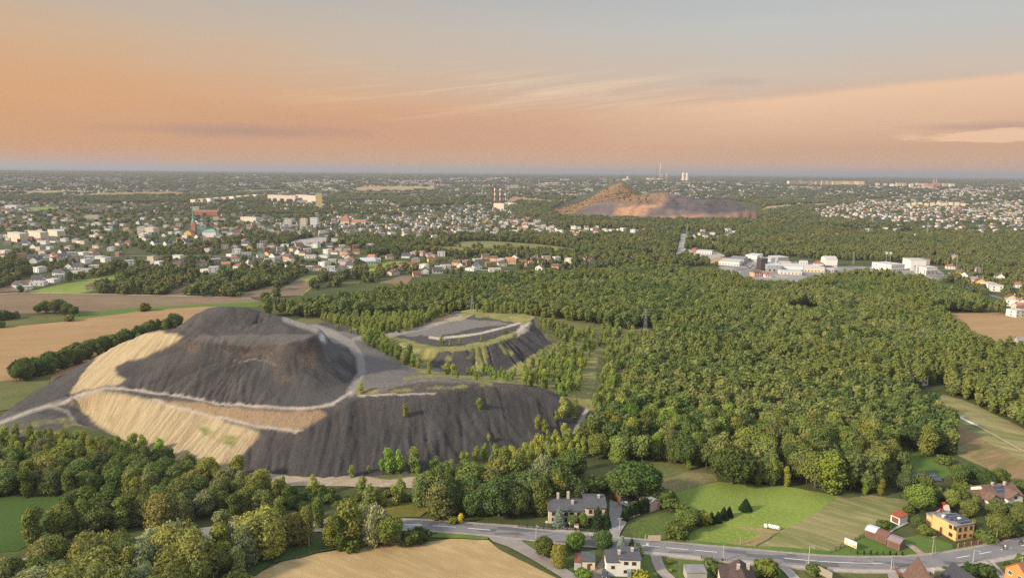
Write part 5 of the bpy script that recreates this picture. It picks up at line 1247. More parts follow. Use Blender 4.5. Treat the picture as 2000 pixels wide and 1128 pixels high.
def walls_mb(w, d, h, roof, rise):
    """walls, origin at the middle of the front foot (front towards -y)"""
    mb = MB(); x = w / 2
    if roof in ('flat', 'hip'): mb.box(-x, x, 0, d, -.4, h); 
    elif roof == 'gable_x':      # ridge along x: gables at the ends
        mb.quad((-x, 0, -.4), (x, 0, -.4), (x, 0, h), (-x, 0, h)); mb.quad((x, d, -.4), (-x, d, -.4), (-x, d, h), (x, d, h))
        mb.poly([(x, 0, -.4), (x, d, -.4), (x, d, h), (x, d / 2, h + rise), (x, 0, h)]); mb.poly([(-x, d, -.4), (-x, 0, -.4), (-x, 0, h), (-x, d / 2, h + rise), (-x, d, h)])
    elif roof == 'gable_y':      # gable faces the front
        mb.quad((x, 0, -.4), (x, d, -.4), (x, d, h), (x, 0, h)); mb.quad((-x, d, -.4), (-x, 0, -.4), (-x, 0, h), (-x, d, h))
        mb.poly([(-x, 0, -.4), (x, 0, -.4), (x, 0, h), (0, 0, h + rise), (-x, 0, h)]); mb.poly([(x, d, -.4), (-x, d, -.4), (-x, d, h), (0, d, h + rise), (x, d, h)])
    elif roof == 'shed':         # falls towards the front
        mb.quad((-x, 0, -.4), (x, 0, -.4), (x, 0, h), (-x, 0, h)); mb.quad((x, d, -.4), (-x, d, -.4), (-x, d, h + rise), (x, d, h + rise))
        mb.quad((x, 0, -.4), (x, d, -.4), (x, d, h + rise), (x, 0, h)); mb.quad((-x, d, -.4), (-x, 0, -.4), (-x, 0, h), (-x, d, h + rise))
    return mb
def slabq(mb, a, b, c, d, th=.22):
    """a roof plane of real thickness"""
    A, B, C_, D = [Vector(q) for q in (a, b, c, d)]
    n = (B - A).cross(C_ - A).normalized() * th
    lo = [A, B, C_, D]; hi = [q + n for q in lo]; k = len(mb.v); mb.v += [tuple(q) for q in lo + hi]
    for f in ((3, 2, 1, 0), (4, 5, 6, 7), (0, 1, 5, 4), (1, 2, 6, 5), (2, 3, 7, 6), (3, 0, 4, 7)): mb.f.append(tuple(k + i for i in f))
def roof_mb(w, d, h, roof, rise, ov=.45):
    mb = MB(); x = w / 2
    if roof == 'flat':
        mb.box(-x - .15, x + .15, -.15, d + .15, h + .003, h + .22)
        for a in ((-x - .15, x + .15, -.15, .12), (-x - .15, x + .15, d - .12, d + .15), (-x - .15, -x + .12, .12, d - .12), (x - .12, x + .15, .12, d - .12)): mb.box(*a, h + .223, h + .5)
    elif roof == 'gable_x':
        s_ = rise / (d / 2); e = .02
        slabq(mb, (-x - ov, -ov, h - ov * s_ + e), (x + ov, -ov, h - ov * s_ + e), (x + ov, d / 2, h + rise + e), (-x - ov, d / 2, h + rise + e))
        slabq(mb, (x + ov, d + ov, h - ov * s_ + e), (-x - ov, d + ov, h - ov * s_ + e), (-x - ov, d / 2, h + rise + e), (x + ov, d / 2, h + rise + e))
    elif roof == 'gable_y':
        s_ = rise / x; e = .02
        slabq(mb, (-x - ov, d + ov, h - ov * s_ + e), (-x - ov, -ov, h - ov * s_ + e), (0, -ov, h + rise + e), (0, d + ov, h + rise + e))
        slabq(mb, (x + ov, -ov, h - ov * s_ + e), (x + ov, d + ov, h - ov * s_ + e), (0, d + ov, h + rise + e), (0, -ov, h + rise + e))
    elif roof == 'shed':
        s_ = rise / d; e = .02
        slabq(mb, (-x - ov, -ov, h - ov * s_ + e), (x + ov, -ov, h - ov * s_ + e), (x + ov, d + ov, h + rise + ov * s_ + e), (-x - ov, d + ov, h + rise + ov * s_ + e))
    elif roof == 'hip':
        k = min(w, d) / 2; o = ov
        A, B, C_, D = (-x - o, -o, h + .02), (x + o, -o, h + .02), (x + o, d + o, h + .02), (-x - o, d + o, h + .02)
        if w >= d: r1, r2 = (-x + k, d / 2, h + rise), (x - k, d / 2, h + rise)
        else: r1, r2 = (0, k, h + rise), (0, d - k, h + rise)
        n = len(mb.v); mb.v += [A, B, C_, D, r1, r2]
        if w >= d: mb.f += [(n, n + 1, n + 5, n + 4), (n + 1, n + 2, n + 5), (n + 2, n + 3, n + 4, n + 5), (n + 3, n, n + 4)]
        else: mb.f += [(n, n + 1, n + 4), (n + 1, n + 2, n + 5, n + 4), (n + 2, n + 3, n + 5), (n + 3, n, n + 4, n + 5)]
        mb.f.append((n + 3, n + 2, n + 1, n))
        mb.box(-x - o, x + o, -o, d + o, h - .18, h + .017)
    return mb
def window_part(parent, cx, z, ww=1.2, hh=1.3, face='f', w=10, d=9, fr=None, name='window', pane=True):
    """a window: frame 6 cm proud of the wall, glass in it"""
    mb = MB(); g = MB(); t_ = .09
    bars = [(-ww / 2, -ww / 2 + t_, z, z + hh), (ww / 2 - t_, ww / 2, z, z + hh), (-ww / 2 + t_, ww / 2 - t_, z, z + t_), (-ww / 2 + t_, ww / 2 - t_, z + hh - t_, z + hh), (-.03, .03, z + t_, z + hh - t_)]
    for a0, a1, z0, z1 in bars: mb.box(a0, a1, -.06, .05, z0, z1)
    mb.box(-ww / 2 - .08, ww / 2 + .08, -.12, .05, z - .09, z - .003)
    g.box(-ww / 2 + t_, -.03, -.02, .04, z + t_, z + hh - t_); g.box(.03, ww / 2 - t_, -.02, .04, z + t_, z + hh - t_)
    R = {'f': 0, 'b': math.pi, 'l': -math.pi / 2, 'r': math.pi / 2}[face]
    loc = {'f': (cx, 0, 0), 'b': (-cx, d, 0), 'l': (-w / 2, d / 2 - cx, 0), 'r': (w / 2, d / 2 + cx, 0)}[face]
    o = mb.build(name, fr or FRAME, parent); o.location = loc; o.rotation_euler = (0, 0, R)
    if pane: g.build('pane', GLASS, o)
    return o
def simple_window(parent, cx, z, ww, hh, face, w, d, me=None):
    if me is None:
        mb = MB(); mb.box(-ww / 2, ww / 2, -.05, .05, 0, hh); me = bpy.data.meshes.new('window'); me.from_pydata(mb.v, [], mb.f); me.materials.append(GLASS)
    o = bpy.data.objects.new('window', me); COL.objects.link(o); o.parent = parent
    R = {'f': 0, 'l': -math.pi / 2, 'r': math.pi / 2}[face]
    loc = {'f': (cx, 0, z), 'l': (-w / 2, d / 2 - cx, z), 'r': (w / 2, d / 2 + cx, z)}[face]
    o.location = loc; o.rotation_euler = (0, 0, R); return me

TYPES = [  # look words, wall, roof colour, roof shape, w, d, h, rise
 ('white two-storey house with flat pale roof', 'white', 'pale', 'flat', 10.5, 10, 6.2, 0),
 ('white gabled house with dark grey roof', 'white', 'dark grey', 'gable_x', 12, 9, 3.6, 3.6),
 ('white house, gable to the front, dark roof', 'white', 'dark grey', 'gable_y', 10, 12, 4.2, 3.8),
 ('cream house with brown hipped roof', 'cream', 'brown', 'hip', 11.5, 10, 5.0, 2.8),
 ('pale house with red hipped roof', 'white', 'red', 'hip', 12, 10, 4.2, 3.0),
 ('beige boxy house with flat grey roof', 'beige', 'grey', 'flat', 11, 10.5, 6.6, 0),
 ('peach house with brown gabled roof', 'peach', 'brown', 'gable_x', 11, 9, 4.6, 3.2),
 ('orange-roofed cream house', 'cream', 'orange', 'gable_x', 12, 9, 4.0, 3.2),
 ('brick house with grey flat roof', 'brick', 'grey', 'flat', 10, 10, 6.2, 0),
 ('low white bungalow with white flat roof', 'white', 'pale', 'flat', 15, 9, 3.6, 0),
 ('pink house with grey hipped roof', 'pink', 'grey', 'hip', 12, 10, 5.4, 2.2),
 ('yellow house with brown gabled roof', 'yellow', 'brown', 'gable_y', 10, 11, 4.6, 3.0),
 ('white house with red gabled roof', 'white', 'red', 'gable_y', 10, 11, 4.0, 3.6),
 ('grey house with pale flat roof', 'grey', 'pale', 'flat', 12, 10, 5.6, 0)]
PROTO = {}
def house_meshes(i):
    if i in PROTO: return PROTO[i]
    _, wl, rf, sh, w, d, h, rise = TYPES[i]
    a = walls_mb(w, d, h, sh, rise); me1 = bpy.data.meshes.new('wall'); me1.from_pydata(a.v, [], a.f); me1.materials.append(WN[wl])
    r = roof_mb(w, d, h, sh, rise); me2 = bpy.data.meshes.new('roof'); me2.from_pydata(r.v, [], r.f); me2.materials.append(RN[rf])
    c = MB(); top = h + rise * .9 + .9; c.box(w * .18, w * .18 + .8, d * .55, d * .55 + .7, h - .2, top + .3); me3 = bpy.data.meshes.new('chimney'); me3.from_pydata(c.v, [], c.f); me3.materials.append(CHIM)
    g = MB(); g.box(-.7, .7, -.05, .05, 0, 1.4); me4 = bpy.data.meshes.new('window'); me4.from_pydata(g.v, [], g.f); me4.materials.append(GLASS)
    # joined far version
    V_, F_, I_ = [], [], []
    for mb_, ix in ((a, 0), (r, 1), (c, 2)):
        k = len(V_); V_ += mb_.v; F_ += [tuple(q + k for q in f) for f in mb_.f]; I_ += [ix] * len(mb_.f)
    for fl in range(int(h // 2.9) or 1):
        for cx in (-w * .32, 0, w * .32):
            z = .9 + 2.8 * fl; k = len(V_); V_ += [(cx - .75, -.04, z), (cx + .75, -.04, z), (cx + .75, -.04, z + 1.5), (cx - .75, -.04, z + 1.5)]; F_.append((k, k + 1, k + 2, k + 3)); I_.append(3)
            k = len(V_); yy = d / 2 + cx * .7; V_ += [(-w / 2 - .04, yy + .7, z), (-w / 2 - .04, yy - .7, z), (-w / 2 - .04, yy - .7, z + 1.5), (-w / 2 - .04, yy + .7, z + 1.5)]; F_.append((k, k + 1, k + 2, k + 3)); I_.append(3)
    far = bpy.data.meshes.new('far_house'); far.from_pydata(V_, [], F_)
    for q in (WN[wl], RN[rf], CHIM, GLASS): far.materials.append(q)
    far.polygons.foreach_set('material_index', I_)
    PROTO[i] = (me1, me2, me3, me4, far); return PROTO[i]
HOUSES = []
def house(i, x, y, rz, s=1.0, z=None, detail=True, cat='house', group='houses of the town', sx=1.0):
    me = house_meshes(i); T = TYPES[i]
    o = empty('house', (x, y, float(gz(x, y)) if z is None else z), rz); o.scale = (s * sx, s, s)
    for nm, m_ in (('wall', me[0]), ('roof', me[1]), ('chimney', me[2])):
        c = bpy.data.objects.new(nm, m_); COL.objects.link(c); c.parent = o
    if detail:
        w, d, h = T[4], T[5], T[6]
        for fl in range(int(h // 2.9) or 1):
            for cx in (-w * .3, w * .3) if w < 12 else (-w * .33, 0, w * .33):
                c = bpy.data.objects.new('window', me[3]); COL.objects.link(c); c.parent = o; c.location = (cx, 0, .9 + 2.8 * fl)
            c = bpy.data.objects.new('window', me[3]); COL.objects.link(c); c.parent = o; c.location = (-w / 2, d * .5, .9 + 2.8 * fl); c.rotation_euler = (0, 0, -math.pi / 2)
    o['category'] = cat; o['group'] = group
    pp = proj([(x, y, 3)])[0]
    DEFER.append((o, T[0], pp[0], pp[1], math.hypot(x, y))); HOUSES.append((x, y))
    return o
ZR = {1: (0, 300), 2: (500, 300), 3: (1000, 300), 4: (1500, 300)}
def zp(r, x, y): return ZR[r][0] + x / 3.76, ZR[r][1] + y / 3.76
# houses one can pick out: (zoom region, x, foot y, type)
LIST = [
 (1, 265, 872, 0), (1, 105, 985, 1), (1, 175, 1000, 9), (1, 270, 945, 1), (1, 268, 970, 9), (1, 365, 945, 9), (1, 410, 895, 1), (1, 458, 912, 9), (1, 500, 850, 2), (1, 545, 888, 9), (1, 565, 850, 1), (1, 622, 868, 9), (1, 670, 1000, 3), (1, 235, 775, 1), (1, 305, 770, 1), (1, 370, 762, 4), (1, 160, 765, 6), (1, 380, 790, 4), (1, 455, 765, 1), (1, 560, 790, 5), (1, 610, 808, 0), (1, 650, 788, 0), (1, 755, 797, 0), (1, 690, 842, 9), (1, 945, 820, 0), (1, 1035, 812, 9), (1, 1098, 815, 9), (1, 1155, 822, 0), (1, 1318, 820, 1), (1, 1295, 838, 6), (1, 1480, 828, 3), (1, 1590, 803, 13), (1, 1565, 874, 0), (1, 1500, 872, 9), (1, 1660, 830, 7), (1, 1735, 848, 4), (1, 1722, 790, 4), (1, 1825, 818, 2), (1, 1860, 830, 1), (1, 515, 745, 9), (1, 590, 745, 9), (1, 665, 740, 6), (1, 700, 765, 1), (1, 860, 752, 8), (1, 810, 715, 0), (1, 700, 695, 3), (1, 860, 675, 3), (1, 930, 672, 6), (1, 1118, 672, 2), (1, 1210, 675, 2), (1, 1275, 668, 9), (1, 1390, 690, 5), (1, 1680, 755, 9), (1, 1735, 735, 0), (1, 1810, 745, 9), (1, 1825, 705, 11), (1, 1720, 695, 2), (1, 1780, 655, 4), (1, 1650, 700, 5), (1, 1520, 655, 6), (1, 1600, 660, 12), (1, 440, 740, 2), (1, 130, 690, 3), (1, 60, 670, 4), (1, 20, 740, 0), (1, 15, 770, 3),
 (2, 40, 765, 2), (2, 165, 755, 2), (2, 183, 720, 5), (2, 250, 718, 3), (2, 85, 718, 8), (2, 110, 690, 3), (2, 30, 690, 0), (2, 60, 672, 5), (2, 320, 688, 6), (2, 380, 730, 0), (2, 430, 692, 0), (2, 510, 735, 0), (2, 635, 698, 0), (2, 735, 700, 8), (2, 735, 738, 6), (2, 820, 694, 0), (2, 105, 812, 0), (2, 60, 822, 2), (2, 132, 850, 2), (2, 210, 830, 1), (2, 395, 770, 9), (2, 220, 780, 6), (2, 480, 830, 0), (2, 560, 815, 0), (2, 640, 805, 9), (2, 692, 800, 4), (2, 370, 853, 9), (2, 450, 860, 3), (2, 550, 868, 0), (2, 625, 858, 1), (2, 683, 840, 1), (2, 605, 884, 1), (2, 555, 888, 9), (2, 840, 778, 7), (2, 985, 775, 3), (2, 890, 805, 0), (2, 1150, 748, 10), (2, 1200, 752, 10), (2, 1280, 758, 4), (2, 1362, 755, 0), (2, 1292, 795, 11), (2, 1175, 800, 10), (2, 1080, 850, 7), (2, 1120, 838, 6), (2, 1222, 845, 0), (2, 1028, 892, 2), (2, 990, 895, 3), (2, 1350, 850, 9), (2, 1398, 838, 9), (2, 1465, 822, 6), (2, 1525, 822, 8), (2, 1335, 880, 1), (2, 1240, 882, 2), (2, 1185, 905, 6), (2, 1568, 860, 9), (2, 1632, 850, 2), (2, 1688, 775, 6), (2, 1715, 832, 8), (2, 1755, 868, 9), (2, 1812, 828, 3), (2, 1855, 800, 7), (2, 1790, 800, 13), (2, 1635, 805, 13), (2, 1740, 790, 6), (2, 640, 520, 0), (2, 1080, 615, 0), (2, 1195, 620, 5), (2, 1290, 640, 9), (2, 485, 603, 13),
 (3, 165, 788, 3), (3, 255, 790, 5), (3, 338, 788, 0), (3, 410, 802, 0), (3, 520, 798, 2), (3, 590, 808, 3), (3, 155, 820, 7), (3, 78, 824, 6), (3, 195, 856, 12), (3, 315, 848, 6), (3, 0, 810, 7), (3, 450, 555, 0), (3, 490, 555, 0), (3, 545, 558, 3), (3, 525, 578, 9), (3, 610, 565, 4), (3, 612, 582, 6), (3, 685, 583, 0), (3, 745, 580, 0), (3, 800, 565, 9), (3, 830, 568, 0), (3, 885, 580, 0), (3, 920, 580, 0), (3, 975, 575, 12), (3, 270, 560, 0), (3, 320, 570, 2), (3, 350, 585, 0), (3, 300, 580, 5), (3, 1165, 598, 0), (3, 1345, 640, 4), (3, 1430, 628, 0), (3, 1400, 600, 3), (3, 1520, 622, 9), (3, 1470, 605, 0), (3, 1468, 664, 9), (3, 1590, 608, 2), (3, 165, 800, 1), (3, 25, 515, 0), (3, 65, 560, 7), (3, 195, 535, 1),
 (4, 370, 830, 4), (4, 1340, 848, 4), (4, 1440, 900, 11), (4, 1485, 912, 1), (4, 1550, 878, 5), (4, 1515, 950, 10), (4, 1562, 968, 11), (4, 1645, 995, 0), (4, 1682, 1012, 0), (4, 1705, 925, 2), (4, 1835, 985, 4), (4, 1790, 1095, 11), (4, 1790, 1120, 0), (4, 1860, 1125, 12), (4, 1850, 1200, 0), (4, 320, 575, 9), (4, 345, 605, 9), (4, 500, 610, 7), (4, 735, 595, 0), (4, 755, 575, 5), (4, 860, 565, 0), (4, 1080, 615, 0), (4, 1160, 620, 8), (4, 1065, 560, 4), (4, 1170, 565, 11), (4, 1240, 590, 9), (4, 1360, 780, 5), (4, 1880, 1180, 3), (4, 1870, 1150, 7)]
rh = np.random.default_rng(11)
for (r, x, y, ty) in LIST:
    px, py = zp(r, x, y); q_ = P(px, py, 0.0 if py > 480 else None)
    rz = rh.choice([-.5, -.35, .3, .45, .1]) + rh.normal() * .06
    house(ty, q_[0], q_[1], rz, rh.uniform(.82, 1.0), z=float(gz(q_[0], q_[1])) + .1, detail=math.hypot(q_[0], q_[1]) < 1500)
# ---------- the rest of the town by density
TOWN = [([(-70, 500), (-70, 425), (100, 418), (250, 428), (480, 420), (620, 432), (760, 440), (860, 468), (640, 462), (480, 462), (400, 480), (250, 470), (120, 490)], 17), ([(-70, 426), (-70, 398), (480, 396), (760, 392), (780, 405), (760, 440), (480, 420), (250, 428), (100, 418)], 7), ([(430, 480), (660, 477), (720, 500), (690, 522), (600, 525), (430, 515), (420, 500)], 9), ([(50, 535), (60, 480), (250, 478), (420, 485), (430, 515), (330, 510), (150, 530)], 4), ([(720, 500), (1000, 505), (1150, 512), (1000, 525), (720, 520)], 3),
 ([(780, 405), (960, 398), (1050, 430), (1100, 445), (1000, 462), (820, 458), (760, 430)], 15), ([(1030, 452), (1150, 444), (1280, 452), (1240, 460), (1060, 462)], 4), ([(1585, 412), (1700, 392), (1800, 398), (2070, 400), (2070, 460), (1900, 458), (1780, 448), (1600, 428)], 13), ([(1640, 446), (1790, 452), (1780, 462), (1640, 460)], 3), ([(1340, 452), (1440, 452), (1440, 466), (1350, 470)], 5), ([(1000, 430), (1060, 425), (1050, 445), (1000, 450)], 5)]
def dens_at(pr, d):
    dn = np.zeros(len(pr))
    for poly, v in TOWN: dn = np.maximum(dn, inpoly(pr, poly) * v)
    return dn
hx = []
N_ = 150000
dd = np.sqrt(rh.uniform(700 ** 2, 9000 ** 2, N_)); aa = rh.uniform(-.66, .66, N_)
hxy = np.c_[dd * np.sin(aa), dd * np.cos(aa)]
pr = proj(np.c_[hxy, gz(hxy[:, 0], hxy[:, 1])])
dn = dens_at(pr, dd)
cl = fnoise(hxy[:, 0], hxy[:, 1], 500, 61); cl2 = fnoise(hxy[:, 0], hxy[:, 1], 900, 71)
farz = (dd > 2600) & (pr[:, 1] < 402)
dn = np.where(farz & (dn < 4), np.where(cl2 > .42, 9.0, 1.2) * np.where(pr[:, 0] > 1840, 1.6, 1.0) * (dd < 8500), dn)
dn = dn * np.where(cl > .43, 1.0, .35)
areaha = (1.32 / 2 * (9000 ** 2 - 700 ** 2)) / 1e4; pc_ = N_ / areaha
FPOLY = [f[1] for f in FIELDS if f[0] not in ('heath', 'verge')] + [[(-50, 900), (-50, 605), (300, 600), (540, 590), (560, 575), (700, 555), (1000, 528), (1400, 520), (1500, 545), (1830, 545), (1980, 600), (2100, 620), (2100, 1200), (-50, 1200)], [(1070, 412), (1120, 388), (1213, 350), (1260, 380), (1470, 395), (1500, 412), (1480, 424), (1290, 430), (1100, 425)]]
FPOLY = [[(p[0], p[1]) for p in f] for f in FPOLY]
okh = rh.random(N_) < dn / max(pc_, 1e-3)
for f in FPOLY: okh &= ~inpoly(pr, f)
ROADS_FAR = [[(1215, 502), (1290, 502), (1325, 496), (1334, 480), (1336, 457)], [(1320, 505), (1500, 530), (1660, 528), (1850, 528), (1868, 545)], [(540, 512), (600, 519), (700, 528), (820, 525), (1000, 530)], [(0, 512), (150, 505), (300, 500), (480, 503), (620, 508), (760, 500)]]
YARD = [[(1400, 532), (1405, 505), (1480, 500), (1700, 510), (1850, 518), (1860, 545), (1500, 550)], [(1330, 500), (1345, 484), (1400, 488), (1425, 500), (1380, 510)], [(560, 478), (575, 470), (620, 463), (660, 466), (665, 475), (600, 480)]]
for f in YARD: okh &= ~inpoly(pr, f)
cand = np.nonzero(okh)[0]; cand = cand[np.argsort(dd[cand])]
cell = {}
for hx_ in HOUSES: cell.setdefault((int(hx_[0] // 20), int(hx_[1] // 20)), []).append(hx_)
acc_ = []
for i in cand:
    x, y = hxy[i]; cx, cy = int(x // 20), int(y // 20); bad = False
    for a in (-1, 0, 1):
        for b_ in (-1, 0, 1):
            for (u, v) in cell.get((cx + a, cy + b_), ()):
                if (u - x) ** 2 + (v - y) ** 2 < 14.5 ** 2: bad = True
    if bad: continue
    cell.setdefault((cx, cy), []).append((x, y)); acc_.append(i)
acc_ = np.array(acc_)
nind = max(0, 300 - len(HOUSES))
TW = np.array([7, 3, 3.5, 2, 1.2, 3.5, 1.2, .7, .8, 5, .8, .6, .9, 1.4]); TW = TW / TW.sum()
tyr = rh.choice(len(TYPES), len(acc_), p=TW)
ang = (fnoise(hxy[acc_, 0], hxy[acc_, 1], 700, 81) - .5) * 3 + rh.normal(size=len(acc_)) * .12
for k in range(nind):
    i = acc_[k]; house(int(tyr[k]), hxy[i, 0], hxy[i, 1], ang[k], rh.uniform(.8, 1.0), detail=False)
for i in range(len(TYPES)): house_meshes(i)
rest_h = acc_[nind:]
hp_ = hxy[rest_h]; grow = np.clip(dd[rest_h] / 5000, 1, 1.5)
mass("town_houses", np.c_[hp_, gz(hp_[:, 0], hp_[:, 1])], ang[nind:], np.c_[grow, grow, np.clip(grow, 1, 1.25)] * rh.uniform(.68, 1.0, (len(rest_h), 1)), tyr[nind:], [bpy.data.objects.new('far_house', PROTO[i][4]) for i in range(len(TYPES))], label="pale houses of the distant town, too many to count")
for k in cell.values(): HOUSES.extend(k)

# ---------- larger buildings read off the photograph
def bld(name, label, cat, L, R, depth, h, wall, roof, sh='flat', rise=0, zbase=None, cols=0, floors=0, chim=(), group=None, dr=None, win=(1.3, 1.4), ov=.3, wside=True):
    """L, R: photo pixels of the front foot corners"""
    if dr is None:
        a = P(L[0], L[1], 0.0 if L[1] > 480 else None); b_ = P(R[0], R[1], 0.0 if R[1] > 480 else None)
    else: a = Pd(L[0], L[1], dr); b_ = Pd(R[0], R[1], dr)
    w = math.hypot(b_[0] - a[0], b_[1] - a[1]); rz = math.atan2(b_[1] - a[1], b_[0] - a[0]); mx, my = (a[0] + b_[0]) / 2, (a[1] + b_[1]) / 2
    z = float(gz(mx, my)) if zbase is None else zbase
    o = empty(name, (mx, my, z + .35 if w < 200 and math.hypot(mx, my) < 1300 else z), rz)
    wa = walls_mb(w, depth, h, sh, rise).build('wall', WN.get(wall, wall) if isinstance(wall, str) else wall, o)
    ro_ = roof_mb(w, depth, h, sh, rise, ov).build('roof', RN.get(roof, roof) if isinstance(roof, str) else roof, o)
    me = None
    for f in range(floors):
        zz = .9 + f * (h / floors)
        for c in range(cols):
            me = simple_window(o, -w / 2 + (c + .5) * w / cols, zz, win[0], win[1], 'f', w, depth, me)
        if wside:
            for c in range(max(1, int(depth // 5))): simple_window(o, (c + .5) * depth / max(1, int(depth // 5)) - depth / 2, zz, win[0], win[1], 'l', w, depth, me)
    for c in chim:
        mb = MB(); mb.box(c[0] - .4, c[0] + .4, c[1] - .35, c[1] + .35, h - .1, c[2]); mb.box(c[0] - .48, c[0] + .48, c[1] - .43, c[1] + .43, c[2] + .003, c[2] + .15); mb.build('chimney', CHIM, ro_)
    tag(o, label, cat, group); HOUSES.append((mx, my + depth * .3)); HOUSES.append((mx - w * .25, my)); HOUSES.append((mx + w * .25, my))
    return o, w
def z5(x, y): return 1380 + x / 7.692, 470 + y / 7.692
def z4(x, y): return 1740 + x / 7.692, 420 + y / 7.692
G_ = 'buildings of the business park'
bld('warehouse', 'low white hall with broad pale roof at the left end of the business park', 'warehouse', z5(180, 365), z5(490, 385), 26, 5, 'white', 'pale', group=G_, cols=7, floors=1)
bld('warehouse', 'long grey-roofed hall behind the low white hall', 'warehouse', z5(330, 330), z5(560, 345), 30, 6, 'grey', 'grey', group=G_, cols=5, floors=1)
bld('warehouse', 'pale hall with a flat metal roof behind the central car park', 'warehouse', z5(580, 300), z5(760, 315), 24, 8, 'white', 'metal', group=G_, cols=8, floors=1)
bld('office_building', 'cream office block beside the metal-roofed hall', 'office building', z5(740, 310), z5(820, 315), 16, 7, 'cream', 'pale', group=G_, cols=4, floors=2)
bld('office_tower', 'dark brown cube-like office tower in the business park', 'office building', z5(815, 450), z5(908, 450), 14, 15, wm('dark_cladding', (0.075, 0.055, 0.055), var=.2, scale=.6), 'grey', group=G_, cols=4, floors=4)
bld('office_building', 'white office wing behind the dark brown tower', 'office building', z5(850, 365), z5(960, 375), 16, 9, 'white', 'pale', group=G_, cols=4, floors=3)
bld('warehouse', 'grey hall attached to the dark brown tower', 'warehouse', z5(912, 470), z5(1122, 475), 30, 8, 'grey', 'metal', group=G_, cols=3, floors=1, win=(2, 2.4))
bld('factory_building', 'long white factory with a window band in the business park', 'factory', z5(1125, 455), z5(1450, 470), 22, 6.5, 'white', 'metal', group=G_, cols=16, floors=1, win=(1.6, 1.2))
bld('factory_building', 'long cream factory right of the white windowed one', 'factory', z5(1455, 470), z5(1770, 485), 22, 6, 'cream', 'metal', group=G_, cols=6, floors=1)
bld('warehouse', 'low white shed in front of the long white factory', 'warehouse', z5(1100, 510), z5(1430, 520), 12, 4, 'white', 'metal', group=G_, cols=6, floors=1)
bld('warehouse', 'dark-roofed low block beside the tall white gabled hall', 'warehouse', z5(1775, 475), z5(1915, 475), 16, 6, 'white', 'dark grey', group=G_, cols=3, floors=1)
bld('warehouse', 'tall white gabled hall with a pale roof', 'warehouse', z5(1785, 395), z5(1960, 400), 24, 10, 'white', 'pale', 'gable_x', 3, group=G_, cols=5, floors=1)
bld('warehouse', 'grey-walled hall with a white roof at the back of the park', 'warehouse', z5(1070, 335), z5(1230, 330), 22, 7, 'grey', 'pale', group=G_)
bld('warehouse', 'small white shed before the grey-walled hall', 'warehouse', z5(1080, 372), z5(1270, 378), 12, 4, 'beige', 'pale', group=G_, cols=4, floors=1)
bld('warehouse', 'small white workshop left of the red-roofed villa', 'workshop', z5(1400, 355), z5(1520, 360), 9, 4, 'white', 'pale', group=G_, cols=3, floors=1)
bld('house', 'orange brick house at the near edge of the business park', 'house', z5(715, 548), z5(830, 545), 10, 5.5, 'peach', 'brown', 'hip', 2.4, group=G_, cols=3, floors=2)
bld('house', 'dark red hipped house at the near edge of the business park', 'house', z5(880, 555), z5(985, 555), 10, 3.5, 'white', 'red', 'hip', 2.8, group=G_, cols=3, floors=1)
bld('house', 'house with orange gable roof peeping from the trees left of the park', 'house', z5(390, 580), z5(480, 585), 12, 4, 'cream', 'orange', 'gable_y', 4, group=G_)
bld('supermarket', 'long low white building with brick end by the straight road', 'shop', (1360, 495.5), (1390, 497), 18, 4.2, 'white', 'pale', cols=6, floors=1)
bld('brick_annex', 'red brick annex at the left end of the long low white building', 'annex', (1351, 493), (1360, 493.5), 14, 6, 'brick', 'brown')
bld('laboratory_building', 'large white building with stepped pale roofs right of the yard', 'office building', z4(0, 850), z4(200, 840), 30, 8, 'white', 'pale', group=G_, cols=7, floors=2)
bld('warehouse', 'tall white windowless hall at the right of the business park', 'warehouse', z4(290, 835), z4(520, 840), 24, 13, 'white', 'pale', group=G_)
bld('warehouse', 'grey hall in front of the tall white windowless one', 'warehouse', z4(395, 885), z4(525, 890), 16, 8, 'grey', 'grey', group=G_)
bld('office_building', 'white modern office with tall windows at the right end', 'office building', z4(525, 905), z4(690, 900), 16, 9, 'white', 'pale', group=G_, cols=8, floors=1, win=(1.0, 4.5))
bld('warehouse', 'beige box at the forest edge behind the business park', 'warehouse', z4(485, 745), z4(585, 745), 14, 7, 'beige', 'beige' if False else 'grey', group=G_)
bld('market_hall', 'arched white barn with blue-grey roof by the green field', 'barn', (704, 517.5), (734, 516), 16, 4, 'white', 'metal', 'gable_x', 4, cols=6, floors=1)
# apartment blocks
WM_PB = wm('pale_pink_render', (0.62, 0.52, 0.44))
def apt(label, L, R, h, depth, wall, cols, floors, roof='grey', name='apartment_block', group='apartment blocks', **k): return bld(name, label, 'apartment block', L, R, depth, h, wall, roof, cols=cols, floors=floors, group=group, **k)
apt('left of the three pale yellow apartment blocks at the left edge', (16, 470), (40, 474), 14, 12, 'cream', 6, 4, 'pale'); apt('middle of the three pale yellow apartment blocks at the left edge', (57, 467), (80, 471), 14, 12, 'cream', 6, 4, 'pale'); apt('right of the three pale yellow apartment blocks at the left edge', (94, 464), (113, 468), 14, 12, 'cream', 6, 4, 'pale')
apt('long low pink-beige apartment row left of the tower block', (523, 392), (577, 394), 22, 14, WM_PB, 14, 7, 'pale'); apt('second pink-beige row ending at the tower block', (579, 393), (618, 396), 24, 14, WM_PB, 10, 7, 'pale')
apt('tall sunlit yellow tower block on the town ridge', (617, 407), (629, 407), 46, 18, wm('sunny_yellow', (0.74, 0.58, 0.28)), 4, 12, 'pale'); apt('short white block before the pink-beige row', (580, 398), (600, 398), 12, 12, 'white', 5, 3, 'pale')
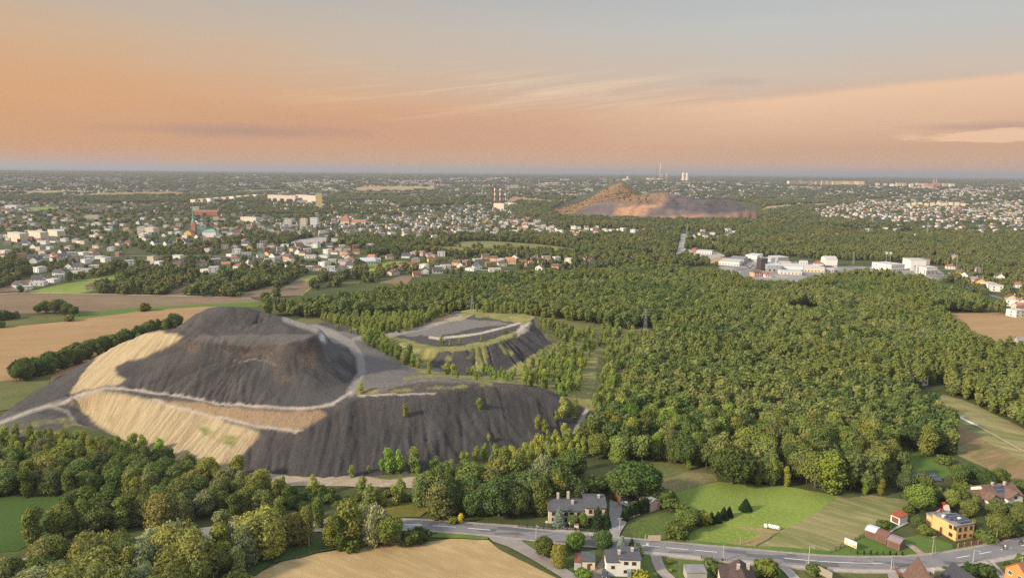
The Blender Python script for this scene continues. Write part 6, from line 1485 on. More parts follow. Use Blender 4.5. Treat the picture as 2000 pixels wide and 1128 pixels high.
apt('white five-storey block behind the church', (375, 416), (388, 416), 16, 14, 'cream', 4, 4, 'pale'); apt('long white school building right of the church', (470, 432), (500, 434), 10, 14, 'cream', 8, 3, 'pale', name='school_building'); apt('white block left of the red-roofed church', (555, 443), (569, 443), 16, 13, 'white', 5, 5, 'pale'); apt('second white block left of the red-roofed church', (586, 444), (598, 444), 18, 13, 'cream', 4, 5, 'pale'); apt('third white block left of the red-roofed church', (606, 444), (620, 444), 20, 13, 'white', 4, 5, 'pale')
apt('white block at the centre of the town', (268, 456), (282, 456), 12, 13, 'white', 5, 4, 'pale'); apt('wide cream block at the centre of the town', (283, 456), (300, 457), 11, 13, 'cream', 6, 4, 'pale'); apt('long pale hall roof at the far left', (165, 428), (192, 428), 8, 20, 'cream', 5, 1, 'pale', name='sports_hall'); apt('white hall roof at the left edge of the town', (10, 408), (32, 408), 10, 26, 'white', 4, 1, 'pale', name='warehouse')
for i in range(9):
    x0 = 372 + 15 * i; apt(['small cream block in the row left of the pink-beige apartments', 'small peach block in the row left of the pink-beige apartments', 'small white block in the row left of the pink-beige apartments'][i % 3], (x0, 397 - i * 1.4), (x0 + 9, 397.4 - i * 1.4), 13, 14, ['cream', 'peach', 'white'][i % 3], 3, 4, 'pale', group=f"{['cream', 'peach', 'white'][i % 3]} blocks of the row left of the long apartments")
for i in range(10):
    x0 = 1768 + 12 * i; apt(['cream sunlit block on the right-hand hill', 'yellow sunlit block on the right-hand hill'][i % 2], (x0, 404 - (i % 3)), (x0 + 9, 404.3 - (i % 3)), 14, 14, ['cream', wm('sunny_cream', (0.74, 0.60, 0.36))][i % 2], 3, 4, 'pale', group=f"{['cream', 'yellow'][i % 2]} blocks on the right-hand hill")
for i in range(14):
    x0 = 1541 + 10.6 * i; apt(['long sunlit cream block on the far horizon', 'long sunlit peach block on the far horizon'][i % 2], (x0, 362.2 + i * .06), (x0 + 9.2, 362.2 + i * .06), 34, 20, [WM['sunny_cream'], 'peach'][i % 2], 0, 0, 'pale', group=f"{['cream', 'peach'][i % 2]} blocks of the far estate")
for i in range(12):
    x0 = 1712 + 13 * i; apt('pale block of the far town centre', (x0, 364.5 + (i % 3)), (x0 + 6 + (i % 4), 364.5 + (i % 3)), 26, 18, ['cream', 'peach', 'white'][i % 3], 0, 0, 'pale', group='pale blocks round the far twin-towered church')

# ---------- churches, chimneys, power station, head frame, masts
def placed(name, label, cat, px, py, group=None, dr=None, rz=0):
    q_ = P(px, py, 0.0 if py > 480 else None) if dr is None else Pd(px, py, dr)
    o = empty(name, (q_[0], q_[1], float(gz(q_[0], q_[1])) if dr is None else q_[2]), rz); tag(o, label, cat, group); return o
c = placed('church', 'church with slim green spire and brick tower amid the town', 'church', 378, 463)
mb = MB(); mb.box(-3.5, 3.5, 0, 7, -.5, 26); mb.build('tower', wm('tower_brick', (0.38, 0.20, 0.13), var=.1), c); mb = MB(); mb.lathe([(4.0, 26.02), (1.6, 33), (.9, 45), (.06, 58)], 8, (0, 3.5, 0)); mb.build('spire', R_GREEN, c)
walls_mb(16, 26, 11, 'gable_y', 6).build('nave', W_CREAM, c).location = (2, 6.9, 0); o_ = roof_mb(16, 26, 11, 'gable_y', 6).build('roof', R_GREEN, c); o_.location = (2, 6.9, 0)
walls_mb(13, 14, 9, 'gable_y', 5).build('transept', W_YELL, c).location = (-4, -14.05, 0); o_ = roof_mb(13, 14, 9, 'gable_y', 5).build('transept_roof', R_ORANGE, c); o_.location = (-4, -14.05, 0)
walls_mb(24, 14, 9, 'hip', 5).build('hall', W_WHITE, c).location = (26, 4, 0); o_ = roof_mb(24, 14, 9, 'hip', 5).build('hall_roof', R_GREEN, c); o_.location = (26, 4, 0)
c = placed('church', 'church with bright orange-red pyramid roof at the town centre', 'church', 674, 440)
walls_mb(18, 18, 10, 'hip', 13).build('nave', W_CREAM, c); roof_mb(18, 18, 10, 'hip', 15).build('roof', R_ORANGE, c); walls_mb(34, 13, 7, 'gable_x', 5).build('wing', W_WHITE, c).location = (27, 2, 0); o_ = roof_mb(34, 13, 7, 'gable_x', 5).build('wing_roof', R_ORANGE, c); o_.location = (27, 2, 0)
c = placed('school_building', 'long red-brown roofed building behind the green-spired church', 'school', 402, 421)
walls_mb(60, 16, 9, 'gable_x', 5).build('wall', W_BRICK, c); roof_mb(60, 16, 9, 'gable_x', 5).build('roof', R_RED, c)
c = placed('church', 'reddish twin-towered church on the far right horizon', 'church', 1826, 368)
mb = MB()
for s_ in (-9, 9): mb.box(s_ - 5, s_ + 5, 0, 10, -3, 44)
mb.build('tower', wm('far_brick', (0.42, 0.27, 0.21)), c); mb = MB()
for s_ in (-9, 9): mb.lathe([(5.5, 44.05), (2.5, 60), (.2, 76)], 6, (s_, 5, 0))
mb.build('spire', wm('far_brick2', (0.38, 0.26, 0.21)), c); walls_mb(26, 60, 18, 'gable_y', 14).build('nave', WM['far_brick'], c).location = (0, 12.1, 0); o_ = roof_mb(26, 60, 18, 'gable_y', 14).build('roof', R_RED, c); o_.location = (0, 12.1, 0)
REDW = bpy.data.materials.new("red_white_bands"); REDW.use_nodes = True
t = NT(REDW.node_tree); tc_ = t.node('ShaderNodeTexCoord').outputs['Object']; sz = t.node('ShaderNodeSeparateXYZ'); t.put(sz.inputs[0], tc_)
f_ = t.math('GREATER_THAN', t.math('FRACT', t.math('MULTIPLY', sz.outputs[2], 1 / 18.0)), .5); t.put(t.n['Principled BSDF'].inputs['Base Color'], t.mix(f_, (0.75, 0.70, 0.64), (0.55, 0.10, 0.07)))
for i, (px, py, hh, rr_) in enumerate([(966.3, 401, 62, 2.6), (976.8, 401, 62, 2.6), (987.5, 401, 42, 2.2)]):
    c = placed('chimney_stack', ['left one', 'middle one', 'right, shorter one'][i] + ' of three red-and-white banded factory chimneys', 'chimney', px, py, 'red-and-white factory chimneys')
    mb = MB(); mb.lathe([(rr_ * 1.2, -1), (rr_, hh * .5), (rr_ * .75, hh)], 12); mb.build('shaft', REDW, c, smooth=True); mb = MB(); mb.lathe([(rr_ * .95, hh + .01), (rr_ * .95, hh + 1.2)], 12); mb.build('rim', R_MID, c)
bld('heating_plant', 'cream heating plant at the foot of the banded chimneys', 'factory', (964, 409), (984, 410), 22, 20, 'cream', 'pale', cols=5, floors=3)
bld('heating_plant', 'white boiler house right of the cream heating plant', 'factory', (985, 404), (1003, 405), 22, 14, 'white', 'pale', cols=5, floors=2)
def ppd(px, py, d, name, label, cat, group=None):
    q_ = Pd(px, py, d); g_ = float(gz(q_[0], q_[1])); o = empty(name, (q_[0], q_[1], g_), 0); tag(o, label, cat, group); return o, q_[2] - g_, d / F / math.cos(math.atan((px - 1000) / F))
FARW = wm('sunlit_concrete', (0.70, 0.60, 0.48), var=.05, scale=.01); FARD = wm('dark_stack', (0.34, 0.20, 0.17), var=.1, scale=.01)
DPS = 6500
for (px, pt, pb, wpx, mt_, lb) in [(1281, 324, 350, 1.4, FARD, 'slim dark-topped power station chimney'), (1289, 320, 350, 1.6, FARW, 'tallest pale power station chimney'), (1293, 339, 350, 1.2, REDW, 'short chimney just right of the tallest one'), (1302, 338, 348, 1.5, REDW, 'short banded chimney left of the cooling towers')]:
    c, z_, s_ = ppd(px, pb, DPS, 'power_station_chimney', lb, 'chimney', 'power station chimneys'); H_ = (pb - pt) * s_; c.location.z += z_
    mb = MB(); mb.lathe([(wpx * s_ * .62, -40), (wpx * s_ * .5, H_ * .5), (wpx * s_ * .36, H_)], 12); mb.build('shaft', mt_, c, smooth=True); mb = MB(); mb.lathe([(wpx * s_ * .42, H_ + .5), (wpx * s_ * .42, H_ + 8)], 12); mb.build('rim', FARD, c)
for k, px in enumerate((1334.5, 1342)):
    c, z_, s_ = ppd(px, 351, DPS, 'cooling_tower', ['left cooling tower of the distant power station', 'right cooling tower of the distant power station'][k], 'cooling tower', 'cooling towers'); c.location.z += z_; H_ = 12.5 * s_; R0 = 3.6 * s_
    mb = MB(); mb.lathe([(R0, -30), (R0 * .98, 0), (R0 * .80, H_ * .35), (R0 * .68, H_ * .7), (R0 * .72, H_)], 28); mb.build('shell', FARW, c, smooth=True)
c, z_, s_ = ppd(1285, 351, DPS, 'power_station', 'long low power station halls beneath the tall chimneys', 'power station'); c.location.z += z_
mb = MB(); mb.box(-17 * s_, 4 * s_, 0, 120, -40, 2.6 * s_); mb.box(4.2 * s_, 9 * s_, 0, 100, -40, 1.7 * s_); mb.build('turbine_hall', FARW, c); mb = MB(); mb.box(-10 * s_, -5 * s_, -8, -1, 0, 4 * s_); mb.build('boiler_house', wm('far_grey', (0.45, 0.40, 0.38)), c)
c, z_, s_ = ppd(1225.5, 351, 6300, 'mine_building', 'pale mine building with a steep-roofed tower left of the power station', 'mine building'); c.location.z += z_
mb = MB(); mb.box(-6 * s_, 7 * s_, 0, 90, -30, 1.8 * s_); mb.build('hall', FARW, c); mb = MB(); mb.box(-2 * s_, 2 * s_, -15, -2, 0, 4 * s_); mb.lathe([(2.4 * s_, 4.02 * s_), (.3 * s_, 7 * s_)], 4, (0, -8, 0)); mb.build('tower', FARW, c)
# masts (lattice)
GALV = wm('galvanised_steel', (0.40, 0.41, 0.40), rough=.5)
def lattice(px, py, hpx, label, arms=True, w0=2.2, dr=None):
    q_ = land(px, py) if py > 560 else P(px, py, 0.0 if py > 480 else None)
    p1 = proj([q_ + np.array([0, 0, 10.0])])[0]; h = 10 * hpx / (py - p1[1]); r_ = max(.07, math.hypot(q_[0], q_[1]) / 9000)
    o = empty('lattice_mast', tuple(q_), .4); tag(o, label, 'lattice mast', 'lattice masts')
    mb = MB(); n = max(4, int(h / 3))
    cs = [(-1, -1), (1, -1), (1, 1), (-1, 1)]
    def cpt(k, f): s_ = w0 / 2 * (1 - .7 * f); return (cs[k % 4][0] * s_, cs[k % 4][1] * s_, h * f)
    for k in range(4): mb.tube([cpt(k, 0), cpt(k, 1)], [r_, r_ * .8], 4)
    for i in range(n):
        for k in range(4): mb.tube([cpt(k, i / n), cpt(k + 1, (i + 1) / n)], [r_ * .6, r_ * .6], 3, False); mb.tube([cpt(k, i / n), cpt(k + 1, i / n)], [r_ * .5, r_ * .5], 3, False)
    mb.build('tower', GALV, o)
    if arms:
        for f in (.72, .83, .94):
            a_ = MB(); a_.tube([(-3.2, 0, h * f), (0, 0, h * f + .8), (3.2, 0, h * f)], [r_, r_, r_], 4); a_.tube([(-3.2, 0, h * f), (3.2, 0, h * f)], [r_, r_], 4); a_.build('crossarm', GALV, o)
    return o
lattice(1260, 646, 44, 'tall grey lattice mast at the left edge of the big wood', True); lattice(1799, 680, 36, 'pale lattice mast rising from the right of the wood', True); lattice(922, 603, 28, 'thin lattice mast behind the grassy heap', False, 1.8)
lattice(1341, 470, 34, 'thin mast beside the straight pale road', False, 2.2); lattice(1110, 428, 18, 'thin mast left of the distant spoil heap', False, 3); lattice(1666, 516, 24, 'thin mast behind the tall white gabled hall', False, 2.4); lattice(1867, 532, 30, 'thin mast by the road right of the business park', False, 1.6); lattice(1810, 462, 26, 'thin mast in front of the orange house on the right', False, 3); lattice(293, 389, 14, 'striped mast beside the long pale hall roof', False, 6); lattice(143, 400, 18, 'thin grey mast at the far left', False, 5)
lattice(1850, 520, 10, 'short mast at the right end of the business park', False, 1.2)
for k, px in enumerate((1730, 1738)):
    c = placed('sign_pylon', ['left white square sign on a pole at the business park', 'right white square sign on a pole at the business park'][k], 'sign', px, 516, 'square pole signs')
    mb = MB(); mb.tube([(0, 0, 0), (0, 0, 14)], [.25, .2], 8); mb.build('pole', GALV, c); mb = MB(); mb.box(-1.4, 1.4, -.4, .4, 14.02, 17); mb.build('panel', W_WHITE, c)

# ---------- trees of the far country: one mass each
def far_pts(d0, d1, sp, sd):
    r = np.random.default_rng(sd); n = int(1.34 / 2 * (d1 ** 2 - d0 ** 2) / sp ** 2)
    d = np.sqrt(r.uniform(d0 ** 2, d1 ** 2, n)); a = r.uniform(-.67, .67, n); return np.c_[d * np.sin(a), d * np.cos(a)], d, r
WOODS = [[(620, 462), (860, 460), (860, 478), (760, 490), (620, 470)], [(620, 478), (770, 478), (800, 500), (700, 505), (640, 492)], [(1000, 466), (1330, 460), (1330, 500), (1150, 488), (1000, 474)], [(1000, 505), (1330, 500), (1400, 520), (1000, 527)], [(1340, 470), (1480, 430), (1600, 430), (1800, 460), (2010, 465), (2010, 540), (1900, 530), (1700, 512), (1400, 492)], [(-70, 560), (-70, 500), (100, 495), (180, 505), (120, 530), (60, 545)], [(165, 575), (235, 530), (350, 520), (375, 540), (320, 578)], [(398, 580), (445, 545), (560, 540), (520, 565), (480, 580)], [(620, 565), (640, 535), (700, 540), (690, 556), (640, 572)], [(260, 480), (430, 475), (430, 505), (300, 500)], [(930, 420), (1070, 405), (1120, 420), (1300, 432), (1480, 424), (1500, 440), (1300, 450), (1050, 440)], [(250, 405), (370, 398), (480, 408), (480, 418), (250, 418)], [(480, 400), (600, 405), (760, 400), (780, 420), (480, 418)], [(1480, 372), (1700, 368), (1750, 385), (1600, 395), (1500, 398), (1480, 385)], [(520, 520), (620, 512), (700, 520), (640, 540), (560, 545), (500, 540)]]
def far_filter(q_, d, r, base):
    pr_ = proj(np.c_[q_, gz(q_[:, 0], q_[:, 1])]); ok = (pr_[:, 0] > -40) & (pr_[:, 0] < 2040)
    for f in FPOLY: ok &= ~inpoly(pr_, f)
    for f in YARD: ok &= ~inpoly(pr_, f)
    for L in ROADS_FAR: ok &= dline(pr_, L) > 2.2
    ok &= dline(pr_, [(1325, 500), (1332, 482), (1336, 455)]) > 8
    dens = np.where(fnoise(q_[:, 0], q_[:, 1], 260, 91) > .42, 1.0, .30) * base
    tn = dens_at(pr_, d); dens = np.where(tn > 0, np.where(fnoise(q_[:, 0], q_[:, 1], 140, 95) > .5, .30, .10), dens)
    for f in WOODS: dens = np.where(inpoly(pr_, f), 1.0, dens)
    ok &= r.random(len(q_)) < dens
    return q_[ok], d[ok], tn[ok], pr_[ok]
hc = {}
for hx_ in HOUSES: hc.setdefault((int(hx_[0] // 12), int(hx_[1] // 12)), []).append(hx_)
def clear(q_, R0=8.5):
    ok = np.ones(len(q_), bool)
    for i, (x, y) in enumerate(q_):
        cx, cy = int(x // 12), int(y // 12)
        for a in (-1, 0, 1):
            for b_ in (-1, 0, 1):
                for (u, v) in hc.get((cx + a, cy + b_), ()):
                    if abs(u - x) < R0 and -R0 * 1.25 < y - v - 3 < R0 * 1.1: ok[i] = False
    return ok
IND = np.array(HOUSES[:560])
def corridor(q_, r, L_=48, W_=7.5, keep=.10):
    ok = np.ones(len(q_), bool); IY = IND[np.argsort(IND[:, 1])]
    for i, (x, y) in enumerate(q_):
        lo_, hi_ = np.searchsorted(IY[:, 1], (y - 6, y + L_))
        s_ = IY[lo_:hi_]
        if len(s_) and (np.abs(x * s_[:, 1] / y - s_[:, 0]) < W_).any() and r.random() > keep: ok[i] = False
    return ok
SRC_T = [bpy.data.objects.new("far_tree_crown", lodcrown('town', k, 190, 1.3, L_town, 90 + k, lobes_round(np.random.default_rng(95 + k), 10.5, 4.3, 7, .02))) for k in range(4)]
q1, d1_, tn1, pr1 = far_filter(*far_pts(560, 1700, 7.6, 1), 0.8); ok1 = clear(q1) & corridor(q1, np.random.default_rng(3)); q1, tn1 = q1[ok1], tn1[ok1]
h1 = R_.uniform(.55, 1.15, len(q1)) * np.where(tn1 > 0, .62, 1)
mass("midground_trees", np.c_[q1, gz(q1[:, 0], q1[:, 1])], R_.random(len(q1)) * 6.28, np.c_[h1 * 1.02, h1 * 1.02, h1 * R_.uniform(.85, 1.15, len(q1))], R_.integers(0, 4, len(q1)), SRC_T, label="hedges and trees between the houses in the middle distance")
q2, d2_, tn2, pr2 = far_filter(*far_pts(1700, 3300, 14.5, 2), .85); ok2 = clear(q2, 7); q2, tn2 = q2[ok2], tn2[ok2]
h2 = R_.uniform(.7, 1.3, len(q2)) * np.where(tn2 > 0, .6, 1)
mass("far_trees", np.c_[q2, gz(q2[:, 0], q2[:, 1])], R_.random(len(q2)) * 6.28, np.c_[h2 * 1.8, h2 * 1.8, h2], R_.integers(0, 4, len(q2)), SRC_T, label="dark trees and woods of the far country")
q3, d3_, tn3, pr3 = far_filter(*far_pts(3300, 15000, 62, 3), .8)
h3 = R_.uniform(.7, 1.25, len(q3)); w3 = np.clip(d3_ / 900, 5, 13)
mass("horizon_woods", np.c_[q3, gz(q3[:, 0], q3[:, 1]) - 1], R_.random(len(q3)) * 6.28, np.c_[h3 * w3, h3 * w3, h3 * 1.15], R_.integers(0, 4, len(q3)), SRC_T, label="low dark woods towards the horizon")
# trees on the distant cone
r = np.random.default_rng(8); u_ = np.c_[r.uniform(x2[0], x2[-1], 9000), r.uniform(y2[0], y2[-1], 9000)]
ii_ = ((u_[:, 0] - x2[0]) / 6).astype(int); jj_ = ((u_[:, 1] - y2[0]) / 6).astype(int)
kv = r.random(9000) < np.clip(veg[jj_, ii_] * .55, 0, 1); u_ = u_[kv]
L_cone = leaf_mat("autumn_leaves", (0.17, 0.12, 0.045), (0.12, 0.11, 0.045))
mass("cone_scrub", np.c_[u_, far_z(u_[:, 0], u_[:, 1])], r.random(len(u_)) * 6.28, np.repeat(r.uniform(.25, .5, len(u_))[:, None], 3, 1), r.integers(0, 2, len(u_)), [bpy.data.objects.new("scrub_crown", lodcrown('scrub', k, 120, 1.4, L_cone, 120 + k, lobes_round(np.random.default_rng(130 + k), 9, 4, 5, .0))) for k in range(2)], label="rusty scrub on the flanks of the distant cone-shaped heap")
# ================================================================== NEAR BUILDINGS
def z3(x, y): return 900 + x / 4.947, 900 + y / 4.947
def zr4(x, y): return 1200 + x / 4.947, 900 + y / 4.947
def zr5(x, y): return 1500 + x / 4.946, 900 + y / 4.946
def z6(x, y): return 1700 + x / 4.947, 900 + y / 4.947
def wins(o, w, d, spec, fr=None, sz=(1.2, 1.3)):
    for s_ in spec:
        face, cx, z = s_[:3]; ww, hh = s_[3] if len(s_) > 3 else sz
        window_part(o, cx, z, ww, hh, face, w, d, fr)
def door(o, cx, w, d, face='f', mt=None, ww=1.0, hh=2.05, z=0.0):
    mb = MB(); mb.box(-ww / 2, ww / 2, -.07, .04, z, z + hh); c = mb.build('door', mt or DOORM, o)
    R = {'f': 0, 'l': -math.pi / 2, 'r': math.pi / 2, 'b': math.pi}[face]; c.location = {'f': (cx, 0, 0), 'l': (-w / 2, d / 2 - cx, 0), 'r': (w / 2, d / 2 + cx, 0), 'b': (-cx, d, 0)}[face]; c.rotation_euler = (0, 0, R)
    h_ = MB(); h_.box(ww * .32, ww * .32 + .12, -.13, -.073, z + 1.0, z + 1.06); h_.build('handle', GALV, c)
def annex(o, nm, x0, w, y0, d, h, wall, roof, sh='flat', rise=0, ov=.3):
    a = walls_mb(w, d, h, sh, rise).build(nm, wall, o); a.location = (x0, y0, 0)
    r = roof_mb(w, d, h, sh, rise, ov).build(nm + '_roof', roof, o); r.location = (x0, y0, 0); return a, r
def pole_box(mb, a, b_, r=.05): mb.tube([a, b_], [r, r], 6)

# hotel-like long house by the courtyard
o, w_ = bld('guest_house', 'long two-part cream house with dark grey roofs beside the grey courtyard', 'house', z3(1200, 612), z3(1392, 615), 10, 6.0, 'cream', 'dark grey', 'gable_x', 1.5, chim=((1.5, 4.4, 8.4),), ov=.5)
wins(o, w_, 10, [('f', -w_ / 2 + 1.8, .9), ('f', -w_ / 2 + 1.8, 3.9), ('f', 0, .9), ('f', 0, 3.9), ('f', w_ / 2 - 1.8, .9), ('f', w_ / 2 - 1.8, 3.9), ('r', -3, 3.9), ('r', 3, 3.9), ('r', 0, .9)], BRN)
annex(o, 'low_wing', -w_ / 2 - 6.4, 12.4, .6, 9.3, 4.5, W_CREAM, R_DARK, 'gable_x', 1.6, .5)
for cx in (-10.8, -8.6, -6.6, -4.6, -2.2):
    c = window_part(o, 0, 2.6, 1.4, 1.2, 'f', 10, 9, BRN); c.location = (-w_ / 2 + cx, .6, 0)
    c = window_part(o, 0, .6, 1.4, 1.2, 'f', 10, 9, BRN); c.location = (-w_ / 2 + cx, .6, 0)
for cx, cy, tp in ((-9.2, 6.2, 8.2), (-5.6, 6.4, 8.6), (-4.2, 3.4, 6.9)):
    mb = MB(); mb.box(-w_ / 2 + cx - .45, -w_ / 2 + cx + .45, cy - .4, cy + .4, 5.0, tp); mb.build('chimney', CHIM, o)
door(o, -1.9, w_, 10)
# cream house at the crossing (front)
o, w_ = bld('house', 'cream two-storey house with dark grey felt roof and six small windows, south of the road', 'house', z3(1528, 1112), z3(1730, 1116), 6.4, 5.2, 'white', 'dark grey', 'shed', .4, chim=((1.2, 4.0, 6.6), (-3.0, 2.4, 6.7)), ov=.35)
wins(o, w_, 6.4, [('f', -w_ / 2 + 2.0, .9, (1.3, .9)), ('f', -w_ / 2 + 2.0, 3.6, (1.3, .9)), ('f', w_ / 2 - 1.9, 3.5, (1.3, 1.0)), ('r', 0, 3.6), ('l', 0, 3.6)], BRN)
door(o, w_ / 2 - 1.9, w_, 6.4, hh=2.1, ww=1.3)
annex(o, 'side_wing', -w_ / 2 - 1.9, 3.76, .05, 5.8, 4.2, W_WHITE, R_DARK, 'shed', .5, .25)
c = window_part(o, 0, 2.2, 1.1, .9, 'f', 10, 9, BRN); c.location = (-w_ / 2 - 1.9, .05, 0)
mb = MB(); mb.box(-.5, .5, -1.6, -.1, 0, 2.1); mb.box(-.6, .6, -1.7, -.1, 2.103, 2.25); c = mb.build('porch', wm('blue_grey_paint', (.22, .28, .33)), o); c.location = (-w_ / 2 + 2.9, 0, 0)
# small outbuilding and garage
o, w_ = bld('outbuilding', 'small cream outbuilding with dark grey roof left of the cream two-storey house', 'outbuilding', z3(1172, 1058), z3(1296, 1062), 4.8, 2.7, 'cream', 'dark grey', 'shed', .4, ov=.15)
wins(o, w_, 4.8, [('f', .6, 1.7, (.7, .5))], BRN); door(o, 0, w_, 4.8, ww=.9)
o, w_ = bld('garage', 'low white garage with rusty red roof beside the small outbuilding', 'garage', z3(1096, 1050), z3(1166, 1056), 4.4, 2.1, wm('white_panels', (.55, .56, .57)), wm('rusty_roof', (.19, .075, .05), var=.25, scale=1.5), 'shed', .5, ov=.1)
door(o, 0, w_, 4.4, mt=wm('grey_door', (.42, .42, .43)), ww=1.9, hh=1.9)
# shed north of hedge
o, w_ = bld('garden_house', 'small pale garden house with grey roof at the end of the thuja hedge', 'garden house', zr4(345, 492), zr4(440, 462), 6.0, 3.0, W_PINK, R_MID, 'gable_y', .9, ov=.25)
wins(o, w_, 6.0, [('l', 0, 1.0, (1.6, 1.2))], BRN); door(o, -1.4, w_, 6, face='l')
o, w_ = bld('carport', 'dark wooden carport at the back of the courtyard', 'carport', zr4(60, 420), zr4(140, 405), 4.5, 2.6, BRN, R_DARK, 'shed', .3, ov=.2)
door(o, 0, w_, 4.5, mt=R_DARK, ww=2.4, hh=2.1)
# brown-roofed house at lower edge
o, w_ = bld('house', 'house with large dark brown roof cut by the lower edge of the picture', 'house', (1430, 1166), (1476, 1170), 9.5, 3.9, 'cream', wm('dark_brown_roof', (.085, .058, .050), var=.2, scale=1.2), 'gable_y', 2.0, ov=.6, chim=((-1.0, 5.5, 6.8), (2.0, 6.8, 6.6)))
wins(o, w_, 11, [('f', 2.4, 1.0), ('f', -2.4, 1.0), ('f', 0, 3.4), ('l', 0, 1.4), ('r', 0, 1.4)], BRN)
annex(o, 'side_bay', -w_ / 2 - 1.4, 2.76, 3, 6, 3.4, W_CREAM, WM['dark_brown_roof'], 'shed', .8, .3)
# yellow house with solar roof
PA = P(*z6(515, 612), 0); PB = P(*z6(820, 772), 0); PC = P(*z6(990, 742), 0)
w_ = math.hypot(*(PC - PB)[:2]); rz = math.atan2((PC - PB)[1], (PC - PB)[0])
dep_ = abs(np.dot((PA - PB)[:2], np.array([-math.sin(rz), math.cos(rz)])))
mid = (PB + PC) / 2
o = empty('house', (mid[0], mid[1], .1), rz); tag(o, 'orange-yellow two-storey house with solar panels on its flat grey roof', 'house')
D1 = dep_ * .60
YO = wm('apricot_render', (.78, .47, .20), var=.04, scale=.5)
walls_mb(w_, D1, 5.0, 'flat', 0).build('wall', YO, o); rf = roof_mb(w_, D1, 5.0, 'flat', 0).build('roof', R_MID, o)
annex(o, 'rear_wing', -.5, w_ - 1.5, D1 + .02, dep_ * .22, 4.7, YO, R_MID, 'flat'); annex(o, 'rear_porch', -1.4, w_ - 3.0, D1 + dep_ * .22 + .04, dep_ * .18, 3.6, YO, R_MID, 'flat')
wins(o, w_, D1, [('f', -w_ * .3, .8), ('f', -w_ * .3, 3.2), ('f', 0, 3.2), ('f', 0, .8), ('f', w_ * .32, 3.2), ('f', w_ * .32, .9, (.8, .7)), ('l', D1 * .18, 3.3), ('l', D1 * .22, .7, (1.5, 1.2)), ('r', 0, 3.5), ('r', 3, 3.5), ('l', D1 * .42, 3.6)], BRN)
door(o, -D1 * .3, w_, D1, face='l')
SOL = bpy.data.materials.new("solar_cells"); SOL.use_nodes = True
t = NT(SOL.node_tree); b = t.n['Principled BSDF']; bk = t.node('ShaderNodeTexBrick'); bk.offset = 0.0; bk.inputs['Scale'].default_value = 1.0; bk.inputs['Brick Width'].default_value = 1.0; bk.inputs['Row Height'].default_value = 1.6; bk.inputs['Mortar Size'].default_value = .035
t.put(bk.inputs['Vector'], t.node('ShaderNodeTexCoord').outputs['Object']); bk.inputs['Color1'].default_value = (.018, .028, .06, 1); bk.inputs['Color2'].default_value = (.022, .034, .07, 1); bk.inputs['Mortar'].default_value = (.35, .37, .40, 1)
t.put(b.inputs['Base Color'], bk.outputs[0]); b.inputs['Roughness'].default_value = .18
def panel(o, x, y, z, w, d, tilt, rz=0, name='solar_panel'):
    mb = MB(); mb.box(-w / 2, w / 2, -d / 2, d / 2, 0, .06); c = mb.build(name, SOL, o); c.location = (x, y, z); c.rotation_euler = (tilt, 0, rz); return c
for k in range(3): panel(o, w_ * .12, 1.6 + k * 1.9, 5.65, w_ * .66, 1.55, .12)
for k in range(2): panel(o, -w_ * .10, D1 * .60 + k * 1.9, 5.65, w_ * .55, 1.5, .12)
for cx, cy in ((.8, D1 * .46), (-2.8, D1 * .86)):
    mb = MB(); mb.box(cx - .5, cx + .5, cy - .4, cy + .4, 5.25, 6.1); mb.build('chimney', FRAME, rf)
# white house with brown roof and panels, upper right
o, w_ = bld('house', 'large white house with brown tiled roofs and a solar array among garden trees', 'house', z6(1150, 450), z6(1440, 425), 9, 3.9, 'white', 'brown', 'gable_x', 2.5, chim=((2.6, 3.6, 7.4), (-2.0, 4.2, 7.2)), ov=.7)
wins(o, w_, 9, [('f', -4, 1.0, (1.6, 1.5)), ('f', 0, 1.0, (1.6, 1.5)), ('f', 4, 1.0, (1.6, 1.5)), ('l', 0, 1.4)], BRN)
a, r = annex(o, 'front_gable', w_ / 2 - 4.2, 6.2, -2.0, 6, 3.8, W_WHITE, R_BROWN, 'gable_y', 2.0, .6)
c = window_part(o, 0, 1.0, 2.2, 1.4, 'f', 10, 9, BRN); c.location = (w_ / 2 - 4.2, -2.0, 0); c = window_part(o, 0, 3.6, 1.2, .9, 'f', 10, 9, BRN); c.location = (w_ / 2 - 4.2, -2.0, 0)
a, r = annex(o, 'garage_wing', -w_ / 2 - 2.9, 5.6, 1.0, 7, 2.8, W_WHITE, R_BROWN, 'gable_x', 1.8, .5)
annex(o, 'entrance_gable', -w_ / 2 + .2, 4.4, -1.4, 5, 3.4, W_WHITE, R_BROWN, 'gable_y', 1.9, .5)
sl = math.atan2(2.5, 4.5); panel(o, -.2, 2.1, 3.9 + 2.1 * .556 + .38, 4.8, 3.4, sl)
# garages in a row on the lawn
def shed(label, L, R, d, h, wl, rf_, sh='gable_y', rise=.5, cat='garage', dr_=None, ov=.12):
    o, w_ = bld('garage', label, cat, L, R, d, h, wl, rf_, sh, rise, ov=ov)
    mb = MB(); mb.box(-w_ * .36, w_ * .36, -.06, .03, .0, h - .35); mb.build('door', dr_ or wm('brown_door', (.17, .095, .07)), o).location = (0, 0, 0)
    return o
BW = wm('brown_steel', (.21, .125, .10), var=.08, scale=1)
G3 = 'steel garages on the lawn'
for lb, L, R, rfm in (('brown steel garage with pale metal roof, left one of the row on the lawn', zr5(932, 727), zr5(1028, 760), wm('bright_tin', (.62, .64, .66))), ('brown steel garage with red-brown roof, middle of the row on the lawn', zr5(1032, 765), zr5(1140, 806), wm('redbrown_tin', (.20, .10, .08), var=.1, scale=1)), ('brown steel garage with grey-brown roof, right one of the row on the lawn', zr5(1145, 822), zr5(1268, 868), wm('greybrown_tin', (.27, .22, .21), var=.1, scale=1))):
    o = shed(lb, L, R, 4.8, 2.1, BW, rfm, 'gable_x', .5); o['group'] = G3
